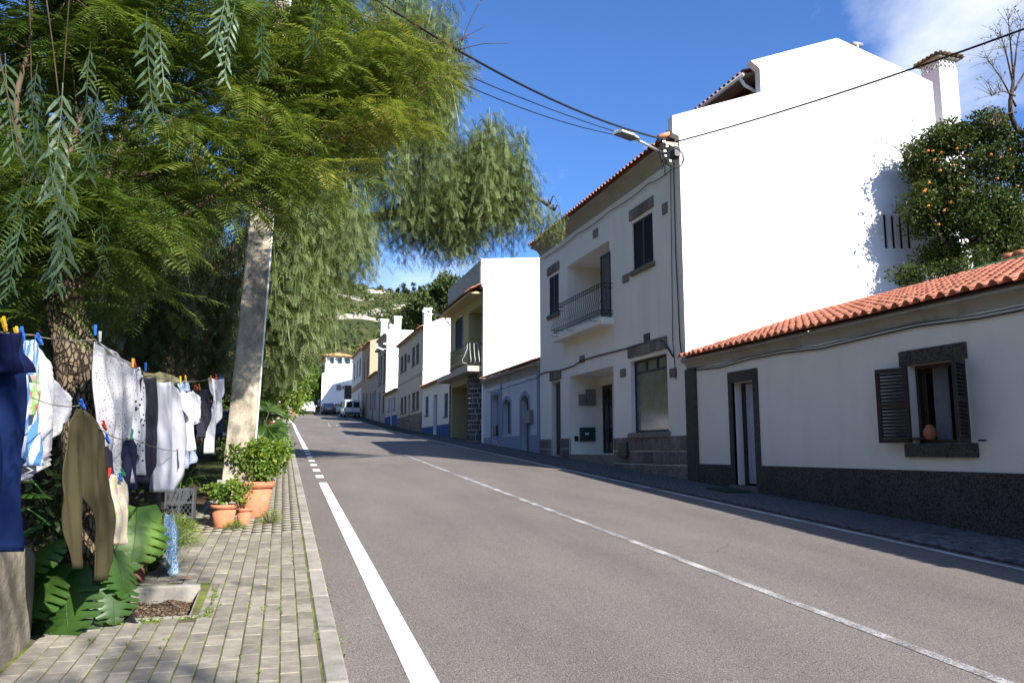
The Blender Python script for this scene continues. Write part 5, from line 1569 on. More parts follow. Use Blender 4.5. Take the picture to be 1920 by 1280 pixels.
# ---------------------------------------------------------------- C: pepper branches hanging close to the camera, trunk outside the picture at the left
tc = empty('near_pepper_tree', (-2.6, -.4, -.1), 'long grey-green pepper leaves hanging close at the upper left', 'tree')
bt = MB()
limb(bt, [(-2.7, -.6, -.3), (-2.75, -.4, 1.4), (-2.6, .2, 2.8), (-2.2, .9, 3.8)], .22, .12, 10, .06)
bt.build('trunk', m_bark2, tc, True)
bb = MB()
limb(bb, [(-2.2, .9, 3.8), (-1.5, 1.7, 4.0), (-.9, 2.3, 3.9), (-.3, 3.0, 3.6)], .07, .012, 7, .05)
limb(bb, [(-2.3, .7, 3.6), (-1.8, 1.9, 3.7), (-1.5, 2.6, 3.5)], .05, .01, 6, .05)
limb(bb, [(-2.2, .9, 3.8), (-2.0, -1.2, 5.0), (-1.0, -3.0, 6.0)], .08, .02, 6, .05)
limb(bb, [(-2.2, .9, 3.8), (-3.4, 1.0, 5.0), (-4.6, 1.6, 5.8)], .08, .02, 6, .05)
def spray(seed, n, Lg):
    """one hanging pinnate leaf with long leaflets"""
    r = np.random.default_rng(seed); p = Proto(); q = np.zeros(3)
    bend = r.uniform(-.25, .25)
    for k in range(n):
        f = k/n
        d = np.array([bend*f, .1*math.sin(f*3+seed), -1.0]); d /= np.linalg.norm(d)
        q2 = q+d*Lg/n
        p.quad(q+[.0016, 0, 0], q-[.0016, 0, 0], q2-[.0012, 0, 0], q2+[.0012, 0, 0])
        for sg in (-1, 1):
            if r.random() < .08: continue
            a = r.uniform(.45, .85); dd = np.array([sg*math.sin(a), r.uniform(-.35, .35), -math.cos(a)]); dd /= np.linalg.norm(dd)
            ln = .068*(1-.4*max(0, f-.6))*r.uniform(.85, 1.1); w = .0058
            s_ = np.cross(dd, np.array([0, 1, .35*sg])); s_ /= np.linalg.norm(s_)
            up_ = np.cross(s_, dd)
            pts = [q2, q2+dd*ln*.35+up_*.006, q2+dd*ln*.7+up_*.004+np.array([0, 0, -.004]), q2+dd*ln+np.array([0, 0, -.014])]
            ws = [.001, w, w*.8, 0]
            for i in range(3):
                p.quad(pts[i]+s_*ws[i], pts[i]-s_*ws[i], pts[i+1]-s_*ws[i+1], pts[i+1]+s_*ws[i+1])
        q = q2
    return p.arr()
SP = [spray(300+k, 7+k % 3, .30+.03*(k % 4)) for k in range(6)]
pos_c, sc_c = [], []
for (px, py, Y, s_) in [q_ for i_, q_ in enumerate(((118, 155, 2.3, 1.0), (90, 250, 2.2, 1.05), (140, 60, 2.4, .9), (185, 165, 2.3, .95), (210, 230, 2.35, .9), (125, 305, 2.2, 1.1), (130, 390, 2.2, .75), (262, 140, 2.4, .9), (275, 20, 2.5, 1), (338, 180, 2.5, .8), (45, 330, 2.3, .9), (40, 420, 2.3, .65), (185, 330, 2.25, .9), (192, 400, 2.3, .6),
                        (232, 280, 2.4, .8), (60, 200, 2.3, .9), (440, 10, 2.8, .9), (470, -20, 2.7, 1.0), (600, -30, 3.0, 1.0), (620, -60, 3.0, 1), (490, 30, 3.0, .8), (430, -40, 2.9, 1.1), (150, 230, 2.3, .8), (170, 80, 2.5, .8), (225, 60, 2.45, .8), (300, 60, 2.6, .8), (70, 120, 2.4, .8), (20, 260, 2.4, .8), (10, 100, 2.3, .9))) if i_ % 5 not in (2, 4)]:
    for j in range(1):
        pos_c.append(onY(px+random.uniform(-14, 14)*j, py+random.uniform(-14, 14)*j, Y+random.uniform(-.1, .1))); sc_c.append(s_*.86)
pos_c = np.array(pos_c); sc_c = np.array(sc_c)
for p in pos_c[::3]:
    p = Vector(p); t0 = Vector((p.x-.12, p.y-.05, 3.6))
    limb(bb, [t0+Vector((random.uniform(-.25, .25), 0, 0)), (t0+p)/2+Vector((random.uniform(-.1, .1), 0, .1)), p], .0030, .0016, 4)
# the same tree's crown goes on above and behind the camera and throws its shade on the pavement
PP = np.concatenate([np.array(c_)+unit(RNG.normal(size=(n_, 3)))*np.array(r_)*RNG.random((n_, 1))**.4 for c_, r_, n_ in (((-2.2, .0, 6.2), (1.6, 1.4, 1.0), 40), ((1.1, -1.6, 6.6), (.6, .6, .4), 12), ((1.75, .7, 6.7), (1.0, 1.5, .45), 42), ((2.9, -3.6, 6.7), (1.0, .8, .6), 44), ((.3, -4.6, 6.8), (1.4, 1.2, .8), 30))])
limb(bb, [(-2.2, .9, 3.8), (-.6, -1.0, 6.2), (1.5, -2.2, 6.9), (2.9, -3.5, 7.0)], .07, .015, 6, .05)
limb(bb, [(-.6, -1.0, 6.2), (-.1, -3.0, 6.8), (.4, -4.8, 7.0)], .05, .015, 6, .05)
limb(bb, [(-.6, -1.0, 6.2), (.8, -.2, 6.8), (2.2, 1.6, 7.0)], .05, .015, 6, .05)
bb.build('branches', m_twig, tc, True)
yaw = RNG.uniform(-.6, .6, len(pos_c))
parts = [place(SP, pos_c, rotz(yaw, RNG.uniform(-.15, .15, len(pos_c))), sc_c), place(PS, PP, rotz(RNG.uniform(0, 6.28, len(PP))), RNG.uniform(.8, 1.2, len(PP)))]
V, T, R_ = merge(parts)
np_mesh('crown', V, T, m_leaf_near, tc, R_, 'stuff')
NT += len(T)

# ---------------------------------------------------------------- orange tree and terrace behind the cottage
tz = 5.0
ter = MB()
n = 16
V = [(13.06+16*i/n, -6+22.35*j/n, tz-.02+.03*math.sin(i*2.3+j*1.7)+.10*i/n*4) for j in range(n+1) for i in range(n+1)]
ter.add(V, [(j*(n+1)+i, j*(n+1)+i+1, (j+1)*(n+1)+i+1, (j+1)*(n+1)+i) for j in range(n) for i in range(n)])
ter.quad((13.06, -6, -1), (13.06, 16.35, -1), (13.06, 16.35, tz-.02), (13.06, -6, tz-.02))
tag(ter.build('terrace', m_soil, smooth=False), kind='structure')
tag(MB().tube([(13.08, 7.0, 5.16), (13.08, 11.9, 5.14)], .03, 6).build('garden_hose', M('green_hose', (0.03, 0.20, 0.09), 0.5, 0.1, 10)), 'green hose lying along the top edge of the cottage roof', 'hose')
to = empty('orange_tree', (16.2, 15.0, tz), 'dense dark orange tree full of fruit behind the cottage roof', 'tree')
bt = MB()
for k, (dx_, dy_) in enumerate(((0, 0), (.35, -.2), (-.3, .1))):
    limb(bt, [(16.6+dx_, 14.6+dy_, tz-.1), (16.5+dx_*1.6, 14.7+dy_*2, 6.2), (16.4+dx_*2.5, 14.9+dy_*3, 7.6)], .06, .03, 7)
bt.build('trunk', m_twig, to, True)
oc, orr = [], []
for (px, py, rx, ry, Y, dep) in ((1780, 330, 70, 80, 15.25, 0.75), (1840, 300, 80, 75, 14.85, 0.83), (1900, 330, 60, 90, 14.35, 0.75), (1760, 420, 60, 70, 15.35, 0.60), (1830, 430, 70, 60, 14.65, 0.68), (1735, 300, 35, 35, 15.45, 0.45), (1740, 390, 40, 50, 15.45, 0.45), (1890, 440, 60, 60, 14.25, 0.68), (1770, 260, 40, 30, 15.25, 0.45), (1850, 250, 45, 30, 14.95, 0.45), (1870, 395, 60, 60, 14.4, 0.7), (1800, 390, 60, 60, 14.9, 0.6), (1950, 300, 60, 80, 14.05, 0.68), (1755, 480, 35, 35, 15.35, 0.38)):
    c_ = onY(px, py, Y); s_ = np.linalg.norm(c_-_C)/FPX
    for k in range(15):
        u = unit(RNG.normal(size=3))*RNG.random()**.5
        oc.append(c_+u*np.array([rx*s_, dep, ry*s_])*.8); orr.append(np.array([.42, .42, .36])*RNG.uniform(.6, 1.1))
oc, orr = np.array(oc), np.array(orr); oc[:, 1] = np.minimum(oc[:, 1], 16.0)
V, T, R_ = leaf_cloud(oc, orr, 60000, .092)
np_mesh('crown', V, T, m_leaf_orange, to, R_, 'stuff')
om = MB()
om.lathe([(.004, -.042), (.026, -.034), (.041, -.012), (.042, .010), (.030, .032), (.008, .042)], (0, 0, 0), 10)
o = om.build('orange', m_orange, None, True); ome = o.data; bpy.data.objects.remove(o)
for (px, py) in ((1794, 279), (1810, 275), (1815, 293), (1816, 303), (1740, 283), (1749, 283), (1765, 286), (1781, 352), (1799, 351), (1803, 348), (1735, 356), (1733, 359), (1741, 386), (1782, 380), (1784, 378), (1811, 381), (1832, 378), (1893, 281), (1894, 291), (1876, 296), (1893, 312), (1899, 313), (1848, 313), (1838, 312), (1763, 320), (1742, 343), (1760, 421), (1826, 330), (1788, 310), (1806, 325), (1770, 395), (1752, 300), (1822, 318), (1870, 335), (1908, 350), (1858, 290)):
    p = onY(px, py, 14.75 if px < 1850 else 14.1)
    inst('orange', ome, tuple(p), (random.random(), random.random(), 0), (.8,)*3, to)
# low shrubs and pots on the terrace edge
for k, (px, py, rx, Y, lab) in enumerate(((1700, 515, 34, 14.6, 'small dark shrub at the foot of the white gable'), (1790, 508, 40, 13.5, 'low green shrub under the orange tree'), (1875, 495, 40, 12.6, 'leafy plants beside the pots on the terrace edge'))):
    c_ = onY(px, py, Y); s_ = np.linalg.norm(c_-_C)/FPX
    sh = empty('terrace_shrub', tuple(c_-np.array([0, 0, .3])), lab, 'shrub')
    cs = c_+RNG.normal(0, 1, (10, 3))*np.array([rx*s_*.5, .25, .12])
    V, T, R_ = leaf_cloud(cs, np.full((10, 3), .2), 1600, .075)
    np_mesh('foliage', V, T, m_leaf_orange, sh, R_, 'stuff')
    MB().tube([tuple(c_-np.array([0, 0, .5])), tuple(c_)], .012, 5).build('stem', m_twig, sh)
def pot(name, c_, r, h, label, mat=None, group=None):
    o_ = empty(name, tuple(c_), label, 'pot', group)
    MB().lathe([(r*.68, 0), (r*.70, .01), (r*.94, h*.82), (r*.94, h*.82), (r*1.06, h*.83), (r*1.08, h), (r*.95, h), (r*.92, h*.9), (r*.86, h*.88)], c_, 22, cap=False).build('body', mat or m_pot, o_, True)
    MB().lathe([(.001, h*.87), (r*.9, h*.88)], c_, 16, cap=False).build('soil', m_soil, o_)
    return o_
for k, (px, py, Y, lab) in enumerate(((1893, 488, 12.2, 'terracotta pot on the terrace edge left of its twin'), (1917, 482, 12.0, 'terracotta pot at the right edge on the terrace'))):
    c_ = onY(px, py, Y); pot('plant_pot', (c_[0], c_[1], tz+.03), .14, c_[2]-tz+.10, lab)
# bare tree at the upper right
tbare = empty('bare_tree', (19.5, 14.2, 6.0), 'nearly leafless tree with thin twigs at the upper right', 'tree')
bt = MB(); limb(bt, [(19.9, 14.4, 5.6), (19.8, 14.3, 8.5), tuple(onY(1905, 240, 14.2)), tuple(onY(1900, 150, 14.0))], .10, .04, 8); bt.build('trunk', m_bark2, tbare, True)
bb = MB(); tp_ = []
for (a, c_) in (((1905, 200), (1850, 110)), ((1900, 160), (1875, 60)), ((1903, 180), (1860, 180)), ((1900, 150), (1915, 40)), ((1905, 210), (1865, 240)), ((1902, 170), (1960, 90)), ((1900, 140), (1890, 30))):
    p0, p1 = Vector(onY(*a, 14.1)), Vector(onY(*c_, 13.8+random.uniform(-.5, .5)))
    L_ = limb(bb, [p0, (p0+p1)/2+Vector((0, 0, .12)), p1], .028, .006, 5); tp_ += L_[4:]
lv = []
for k in range(130):
    p = random.choice(tp_); d = Vector((random.uniform(-1, .6), random.uniform(-.5, .5), random.uniform(-.2, 1))).normalized()*random.uniform(.2, .6)
    limb(bb, [p, p+d*.5+Vector((0, 0, .03)), p+d], .007, .003, 4); lv.append(tuple(p+d)); lv.append(tuple(p+d*.6))
bb.build('branches', m_bark2, tbare, True)
lv = np.array(lv); V, T, R_ = leaf_cloud(lv, np.full((len(lv), 3), .05), 260, .07); np_mesh('leaves', V, T, m_leaf_shrub, tbare, R_, 'stuff')

# ---------------------------------------------------------------- hillside scrub, distant trees, hedges
def hill_pts(n, x0, x1, y0, y1):
    X_ = RNG.uniform(x0, x1, n); Y_ = RNG.uniform(y0, y1, n)
    return np.array([(x, y, gz(x, y)) for x, y in zip(X_, Y_)])
hp = np.concatenate([hill_pts(900, 0, 130, 165, 520), hill_pts(700, -160, 10, 130, 500), hill_pts(260, 30, 120, 470, 530)])
sz = RNG.uniform(.9, 3.0, len(hp))
cl = np.repeat(hp, 3, 0)+RNG.normal(0, 1, (len(hp)*3, 3))*np.repeat(sz, 3)[:, None]*np.array([.6, .6, .2])+np.array([0, 0, .6])*np.repeat(sz, 3)[:, None]
rr = np.repeat(sz, 3)[:, None]*np.array([.75, .75, .6])
V, T, R_ = leaf_cloud(cl, rr, 85000, .95, shell_=.6, flat=1.6)
tag(np_mesh('hillside_scrub', V, T, m_leaf_scrub, None, R_), 'scrub and bushes scattered over the hillside', 'scrub', kind='stuff')
def bush_tree(name, label, cat, base, h, rx, n, size, mat, trunk_h=.35, k=26, seed=0, group=None):
    r = np.random.default_rng(seed)
    o_ = empty(name, tuple(base), label, cat, group)
    bt = MB(); top = Vector(base)+Vector((0, 0, h*.75))
    limb(bt, [Vector(base)-Vector((0, 0, .3)), Vector(base)+Vector((.03*h, 0, h*.4)), top], max(.02, h*.03), .01, 6)
    for j in range(5):
        a = j*1.3; p0 = Vector(base)+Vector((0, 0, h*(trunk_h+.08*j)))
        limb(bt, [p0, p0+Vector((math.cos(a)*rx*.6, math.sin(a)*rx*.6, h*.2))], h*.012+.006, .005, 4)
    bt.build('trunk', m_bark2, o_, True)
    u = unit(r.normal(size=(k, 3)))*r.random((k, 1))**.5
    cs = np.array(base)+np.array([0, 0, h*(trunk_h+(1-trunk_h)/2)])+u*np.array([rx*.75, rx*.75, h*(1-trunk_h)/2*.8])
    V, T, R_ = leaf_cloud(cs, np.full((k, 3), rx*.38)*r.uniform(.6, 1.2, (k, 1)), n, size, rng=r)
    np_mesh('crown', V, T, mat, o_, R_, 'stuff')
    return o_
for (px, py, Y, h, rx, lab, sd) in ((800, 622, 130, 8.6, 4.2, 'large dark round tree on the slope behind the beige house chimney', 1), (842, 605, 128, 9, 3.6, 'dark tree partly behind the yellow house eave', 2), (770, 640, 150, 7, 4.2, 'dark tree low on the slope above the flat-roofed house', 3)):
    p = onY(px, py, Y); bush_tree('dark_tree', lab, 'tree', (p[0], Y, p[2]-.5), h, rx, 7000, .7, m_leaf_scrub, .1, 30, sd)
for k in range(26):
    px = 640+k*8.5+random.uniform(-4, 4); Y = 515+random.uniform(-12, 12); x = onY(px, 560, Y)[0]; z = gz(x, Y)
    hh = random.uniform(5, 10)
    bush_tree('skyline_tree', 'small tree in the line along the top of the hill', 'tree', (x, Y, z), hh, hh*.28, 260, 1.1, m_leaf_dark, .25, 8, 40+k, 'trees along the top of the hill')
# dry-stone terrace walls stepping up the slope, too far off to pick apart
tw = MB()
for k in range(34):
    y = random.uniform(170, 440); x = onY(random.uniform(610, 800), 620, y)[0]; w = random.uniform(4, 14)
    n_ = 6; V = []
    for i in range(n_+1):
        xx = x-w+2*w*i/n_; yy_ = y+math.sin(i*.8+k)*1.2; z_ = gz(xx, yy_)
        V += [(xx, yy_, z_-.6), (xx, yy_, z_+random.uniform(.7, 1.2)), (xx, yy_+.7, z_+.9), (xx, yy_+.7, z_-.6)]
    tw.add(V, [(i*4+q, i*4+q+1, i*4+5+q, i*4+4+q) for i in range(n_) for q in range(3)])
tag(tw.build('terrace_walls', m_greyrender), 'low dry-stone terrace walls stepping up the distant hillside', 'walls', kind='stuff')
# tiny houses high on the hill
for (px, w, lab) in ((716, 15, 'tiny white house high on the hillside, right of its neighbour'), (694, 8, 'tiny pale house high on the hillside, left of its neighbour')):
    Y = 470; p = onY(px, 573, Y); z = gz(p[0], Y)
    o_ = empty('hill_house', (p[0], Y, z), lab, 'house')
    MB().box(p[0]-w/3.4, p[0]+w/3.4, Y, Y+8, z-3, z+2.6).build('wall', m_white2, o_)
    MB().add([(p[0]-w/3, Y-.4, z+2.6), (p[0]+w/3, Y-.4, z+2.6), (p[0]+w/3, Y+8.4, z+2.6), (p[0]-w/3, Y+8.4, z+2.6), (p[0]-w/3, Y+4, z+3.8), (p[0]+w/3, Y+4, z+3.8)], [(0,1,5,4), (1,2,5), (2,3,4,5), (3,0,4)]).build('roof', m_tile_old, o_)
# greenery on the left beyond the pole: hedges, shrubs and trees on the verge
hd = empty('hedge', (3.2, 108, zr(108)), 'clipped green hedge behind the white car at the road head', 'hedge')
cs = np.array([(x, 107+random.uniform(-.3, .3), zr(107)+random.uniform(.3, 2.4)) for x in np.arange(-9, 5.6, .35) for _ in range(3)])
V, T, R_ = leaf_cloud(cs, np.full((len(cs), 3), .55), 16000, .24); np_mesh('foliage', V, T, m_leaf_shrub, hd, R_, 'stuff')
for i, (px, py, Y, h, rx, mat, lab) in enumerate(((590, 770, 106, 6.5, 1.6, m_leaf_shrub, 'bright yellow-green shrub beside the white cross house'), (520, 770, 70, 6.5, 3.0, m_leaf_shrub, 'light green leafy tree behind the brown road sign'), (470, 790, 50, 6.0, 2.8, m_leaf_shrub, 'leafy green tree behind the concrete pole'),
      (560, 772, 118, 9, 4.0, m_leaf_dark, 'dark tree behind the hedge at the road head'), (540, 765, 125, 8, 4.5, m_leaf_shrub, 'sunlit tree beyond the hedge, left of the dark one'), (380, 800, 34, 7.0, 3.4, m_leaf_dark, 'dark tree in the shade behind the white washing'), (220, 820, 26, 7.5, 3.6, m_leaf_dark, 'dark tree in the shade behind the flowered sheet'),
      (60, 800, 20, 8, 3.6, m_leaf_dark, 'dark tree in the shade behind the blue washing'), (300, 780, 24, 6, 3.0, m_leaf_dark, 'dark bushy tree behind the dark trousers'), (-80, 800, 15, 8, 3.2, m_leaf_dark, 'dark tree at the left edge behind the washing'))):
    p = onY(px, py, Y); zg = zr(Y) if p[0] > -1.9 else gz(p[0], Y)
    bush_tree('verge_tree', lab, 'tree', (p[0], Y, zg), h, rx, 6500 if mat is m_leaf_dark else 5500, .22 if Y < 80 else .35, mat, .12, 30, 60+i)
# dense undergrowth behind the washing
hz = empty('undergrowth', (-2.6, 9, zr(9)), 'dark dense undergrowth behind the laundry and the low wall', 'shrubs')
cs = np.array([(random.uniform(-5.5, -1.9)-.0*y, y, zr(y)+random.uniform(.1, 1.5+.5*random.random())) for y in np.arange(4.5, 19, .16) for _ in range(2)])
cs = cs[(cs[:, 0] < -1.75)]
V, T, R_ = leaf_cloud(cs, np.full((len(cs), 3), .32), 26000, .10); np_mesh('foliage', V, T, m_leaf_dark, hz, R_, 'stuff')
print('leaf triangles', NT)

# ================================================================== LEFT SIDE: pole, washing, plants, vehicles
# concrete pole, tapered, leaning slightly, with a conduit down its right side
pl = empty('concrete_pole', (-.46, 11.25, zr(11.25)), 'tall leaning concrete pole with white conduit beside the potted shrub', 'pole')
mb = MB()
p0, p1 = Vector((-.46, 11.30, zr(11.3)-.2)), Vector(onY(533, -40, 11.4))
V = []; ns = 10
for i in range(ns+1):
    f = i/ns; c0 = p0.lerp(p1, f); a_, b_ = .205-.085*f, .17-.06*f; ch_ = .02
    for (sx, sy) in ((-1, -1), (1, -1), (1, 1), (-1, 1)):
        V.append((c0.x+sx*a_, c0.y+sy*b_, c0.z))
mb.add(V, [(i*4+k, i*4+(k+1) % 4, i*4+4+(k+1) % 4, i*4+4+k) for i in range(ns) for k in range(4)]+[(ns*4, ns*4+1, ns*4+2, ns*4+3)])
o = mb.build('shaft', m_concrete, pl)
bv = o.modifiers.new('edge', 'BEVEL'); bv.width = .02; bv.segments = 2
MB().obox(p0.lerp(p1, .0)+Vector((0, 0, .48)), (.215, 0, 0), (0, .18, 0), (0, 0, .32)).build('footing', m_kerb, pl)
MB().tube([p0.lerp(p1, f)+Vector((.20-.085*f, -.17+.05*f, 0)) for f in (0.02, .2, .45, .7, 1)], .014, 6).build('conduit', m_whitepaint, pl, True)

# ---------------------------------------------------------------- washing
def fabric(name, base, kind='plain', col2=(0.1, 0.1, 0.1), sc=20.0, col3=None):
    m, t, b = newmat(name)
    P = pos(t)
    c = ramp(t, noise(t, 6, 4, 0.5, P).outputs['Fac'], [(0.3, tuple(q*.86 for q in base)), (0.7, base)]).outputs['Color']
    if kind == 'dots':
        v = t.nodes.new('ShaderNodeTexVoronoi'); v.inputs['Scale'].default_value = sc; t.links.new(P, v.inputs['Vector'])
        c = mixc(t, ramp(t, v.outputs['Distance'], [(0.20, 1.0), (0.30, 0.0)]).outputs['Color'], c, col2)
        if col3:
            v2 = t.nodes.new('ShaderNodeTexVoronoi'); v2.inputs['Scale'].default_value = sc*.55; t.links.new(P, v2.inputs['Vector'])
            c = mixc(t, ramp(t, v2.outputs['Distance'], [(0.10, 1.0), (0.16, 0.0)]).outputs['Color'], c, col3)
    if kind == 'stripes':
        w = t.nodes.new('ShaderNodeTexWave'); w.inputs['Scale'].default_value = sc; w.inputs['Distortion'].default_value = .6; w.bands_direction = 'Y'
        t.links.new(P, w.inputs['Vector'])
        c = mixc(t, ramp(t, w.outputs['Fac'], [(0.45, 0.0), (0.55, 1.0)]).outputs['Color'], c, col2)
    if kind == 'lace':
        v = t.nodes.new('ShaderNodeTexVoronoi'); v.inputs['Scale'].default_value = sc; t.links.new(P, v.inputs['Vector'])
        c = mixc(t, ramp(t, v.outputs['Distance'], [(0.3, 0.0), (0.6, .35)]).outputs['Color'], c, col2)
    if kind == 'check':
        w = t.nodes.new('ShaderNodeTexBrick'); w.inputs['Scale'].default_value = sc; w.inputs['Mortar Size'].default_value = .06
        w.inputs['Color1'].default_value = (*base, 1); w.inputs['Color2'].default_value = (*col2, 1); w.inputs['Mortar'].default_value = (*(col3 or base), 1)
        sp = t.nodes.new('ShaderNodeMapping'); sp.inputs['Rotation'].default_value = (PI/2, 0, PI/2); t.links.new(P, sp.inputs['Vector']); t.links.new(sp.outputs['Vector'], w.inputs['Vector'])
        c = w.outputs['Color']
    if kind == 'paisley':
        n = noise(t, sc, 3, .6, P, 2.0)
        c = mixc(t, ramp(t, n.outputs['Fac'], [(0.45, 0.0), (0.52, 1.0)]).outputs['Color'], c, col2)
    t.links.new(c, b.inputs['Base Color']); b.inputs['Roughness'].default_value = .9; b.inputs['Specular IOR Level'].default_value = .1
    bump(t, b, noise(t, 350, 2, .5, P).outputs['Fac'], .001)
    tr = t.nodes.new('ShaderNodeBsdfTranslucent'); t.links.new(c, tr.inputs['Color'])
    mx = t.nodes.new('ShaderNodeMixShader'); mx.inputs['Fac'].default_value = .22
    t.links.new(b.outputs['BSDF'], mx.inputs[1]); t.links.new(tr.outputs['BSDF'], mx.inputs[2])
    t.links.new(mx.outputs['Shader'], t.nodes['Material Output'].inputs['Surface'])
    return m
L1 = (-1.638, 0.0907); L2 = (-1.42, 0.075)
def onL(px, py, ln):
    a, b_ = ln; v = ray(px, py); return _C+v*(a/(v[0]-b_*v[1]))
def cloth(name, label, cat, patches, mat, ln=L1, amp=.035, freq=3.0, nx_=22, ny_=26, grp=None):
    """hanging cloth: each patch is rows (y, x left, x right) in the survey of the line's plane; folds deepen downwards"""
    nrm = Vector((1, -ln[1], 0)).normalized(); mb = MB(); ph = random.uniform(0, 6)
    gx0 = min(r[1] for p in patches for r in p); gx1 = max(r[2] for p in patches for r in p); gy0 = min(p[0][0] for p in patches); gy1 = max(p[-1][0] for p in patches)
    for pi, rows in enumerate(patches):
        ysr = [r[0] for r in rows]
        V = []
        for j in range(ny_+1):
            v_ = j/ny_; y = ysr[0]+(ysr[-1]-ysr[0])*v_
            xl_, xr_ = np.interp(y, ysr, [r[1] for r in rows]), np.interp(y, ysr, [r[2] for r in rows])
            for i in range(nx_+1):
                u = i/nx_; ug = (xl_+(xr_-xl_)*u-gx0)/(gx1-gx0)
                sagt = 3.0*math.sin(PI*u)*(1-v_)
                p = Vector(onL(xl_+(xr_-xl_)*u, y+sagt, ln))
                vg = (y-gy0)/(gy1-gy0); f = .25+.75*min(1, vg*1.8)
                d = amp*f*(math.sin(2*PI*freq*ug+ph+vg*1.3)+.5*math.sin(2*PI*freq*2.3*ug+ph*2-vg*2)+.35*math.sin(7*vg+3*ug+ph))
                V.append(p+nrm*d)
        w = nx_+1
        mb.add(V, [(j*w+i, j*w+i+1, (j+1)*w+i+1, (j+1)*w+i) for j in range(ny_) for i in range(nx_)])
    o = mb.build(name, mat, None, True)
    sd = o.modifiers.new('thickness', 'SOLIDIFY'); sd.thickness = .004
    return tag(o, label, cat, grp)
f_navy = fabric('navy_denim', (0.010, 0.024, 0.095)); f_olive = fabric('olive_cotton', (0.085, 0.072, 0.036)); f_white = fabric('white_cotton', (0.74, 0.74, 0.76)); f_greyw = fabric('grey_white_cotton', (0.58, 0.58, 0.63))
f_floral = fabric('floral_print', (0.62, 0.61, 0.62), 'dots', (0.16, 0.16, 0.18), 60, (0.40, 0.08, 0.10)); f_bw = fabric('black_white_print', (0.70, 0.70, 0.72), 'dots', (0.03, 0.03, 0.035), 26)
f_dark = fabric('charcoal_cloth', (0.045, 0.043, 0.06)); f_stripe = fabric('blue_striped', (0.62, 0.70, 0.80), 'stripes', (0.10, 0.26, 0.58), 9); f_lace = fabric('white_lace', (0.76, 0.75, 0.76), 'lace', (0.35, 0.34, 0.38), 45)
f_pink = fabric('pink_check_towel', (0.80, 0.74, 0.66), 'check', (0.78, 0.42, 0.50), 9, (0.75, 0.70, 0.40)); f_pais = fabric('blue_green_paisley', (0.70, 0.76, 0.80), 'paisley', (0.06, 0.25, 0.45), 38); f_khaki = fabric('khaki_cloth', (0.36, 0.33, 0.18)); f_pale = fabric('pale_blue_cloth', (0.42, 0.55, 0.72)); f_lgrey = fabric('light_denim', (0.40, 0.46, 0.60)); f_print = fabric('bright_print', (0.70, 0.70, 0.55), 'check', (0.60, 0.12, 0.16), 11, (0.25, 0.50, 0.15))
cloth('trousers', 'navy blue trousers at the left end of the washing line', 'trousers', [[(622, -70, 42), (700, -70, 40), (790, -70, 36), (900, -70, 28), (1034, -70, 14)]], f_navy, L1, .05, 2.0)
cloth('jacket', 'dark navy jacket hanging over the navy trousers', 'jacket', [[(622, -30, 44), (660, -30, 50), (698, -30, 55)]], fabric('dark_navy', (0.008, 0.012, 0.05)), (-1.60, .0907), .03, 2.0)
nt_ = cloth('nightshirt', 'pale blue striped nightshirt with a bright printed front panel', 'nightshirt', [[(636, 30, 62), (650, 30, 72), (700, 34, 74), (790, 30, 76), (850, 30, 76), (873, 42, 72)]], f_stripe, L1, .03, 2.0)
pn = cloth('printed_panel', None, None, [[(700, 40, 74), (740, 41, 75), (778, 43, 75)]], f_print, (-1.615, .0907), .02, 1.5); setpar(pn, nt_)
cloth('lace_cloth', 'white lace cloth flaring to a point next to the tree trunk', 'cloth', [[(650, 66, 74), (690, 68, 92), (740, 70, 118), (766, 70, 132), (800, 70, 112), (840, 68, 98), (858, 66, 84), (900, 30, 66)]], f_lace, L1, .04, 3.0, 28)
cloth('trousers', 'olive trousers pegged by the waist, lowest and nearest the camera', 'trousers', [[(764, 142, 150), (785, 134, 156), (850, 124, 159), (930, 115, 160), (950, 119, 156), (1000, 124, 150), (1066, 134, 158)], [(768, 150, 160), (790, 156, 182), (815, 158, 197), (850, 159, 198), (930, 160, 203), (950, 166, 206), (1010, 173, 213), (1050, 172, 208), (1088, 171, 197)]], f_olive, L2, .016, 3.2)
cloth('bed_sheet', 'white sheet with small red and grey flowers right of the tree trunk', 'sheet', [[(640, 178, 186), (665, 178, 222), (690, 179, 246), (760, 181, 246), (840, 184, 245), (905, 198, 240)]], f_floral, L1, .05, 3.0, 30)
cloth('patterned_top', 'black and white patterned top beside the flowered sheet', 'top', [[(688, 243, 262), (720, 243, 268), (800, 244, 268), (890, 255, 266)]], f_bw, L1, .03, 2.0)
cloth('trousers', 'charcoal trousers between the patterned top and the white trousers', 'trousers', [[(706, 264, 292), (760, 267, 291), (840, 266, 288), (905, 264, 282)]], f_dark, (-1.62, .0907), .03, 2.0)
cloth('cloth_strip', 'narrow khaki cloth folded over the line above the white trousers', 'cloth', [[(697, 268, 300), (708, 270, 336), (722, 290, 338)]], f_khaki, (-1.66, .0907), .01, 2.0)
cloth('trousers', 'white trousers, the broadest white piece on the line', 'trousers', [[(714, 290, 322), (735, 291, 338), (800, 287, 344), (850, 284, 346), (922, 281, 331)]], f_greyw, L1, .03, 2.0)
cloth('cloth_square', 'small pale blue cloth pegged on the line above the white shirt', 'cloth', [[(712, 330, 348), (726, 334, 356), (733, 336, 358)]], f_pale, (-1.645, .0907), .01, 2.0)
cloth('shirt', 'white shirt with ruffled hem next to the white trousers', 'shirt', [[(732, 338, 362), (750, 338, 376), (785, 342, 378), (800, 346, 362), (840, 348, 362), (846, 346, 358)]], f_white, L1, .04, 3.0)
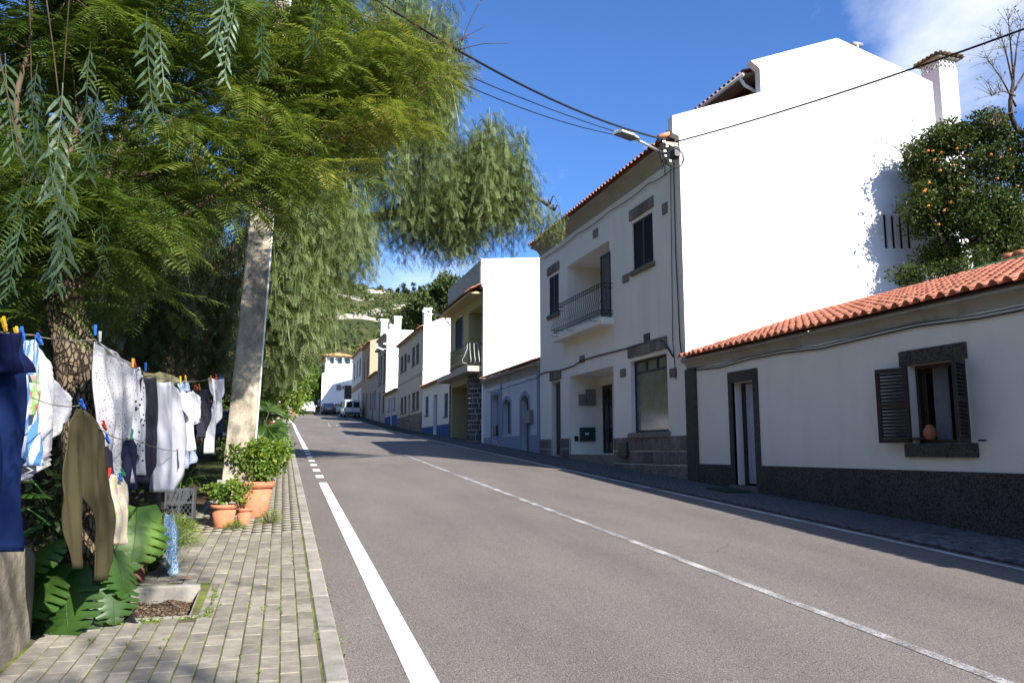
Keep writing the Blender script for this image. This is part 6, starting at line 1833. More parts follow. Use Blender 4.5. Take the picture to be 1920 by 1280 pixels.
cloth('shorts', 'light blue shorts showing below the white shirt', 'shorts', [[(840, 331, 364), (862, 331, 368), (878, 331, 350)]], f_lgrey, L1, .02, 2.0)
cloth('vest', 'dark grey vest in shadow between the white shirt and the pole', 'vest', [[(727, 374, 392), (760, 376, 394), (820, 364, 388)]], f_dark, L1, .02, 2.0)
cloth('blouse', 'bright white blouse nearest the concrete pole', 'blouse', [[(708, 392, 420), (735, 394, 422), (745, 396, 412), (780, 392, 412), (815, 388, 404), (850, 388, 398)]], f_white, L1, .03, 2.0)
cloth('towel', 'pink and white checked towel hanging behind the olive trousers', 'towel', [[(888, 200, 228), (910, 202, 233), (960, 210, 232), (1000, 210, 228), (1020, 208, 234)]], f_pink, (-1.47, .080), .03, 2.0)
cloth('sock_pair', 'dark navy socks pegged left of the pink towel', 'socks', [[(834, 194, 202), (850, 194, 208), (888, 196, 214)]], f_dark, (-1.50, .082), .01, 2.0)
cloth('scarf', 'dark navy scarf pegged in front of the flowered sheet', 'scarf', [[(820, 236, 248), (850, 232, 256), (900, 232, 254), (918, 240, 250)]], fabric('navy_knit', (0.02, 0.022, 0.05)), (-1.56, .084), .02, 2.0)
# the patterned cloth lower down by the big leaf, on a short line of its own
cloth('scarf', 'blue and green patterned scarf hanging low beside the big split leaf', 'scarf', [[(962, 310, 322), (1000, 310, 332), (1050, 312, 336), (1086, 324, 333)]], f_pais, (-1.36, .078), .02, 2.0)
# lines
cable('clothes_line', [tuple(onL(-120, 590, L1)), tuple(onL(60, 628, L1)), tuple(onL(178, 636, L1)), tuple(onL(246, 686, L1)), tuple(onL(336, 716, L1)), tuple(onL(425, 704, L1))], .004, 'main clothes line running from the left edge to the concrete pole', 'clothes line', sag=.02, mat=m_rope, res=6)
cable('clothes_line', [tuple(onL(60, 745, L2)), tuple(onL(150, 760, L2)), tuple(onL(200, 812, L2)), tuple(onL(250, 822, L2)), tuple(onL(330, 845, L2))], .003, 'lower clothes line carrying the olive trousers', 'clothes line', sag=.02, mat=m_rope, res=6)
# pegs: two sprung prongs
def peg(px, py, ln, mat, tilt, label):
    p = Vector(onL(px, py, ln)); d = Vector((math.sin(tilt)*.3, math.sin(tilt), -math.cos(tilt))).normalized()
    sdv = d.cross(Vector((1, 0, 0))).normalized()
    nm = Vector((1, -.09, 0)).normalized()
    mb = MB()
    for s in (-1, 1):
        c0 = p+nm*.012+sdv*s*.006
        mb.obox(c0+sdv*s*.003-d*.012, d*.034+sdv*s*-.006, nm*.006, sdv*.0035)
    mb.obox(p+nm*.012-d*.006, d*.004, nm*.008, sdv*.011)
    tag(mb.build('clothes_peg', mat), label, 'clothes peg', 'clothes pegs on the lines')
pegm = {k: M(k+'_peg_plastic', c, .45, .08, 10, spec=.4) for k, c in {'yellow': (.75, .42, .02), 'blue': (.02, .13, .55), 'red': (.62, .04, .03), 'green': (.02, .25, .13), 'white': (.7, .7, .68)}.items()}
for (px, py, ln, cl_, ti, lab) in ((4, 612, L1, 'yellow', .5, 'yellow peg at the left edge above the navy trousers'), (27, 630, L1, 'yellow', .4, 'yellow peg on the collar of the navy jacket'), (38, 630, L1, 'blue', .5, 'blue peg on the left shoulder of the striped nightshirt'), (71, 640, L1, 'blue', .9, 'blue peg between the nightshirt and the lace cloth'),
        (152, 762, L2, 'blue', .9, 'blue peg on the waist of the olive trousers'), (193, 801, L2, 'red', .8, 'red peg at the right end of the olive trousers'), (175, 622, L1, 'blue', .1, 'blue peg beside the trunk at the flowered sheet corner'), (184, 634, L1, 'white', .1, 'white peg on the flowered sheet corner'), (246, 683, L1, 'yellow', .1, 'yellow peg between the flowered sheet and the patterned top'), (250, 684, L1, 'red', .6, 'red peg just right of the yellow one by the patterned top'), (270, 690, L1, 'blue', .2, 'blue peg above the charcoal trousers'),
        (199, 826, L2, 'blue', .8, 'blue peg on the dark socks'), (243, 817, L2, 'green', -.3, 'green peg on the navy scarf'), (201, 890, (-1.47, .080), 'red', -.1, 'red peg at the left corner of the pink towel'), (223, 898, (-1.47, .080), 'blue', .9, 'blue peg at the right corner of the pink towel'), (228, 888, (-1.47, .080), 'green', 1.0, 'green peg above the pink towel'),
        (336, 714, L1, 'yellow', .2, 'yellow peg on the pale blue cloth'), (346, 712, L1, 'yellow', .5, 'yellow peg at the right corner of the pale blue cloth'), (367, 728, L1, 'red', .8, 'red peg on the white shirt'), (372, 727, L1, 'yellow', .5, 'yellow peg beside the red one on the white shirt'), (394, 712, L1, 'yellow', .4, 'yellow peg on the white blouse by the pole'), (404, 709, L1, 'red', .5, 'red peg on the white blouse by the pole'), (411, 707, L1, 'blue', .3, 'blue peg on the white blouse by the pole')):
    peg(px, py, ln, pegm[cl_], ti, lab)

# ---------------------------------------------------------------- plants in the pit and bed
def monstera_leaf(nl=7):
    """broad split leaf: midrib with separate fingers on both sides, arched and drooping; grows along +y, ~1 unit"""
    mb = MB(); V = []; Fs = []
    half = lambda u: .56*(math.sin(PI*min(1, (u*.86+.14)))**.75)
    for sg in (-1, 1):
        for k in range(nl):
            u0, u1 = k/nl, (k+1)/nl
            gap = .26 if k > 0 else .0
            a0, a1 = u0+gap*.5/nl, u1-gap*.5/nl
            m_ = 5; base = len(V)
            for i in range(m_+1):
                f = i/m_
                for q in (0, .5, 1):
                    u = a0+(a1-a0)*q
                    if i < 3: u = u0+(u1-u0)*q          # fingers are joined near the midrib
                    w = half((u0+u1)/2+(q-.5)*.5/nl)*f*(1-.10*abs(q-.5)*2*f)
                    y = u+.16*f*(1-u)*1.0-.22*f*(.35-u)*(u < .35)
                    if k == 0: y -= .20*f*(1-q)
                    z = -.10*w*w*4-.30*(y-.3)**2*1.0+.035*(1-abs(q-.5)*2)*f
                    V.append((sg*w, y, z))
            for i in range(m_):
                for q in range(2):
                    a = base+i*3+q
                    Fs.append((a, a+1, a+4, a+3) if sg > 0 else (a, a+3, a+4, a+1))
    mb.add(V, Fs)
    mb.tube([(0, y, -.30*(y-.3)**2+.006) for y in (0, .25, .5, .75, 1.0)], [.011, .009, .007, .005, .003], 5)
    return mb
m_mon, t, b = newmat('split_leaf')
oi = t.nodes.new('ShaderNodeObjectInfo')
c = ramp(t, oi.outputs['Random'], [(0, (0.022, 0.060, 0.010)), (1, (0.055, 0.125, 0.018))]).outputs['Color']
c = mixc(t, .5, c, ramp(t, noise(t, 9, 4, .5, pos(t)).outputs['Fac'], [(.3, .7), (.7, 1.3)]).outputs['Color'], 'MULTIPLY')
t.links.new(c, b.inputs['Base Color']); b.inputs['Roughness'].default_value = .42; b.inputs['Specular IOR Level'].default_value = .5
tr = t.nodes.new('ShaderNodeBsdfTranslucent'); t.links.new(mixc(t, 1.0, c, (1.6, 1.8, .6), 'MULTIPLY'), tr.inputs['Color'])
mx = t.nodes.new('ShaderNodeMixShader'); mx.inputs['Fac'].default_value = .35
t.links.new(b.outputs['BSDF'], mx.inputs[1]); t.links.new(tr.outputs['BSDF'], mx.inputs[2]); t.links.new(mx.outputs['Shader'], t.nodes['Material Output'].inputs['Surface'])
m_mon2 = m_mon.copy(); m_mon2.name = 'sunlit_split_leaf'  # lighter copy for the lit leaves, sunlight put into the colour
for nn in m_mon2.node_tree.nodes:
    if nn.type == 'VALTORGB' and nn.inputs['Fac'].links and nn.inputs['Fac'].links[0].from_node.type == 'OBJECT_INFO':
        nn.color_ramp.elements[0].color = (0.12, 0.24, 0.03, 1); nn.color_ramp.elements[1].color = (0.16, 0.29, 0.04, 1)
o = monstera_leaf().build('leaf', m_mon, None, True); mon_me = o.data; bpy.data.objects.remove(o)
mon_me2 = mon_me.copy(); mon_me2.materials.clear(); mon_me2.materials.append(m_mon2)
mo = empty('split_leaf_plant', (-1.25, 6.6, zr(6.6)), 'big split-leaf plant growing in the tree pit behind the olive trousers', 'plant')
st = MB()
def add_leaf(px, py, Y, size, ydir, tilt, roll=0., me=None, par=mo, root=(-1.25, 6.65)):
    """leaf with its stalk end at the surveyed point; ydir = heading of the tip, tilt = droop"""
    p = onY(px, py, Y)
    inst('leaf', me or mon_me, tuple(p), (tilt, roll, ydir), (size,)*3, par)
    r0 = Vector((root[0]+random.uniform(-.08, .08), root[1]+random.uniform(-.08, .08), zr(root[1])+.05))
    st.tube(smooth_path([r0, r0.lerp(Vector(p), .6)+Vector((0, 0, .12)), Vector(p)], 3), .008, 5)
for q in ((110, 1010, 6.0, .42, 2.4, -.6, .2), (95, 1060, 5.95, .40, 2.7, -.9, 0), (125, 1080, 5.9, .42, 2.9, -1.1, .3), (160, 1100, 5.9, .36, -2.9, -1.2, -.2), (215, 1030, 6.1, .36, -2.2, -.9, -.3), (205, 1075, 6.0, .34, -2.6, -1.0, 0), (80, 980, 6.1, .34, 2.2, -.4, .3), (60, 900, 6.4, .34, 2.0, .1, 0), (45, 950, 6.4, .34, 2.4, -.2, .2), (100, 930, 6.5, .32, 1.8, .2, 0), (130, 1115, 5.95, .28, 3.0, -1.2, .1), (172, 1060, 6.1, .36, -2.8, -.8, 0), (90, 1110, 5.9, .3, 2.6, -1.2, .2)):
    add_leaf(*q)
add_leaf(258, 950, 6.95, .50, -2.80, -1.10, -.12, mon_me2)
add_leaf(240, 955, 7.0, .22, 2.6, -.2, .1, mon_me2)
st.build('stalks', m_leaf_gloss, mo, True)
def strap_plant(name, label, base, n, ln, w, mat, seed, up_=.9, cat='plant', par=None):
    """clump of arching strap leaves"""
    r = np.random.default_rng(seed); p = Proto(); rv = []
    for k in range(n):
        az_ = r.uniform(0, 6.28); L_ = ln*r.uniform(.6, 1.1); el = r.uniform(.5, 1.0)*up_
        d = np.array([math.cos(az_), math.sin(az_), 0]); s_ = np.array([-d[1], d[0], 0])
        q = np.zeros(3)+d*.02; seg = 6; prev_w = w*.5
        for i in range(seg):
            f = (i+1)/seg; a = el*1.5-2.1*f*f*(1.2-up_*.35)
            q2 = q+(d*math.cos(a)+np.array([0, 0, math.sin(a)]))*L_/seg
            w2 = w*(1-f**2)*.9+.0008
            p.quad(q-s_*prev_w, q+s_*prev_w, q2+s_*w2, q2-s_*w2); q, prev_w = q2, w2
        rv += [r.random()]*(seg*4)
    V, T = p.arr()
    if par is None:
        o_ = empty(name, tuple(base), label, cat)
    else: o_ = par
    np_mesh('leaves', V+np.array(base, np.float32), T, mat, o_, np.array(rv), 'stuff')
    return o_
g = lambda px, py, off=.12: onG(px, py, off)
b1_ = g(335, 1010); strap_plant('strap_leaf_plant', 'clump of arching strap leaves behind the big split leaf', (-.98, 7.75, zr(7.75)+.12), 46, .42, .012, m_leaf_gloss, 1)
p_ = g(262, 1100); pot('plant_pot', (-1.12, 7.35, zr(7.35)+.05), .17, .30, 'old reddish clay pot in shade under the big split leaf', M('dark_clay', (0.20, 0.07, 0.05), .85, .25, 12))
# low heather-like bush
def needle_bush(name, label, c_, r, n, mat, seed, size=.05, h=.3, cat='shrub'):
    rg = np.random.default_rng(seed); o_ = empty(name, tuple(c_), label, cat)
    d = unit(rg.normal(size=(n, 3))*np.array([1, 1, .7])+np.array([0, 0, .6])); rad = rg.random(n)**.5
    P_ = np.array(c_)+d*rad[:, None]*np.array([r, r, h])+np.array([0, 0, .02])
    s_ = unit(np.cross(d, rg.normal(size=(n, 3)))); ln = size*rg.uniform(.6, 1.3, n)[:, None]
    dd = unit(d+rg.normal(0, .35, (n, 3)))
    V = np.stack([P_-s_*.003, P_+s_*.003, P_+dd*ln], 1).reshape(-1, 3); T = np.arange(n*3).reshape(-1, 3)
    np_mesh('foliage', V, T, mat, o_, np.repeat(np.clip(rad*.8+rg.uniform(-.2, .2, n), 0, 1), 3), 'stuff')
    bt = MB()
    for k in range(10):
        a = k*.63; bt.tube([c_, (c_[0]+r*.7*math.cos(a), c_[1]+r*.7*math.sin(a), c_[2]+h*.7)], [.006, .002], 4)
    bt.build('stems', m_twig, o_)
    return o_
needle_bush('heather_bush', 'low fine-leaved bush on the pavement edge before the plastic crate', (-1.05, 9.0, zr(9)+.1), .42, 5200, m_leaf_shrub, 3, .06, .34)
# weeds in the joints
wd = []
for k in range(420):
    i = random.randrange(14); y = 4.2+random.random()**1.4*14; x = xk(y)-KW-.012-i*.1115+random.uniform(-.006, .006)
    if x < xl_pave(y)+.05: continue
    if (math.sin(i*3.1+y*1.3)+math.sin(y*.7+i))*.5+random.uniform(-.5, .5) < .15: continue
    wd.append((x, y, zr(y)+.122))
for k in range(90):
    y = random.uniform(4.3, 14); wd.append((xk(y)+random.uniform(.0, .03), y, zr(y)+.005))
for k in range(70):
    a = random.random(); wd.append((-1.3+.95*a, 6.0+random.uniform(-.02, .02), zr(6)+.12))
    wd.append((-.385+random.uniform(-.015, .015), 6.0+a, zr(6+a)+.12))
wd = np.array(wd)
V, T, R_ = leaf_cloud(wd, np.full((len(wd), 3), .016), len(wd)*9, .022)
tag(np_mesh('weeds', V, T, m_leaf_shrub, None, R_), 'tiny weeds and moss growing in the paving joints', 'weeds', kind='stuff')
# jade plant in its pot by the pole
q = onG(418, 988, .12)
jp = pot('plant_pot', (q[0], q[1], zr(q[1])+.125), .155, .27, 'round terracotta pot at the foot of the pole holding a jade plant')
jc = Vector((q[0], q[1], zr(q[1])+.125+.24))
jd = empty('jade_plant', tuple(jc), 'compact jade plant with thick pale green leaves in the pot by the pole', 'plant')
bt = MB(); ends = []
for k in range(16):
    a = k*2.4; rr_ = .06+.16*random.random(); e_ = jc+Vector((rr_*math.cos(a), rr_*math.sin(a), .10+.16*random.random()))
    bt.tube([jc, jc.lerp(e_, .5)+Vector((0, 0, .03)), e_], [.016, .011, .008], 5); ends.append(tuple(e_))
bt.build('stems', m_twig, jd, True)
V, T, R_ = leaf_cloud(np.array(ends), np.full((len(ends), 3), .065), 850, .05, flat=1.5); np_mesh('leaves', V, T, m_leaf_shrub, jd, R_, 'stuff')
# big pot with shrub, little pot between, fan palm behind
q = onG(476, 968, .12)
pot('plant_pot', (q[0], q[1], zr(q[1])+.125), .24, .46, 'large terracotta pot behind the pole holding a bushy shrub')
sc_ = np.array((q[0], q[1], zr(q[1])+.58))
sb = empty('potted_shrub', tuple(sc_), 'dense bright green shrub in the large pot right of the pole', 'shrub')
cs = sc_+np.array([(.10+random.gauss(0, .15), random.gauss(0, .15), .26+random.gauss(0, .17)) for _ in range(46)])
V, T, R_ = leaf_cloud(cs, np.full((len(cs), 3), .13), 5200, .055, flat=1.2); np_mesh('foliage', V, T, m_leaf_shrub, sb, R_, 'stuff')
bt = MB()
for c0 in cs[:16]: bt.tube([tuple(sc_-np.array([0, 0, .15])), tuple(c0)], [.010, .004], 4)
bt.build('stems', m_twig, sb)
q2 = onG(456, 985, .12); pot('plant_pot', (q2[0], q2[1]+.1, zr(q2[1])+.125), .10, .20, 'small terracotta pot squeezed between the pole and the large pot')
nc = (q2[0], q2[1]+.1, zr(q2[1])+.32)
na = empty('trailing_plant', nc, 'trailing plant with orange-tinged leaves in the small pot by the pole', 'plant')
cs = np.array(nc)+np.array([(random.gauss(0, .09), random.gauss(0, .06), random.gauss(.12, .16)) for _ in range(14)])
V, T, R_ = leaf_cloud(cs, np.full((14, 3), .05), 160, .05, flat=1.7)
np_mesh('leaves', V, T, leafmat('autumn_leaf', [(.10, .16, .03), (.22, .24, .05), (.55, .22, .05)], .35), na, R_, 'stuff')
bt = MB(); [bt.tube([nc, tuple(c0)], .003, 4) for c0 in cs]; bt.build('stems', m_twig, na)
wq = onG(505, 982, .12)
needle_bush('pavement_weed', 'small grey-green weed tuft growing on the pavement by the large pot', (wq[0], wq[1], zr(wq[1])+.12), .16, 700, m_leaf_shrub, 8, .05, .18, 'weed')
wq = onG(440, 992, .12)
needle_bush('pavement_weed', 'small yellow-green weed tuft at the foot of the pole', (wq[0], wq[1], zr(wq[1])+.12), .12, 400, m_leaf_shrub, 9, .045, .08, 'weed')
# fan palm: pleated fans on stalks
fp = empty('fan_palm', (-.35, 13.2, zr(13.2)), 'fan palm with spiky dark green fans behind the potted shrub', 'palm')
def fan_leaf(seed):
    r = np.random.default_rng(seed); p = Proto(); nb_ = 20
    for k in range(nb_):
        a = (k/(nb_-1)-.5)*3.6; d = np.array([math.sin(a), math.cos(a), 0]); s_ = np.array([d[1], -d[0], 0]); L_ = 1*r.uniform(.9, 1.05)
        w = .065; m_ = d*L_*.5+np.array([0, 0, .02*(k % 2)])
        p.quad(np.zeros(3), m_+s_*w, d*L_+np.array([0, 0, -.12]), m_-s_*w)
    return p.arr()
mfan = leafmat('palm_leaf', [(.02, .05, .012), (.05, .10, .02), (.10, .16, .035)], .25, .35, .4)
v, tr_ = fan_leaf(1)
fme = np_mesh('leaf', v, tr_, mfan, None, np.repeat(np.random.default_rng(2).random(20), 4)); fmesh = fme.data; bpy.data.objects.remove(fme)
stk = MB()
for (px, py, Y, s_, yw, ti, ro) in ((500, 800, 12.8, .42, 2.6, -.9, 0), (512, 795, 13.0, .34, -2.2, -.5, .3), (478, 790, 13.0, .42, 1.6, -.3, 0), (505, 770, 13.2, .38, .3, .7, .2), (518, 815, 12.8, .30, -2.6, -.9, .2), (490, 820, 12.7, .36, 2.9, -1.1, 0), (515, 780, 13.3, .28, -.3, .3, 0)):
    p = onY(px, py, Y); inst('leaf', fmesh, tuple(p), (ti, ro, yw), (s_,)*3, fp)
    stk.tube([(-.35, 13.2, zr(13.2)+.5), tuple(p)], .008, 5)
stk.tube([(-.35, 13.2, zr(13.2)-.1), (-.35, 13.2, zr(13.2)+.55)], .07, 8)
stk.build('stem', m_twig, fp)
strap_plant('strap_leaf_plant', 'tall strappy leaves just left of the concrete pole', (-1.05, 10.6, zr(10.6)+.45), 40, .65, .012, m_leaf_gloss, 6, 1.1)
for k, (px, py, Y, lab) in enumerate(((500, 705, 18, 'leafy shrub with small round leaves behind the fan palm'), (485, 745, 15.5, 'leafy shrub close behind the concrete pole'))):
    c_ = onY(px, py, Y); sh = empty('verge_shrub', (c_[0], Y, zr(Y)), lab, 'shrub')
    cs = c_+np.array([(random.gauss(0, .35), random.gauss(0, .3), random.gauss(-.2, .4)) for _ in range(40)])
    V, T, R_ = leaf_cloud(cs, np.full((len(cs), 3), .2), 3800, .075, flat=1.5); np_mesh('foliage', V, T, m_leaf_shrub, sh, R_, 'stuff')
    bt = MB(); [bt.tube([(c_[0], Y, zr(Y)), tuple(c0)], [.015, .004], 4) for c0 in cs[:10]]; bt.build('stems', m_twig, sh)
# black plastic crate on end, wooden post
cq = onG(375, 938, .12); cx_, cy_, cz_ = -1.02, 10.1, zr(10.1)+.10
cr = empty('plastic_crate', (cx_, cy_, cz_), 'grey lattice plastic crate standing on end beside the pole', 'crate')
mcr = M('grey_crate_plastic', (0.055, 0.057, 0.06), .5, .1, 10, spec=.4)
fm = MB()
for z_ in (0, .16, .33, .48): fm.box(cx_-.16, cx_+.16, cy_-.005, cy_+.010, cz_+z_, cz_+z_+.025)
for x_ in (-.16, -.01, .14): fm.box(cx_+x_, cx_+x_+.02, cy_-.008, cy_+.012, cz_, cz_+.505)
fm.box(cx_-.16, cx_-.145, cy_+.012, cy_+.32, cz_, cz_+.505); fm.box(cx_+.145, cx_+.16, cy_+.012, cy_+.32, cz_, cz_+.505); fm.box(cx_-.16, cx_+.16, cy_+.30, cy_+.32, cz_, cz_+.505)
fm.build('frame', mcr, cr)
lm = MB()
for k in range(-9, 12):
    for sgn in (-1, 1):
        x0_ = cx_+k*.05; a0 = Vector((x0_, cy_+.002, cz_+.02)); a1 = Vector((x0_+sgn*.30, cy_+.002, cz_+.48))
        for cpart in range(1):
            lo = max(0, (cx_-.15-min(a0.x, a1.x))/.30) if sgn > 0 else max(0, (max(a0.x, a1.x)-(cx_+.15))/.30)
            hi = min(1, (cx_+.15-a0.x)/.30) if sgn > 0 else min(1, (a0.x-(cx_-.15))/.30)
            if hi > lo: lm.tube([a0.lerp(a1, lo), a0.lerp(a1, hi)], .004, 4)
lm.build('lattice', mcr, cr)
tag(MB().tube([(-1.22, 9.75, zr(9.7)), (-1.20, 9.75, zr(9.7)+.35), (-1.21, 9.76, zr(9.7)+.70)], [.035, .032, .03], 8).build('wooden_post', m_twig, None, True), 'short wooden post in the shade left of the plastic crate', 'post')
# pair of black sandals leaning in the pit
for k, (px, py, lab) in enumerate(((225, 1160, 'black strappy sandal leaning against the plants in the tree pit'),)):
    s0 = onG(px+26, 1192, .05)
    sd = empty('sandal', tuple(s0), lab, 'shoe')
    b0 = Vector((s0[0], s0[1], s0[2])); dv = Vector((-.10, .10, .24)); ln2 = dv.length; dv.normalize(); sx = Vector((.85, -.5, 0)).normalized(); nv = dv.cross(sx)
    mb = MB(); V = []
    outl = [(0, .030), (.03, .042), (.08, .046), (.13, .036), (.19, .036), (.235, .032), (.26, .015)]
    for th in (0, .018):
        for s_, w in outl: V += [b0+dv*s_-sx*w+nv*th, b0+dv*s_+sx*w+nv*th]
    m2 = len(outl)*2; Fs = []
    for i in range(len(outl)-1):
        a = i*2; Fs += [(a, a+1, a+3, a+2), (m2+a, m2+a+2, m2+a+3, m2+a+1), (a, a+2, m2+a+2, m2+a), (a+1, m2+a+1, m2+a+3, a+3)]
    Fs += [(0, m2, m2+1, 1)]
    mb.add(V, Fs).build('sole', m_black, sd)
    for s_ in (.04, .09, .19):
        MB().tube([b0+dv*s_-sx*.046, b0+dv*s_-sx*.03+nv*.05, b0+dv*s_+sx*.03+nv*.05, b0+dv*s_+sx*.046], .011, 6).build('strap', m_black, sd, True)
# dry leaf on the pavement
dq = onG(342, 1086, .14)
mb = MB(); mb.add([(dq[0]-.06, dq[1], dq[2]+.005), (dq[0], dq[1]-.035, dq[2]+.02), (dq[0]+.08, dq[1]+.02, dq[2]+.006), (dq[0], dq[1]+.04, dq[2]+.022), (dq[0]+.02, dq[1], dq[2]+.03)], [(0, 1, 4), (1, 2, 4), (2, 3, 4), (3, 0, 4)])
tag(mb.build('dry_leaf', M('dry_leaf', (.22, .09, .05), .9, .3, 30)), 'curled brown dry leaf lying on the pavement', 'leaf')

# ---------------------------------------------------------------- vehicles
m_tyre = M('tyre', (.018, .018, .019), .8, .1, 20); m_rim = M('rim', (.45, .45, .46), .35, .1, 20, metal=.6)
m_tail = M('tail_light', (.40, .015, .012), .25, .1, 20, spec=.6); m_plate = M('number_plate', (.72, .72, .68), .4, .05, 20); m_bumper = M('dark_bumper', (.05, .05, .055), .55, .1, 20)
def carpaint(name, c): 
    m = M(name, c, .28, .04, 3, spec=.5); m.node_tree.nodes['Principled BSDF'].inputs['Coat Weight'].default_value = .5; return m
def loft(secs):
    """closed skin through rings of equal length"""
    mb = MB(); n = len(secs[0]); V = [p for s in secs for p in s]
    Fs = [(i*n+k, i*n+(k+1) % n, (i+1)*n+(k+1) % n, (i+1)*n+k) for i in range(len(secs)-1) for k in range(n)]
    Fs += [tuple(range(n-1, -1, -1)), tuple((len(secs)-1)*n+k for k in range(n))]
    return mb.add(V, Fs)
def car(name, label, cat, loc, heading, paint, Lc=4.1, Wc=1.72, Hc=1.46, van=False, lower_dark=False):
    """rear at local y = 0, nose towards +y; built in local axes and turned as one"""
    o_ = empty(name, (0, 0, 0), label, cat)
    hw = Wc/2
    def ring(y, zb, belt, roof, wr_, wb=1.0):
        w, r_ = hw*wb, hw*wr_
        return [(-w*.94, y, zb), (-w, y, zb+.18), (-w, y, belt-.05), (-w*.975, y, belt), (-r_, y, max(roof-.06, belt+.001)), (-r_*.86, y, max(roof, belt+.002)), (r_*.86, y, max(roof, belt+.002)), (r_, y, max(roof-.06, belt+.001)), (w*.975, y, belt), (w, y, belt-.05), (w, y, zb+.18), (w*.94, y, zb)]
    if van: S = [(0, .42, 1.0, Hc*.97, .90, .96), (.05, .30, 1.02, Hc, .90, 1), (1.2, .26, 1.02, Hc+.02, .90, 1), (2.4, .26, 1.02, Hc, .88, 1), (2.7, .26, 1.0, Hc*.93, .84, 1), (3.25, .26, .98, 1.04, .82, 1), (3.3, .26, .96, .97, .9, 1), (4.0, .28, .86, .87, .9, .97), (4.2, .34, .72, .74, .85, .88)]
    else: S = [(0, .45, .88, .93, .86, .93), (.06, .30, .90, 1.0, .84, .98), (.22, .26, .92, Hc*.80, .76, 1), (.55, .24, .93, Hc*.97, .73, 1), (1.4, .24, .93, Hc, .73, 1), (2.2, .24, .91, Hc*.96, .72, 1), (3.0, .24, .90, .95, .74, 1), (3.05, .24, .88, .90, .88, 1), (3.85, .26, .76, .79, .88, .96), (4.1, .36, .62, .65, .82, .86)]
    k_ = Lc/S[-1][0]
    body = loft([ring(s[0]*k_, *s[1:]) for s in S])
    parts = [(body, 'body', paint, None, False)]
    # glass: rear and sides, a few millimetres proud
    if van:
        for sx in (-1, 1):
            parts.append((MB().add([(sx*.06, -.012, 1.05), (sx*hw*.83, -.006, 1.05), (sx*hw*.80, .0, Hc*.90), (sx*.06, -.004, Hc*.90)], [(0, 1, 2, 3)]), 'rear_window', m_glass, None, False))
            parts.append((MB().box(sx*hw*.93-.05, sx*hw*.93+.05, -.03, .05, .70, .98), 'tail_light', m_tail, None, False))
            parts.append((MB().add([(sx*(hw+.004), 2.35*k_, 1.02), (sx*(hw+.004), 3.1*k_, 1.02), (sx*hw*.90, 2.68*k_, Hc*.90), (sx*hw*.91, 2.35*k_, Hc*.93)], [(0, 1, 2, 3)]), 'side_window', m_glass, None, False))
        parts.append((MB().box(-hw*.9, hw*.9, -.07, .05, .36, .58), 'bumper', m_bumper, None, False))
        parts.append((MB().box(-.01, .01, -.006, .02, .6, Hc*.95), 'door_seam', m_bumper, None, False))
        parts.append((MB().box(-.62, -.12, -.022, .0, .80, .91), 'number_plate', m_plate, None, False))
    else:
        parts.append((MB().add([(-hw*.78, .045, .98), (hw*.78, .045, .98), (hw*.70, .44, Hc*.925), (-hw*.70, .44, Hc*.925)], [(0, 1, 2, 3)]), 'rear_window', m_glass, None, False))
        for sx in (-1, 1):
            parts.append((MB().box(sx*hw*.80-.13, sx*hw*.80+.13, -.025, .06, .74, .88), 'tail_light', m_tail, None, False))
            parts.append((MB().add([(sx*hw*.975, .5, .95), (sx*hw*.975, 2.75*k_, .93), (sx*hw*.75, 2.15*k_, Hc*.92), (sx*hw*.76, .62, Hc*.92)], [(0, 1, 2, 3)]), 'side_window', m_glass, None, False))
        parts.append((MB().box(-hw*.9, hw*.9, -.055, .1, .30, .62 if lower_dark else .44), 'bumper', m_bumper, None, False))
        parts.append((MB().box(-.26, .26, -.06, -.0, .62, .73), 'number_plate', m_plate, None, False))
    for sx in (-1, 1):
        for yy_ in (.75*k_, 3.35*k_):
            parts.append((MB().tube([(sx*(hw-.19), yy_, .30), (sx*(hw+.004), yy_, .30)], .30, 16), 'wheel', m_tyre, 'rim', True))
            parts.append((MB().tube([(sx*(hw-.0), yy_, .30), (sx*(hw+.012), yy_, .30)], .19, 12), 'rim', m_rim, 'sub', True))
        parts.append((MB().obox((sx*(hw+.09), 2.75*k_, .98), (.07, 0, 0), (0, .04, 0), (0, 0, .06)), 'mirror', paint, None, False))
    slope = math.atan(zr(loc[1]+1)-zr(loc[1]))
    mat4 = Matrix.Translation(loc) @ Matrix.Rotation(heading, 4, 'Z') @ Matrix.Rotation(slope, 4, 'X')
    o_.location = loc
    last = None
    for mb, nm, mt, sub, smt in parts:
        mb.v = [tuple(mat4 @ Vector(q_)) for q_ in mb.v]
        ob = mb.build(nm, mt, last if sub == 'sub' else o_, smt)
        if sub == 'rim': last = ob
        if nm == 'body':
            b2 = ob.modifiers.new('soft', 'BEVEL'); b2.width = .04; b2.segments = 2; b2.limit_method = 'ANGLE'; b2.angle_limit = .5
            for pl_ in ob.data.polygons: pl_.use_smooth = True
    return o_
def vloc(px, Y): p = onY(px, 775, Y); return (p[0], Y, zr(Y)+.005)
car('parked_car', 'white hatchback parked at the road head in full sun', 'car', vloc(575.5, 97), -.06, carpaint('white_car_paint', (.72, .72, .73)), 4.2, 1.86, 1.52)
car('parked_car', 'dark hatchback with pale tailgate parked between the white car and the van', 'car', vloc(617, 97.5), .0, carpaint('dark_car_paint', (.13, .15, .19)), 3.9, 1.62, 1.42, lower_dark=True)
car('parked_van', 'white panel van parked against the far houses in shade', 'van', vloc(661, 84), .04, carpaint('white_van_paint', (.60, .61, .64)), 4.2, 1.74, 1.86, van=True)
car('parked_car', 'dark blue car half hidden by plants beside the left pavement', 'car', (-1.25, 26.5, zr(26.5)), .0, carpaint('blue_car_paint', (.02, .035, .10)), 4.1, 1.72, 1.42)
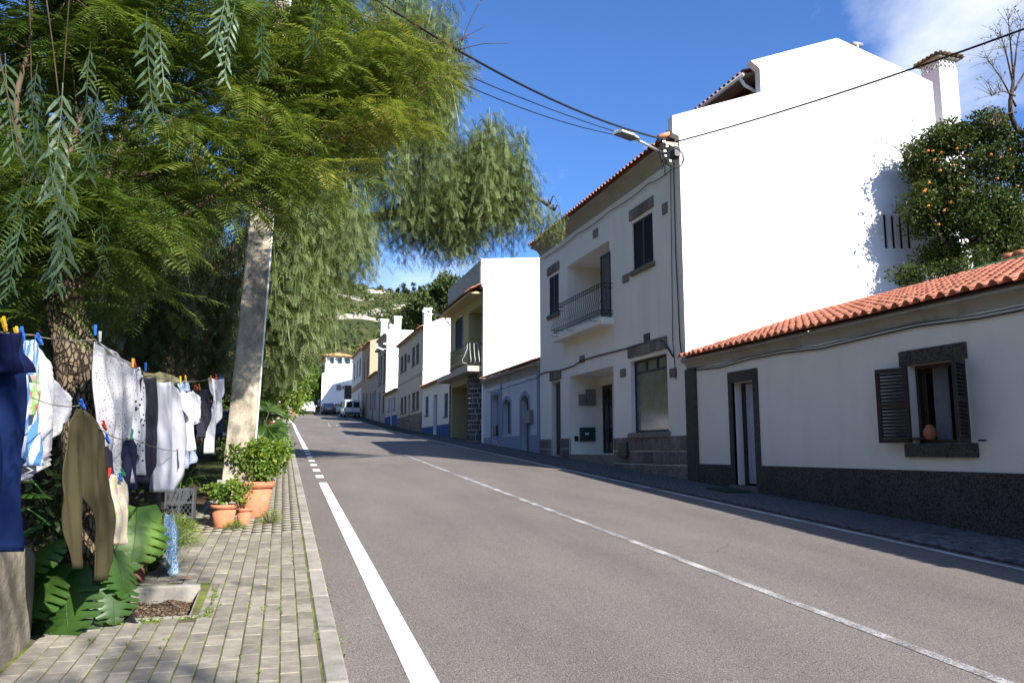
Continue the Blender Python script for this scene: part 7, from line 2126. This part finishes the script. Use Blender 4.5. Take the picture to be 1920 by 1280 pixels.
car('parked_car', 'silver white car further up the left verge behind the blue car', 'car', (-.75, 36.0, zr(36)), .0, carpaint('silver_car_paint', (.55, .57, .60)), 4.1, 1.72, 1.44)
car('parked_car', 'small pale car nose glimpsed between the white car and the dark one', 'car', vloc(604, 103), -1.4, carpaint('pale_car_paint', (.60, .60, .58)), 3.8, 1.6, 1.40)
# brown tourist sign, barriers
sg_ = onY(536, 760, 66); sn = empty('road_sign', (sg_[0], 66, zr(66)), 'brown arrow-shaped road sign with white lettering by the left verge', 'sign')
a, c_ = onY(520, 752, 66), onY(547, 766, 66)
msg = M('brown_sign', (.22, .06, .035), .5, .08, 8); mwh = M('sign_white', (.75, .75, .72), .5, .05, 8)
zc0, zc1 = c_[2], a[2]; xm = a[0]
MB().prism([(a[0]-.55, (zc0+zc1)/2), (a[0], zc0), (c_[0], zc0), (c_[0], zc1), (a[0], zc1)], lambda u, v, d: (u, 66+d, v), 0, .05).build('panel', msg, sn)
bo_ = MB()
for (u0, v0, u1, v1) in ((a[0], zc0+.02, c_[0], zc0+.06), (a[0], zc1-.06, c_[0], zc1-.02), (c_[0]-.05, zc0+.06, c_[0]-.01, zc1-.06)): bo_.box(u0, u1, 65.985, 65.997, v0, v1)
bo_.build('border', mwh, sn)
mk = MB()
for row in range(2):
    x_ = a[0]+.12
    while x_ < c_[0]-.3:
        w = random.uniform(.06, .13); zc_ = zc0+(zc1-zc0)*(.32+.36*row)
        mk.box(x_, x_+w, 65.985, 65.997, zc_-.07, zc_+random.uniform(.03, .08)); x_ += w+random.uniform(.03, .09)
mk.build('lettering', mwh, sn)
for x_ in (a[0]+.2, c_[0]-.2): MB().tube([(x_, 66.08, zr(66)-.1), (x_, 66.08, zc1)], .035, 6).build('post', m_metal, sn)
bq = onY(548, 772, 92); br_ = empty('barrier', (bq[0], 92, zr(92)), 'small red and white barrier board beside the road head', 'barrier')
a, c_ = onY(544, 766, 92), onY(554, 776, 92)
for k in range(3):
    MB().box(a[0], c_[0], 92, 92.06, c_[2]+(a[2]-c_[2])*k/3+.01, c_[2]+(a[2]-c_[2])*(k+1)/3-.01).build('board', M('barrier_red', (.65, .12, .05), .5, .08, 8) if k != 1 else m_plate, br_)
for x_ in (a[0]+.06, c_[0]-.06): MB().box(x_-.03, x_+.03, 92.065, 92.12, zr(92)-.05, a[2]).build('leg', m_metal, br_)
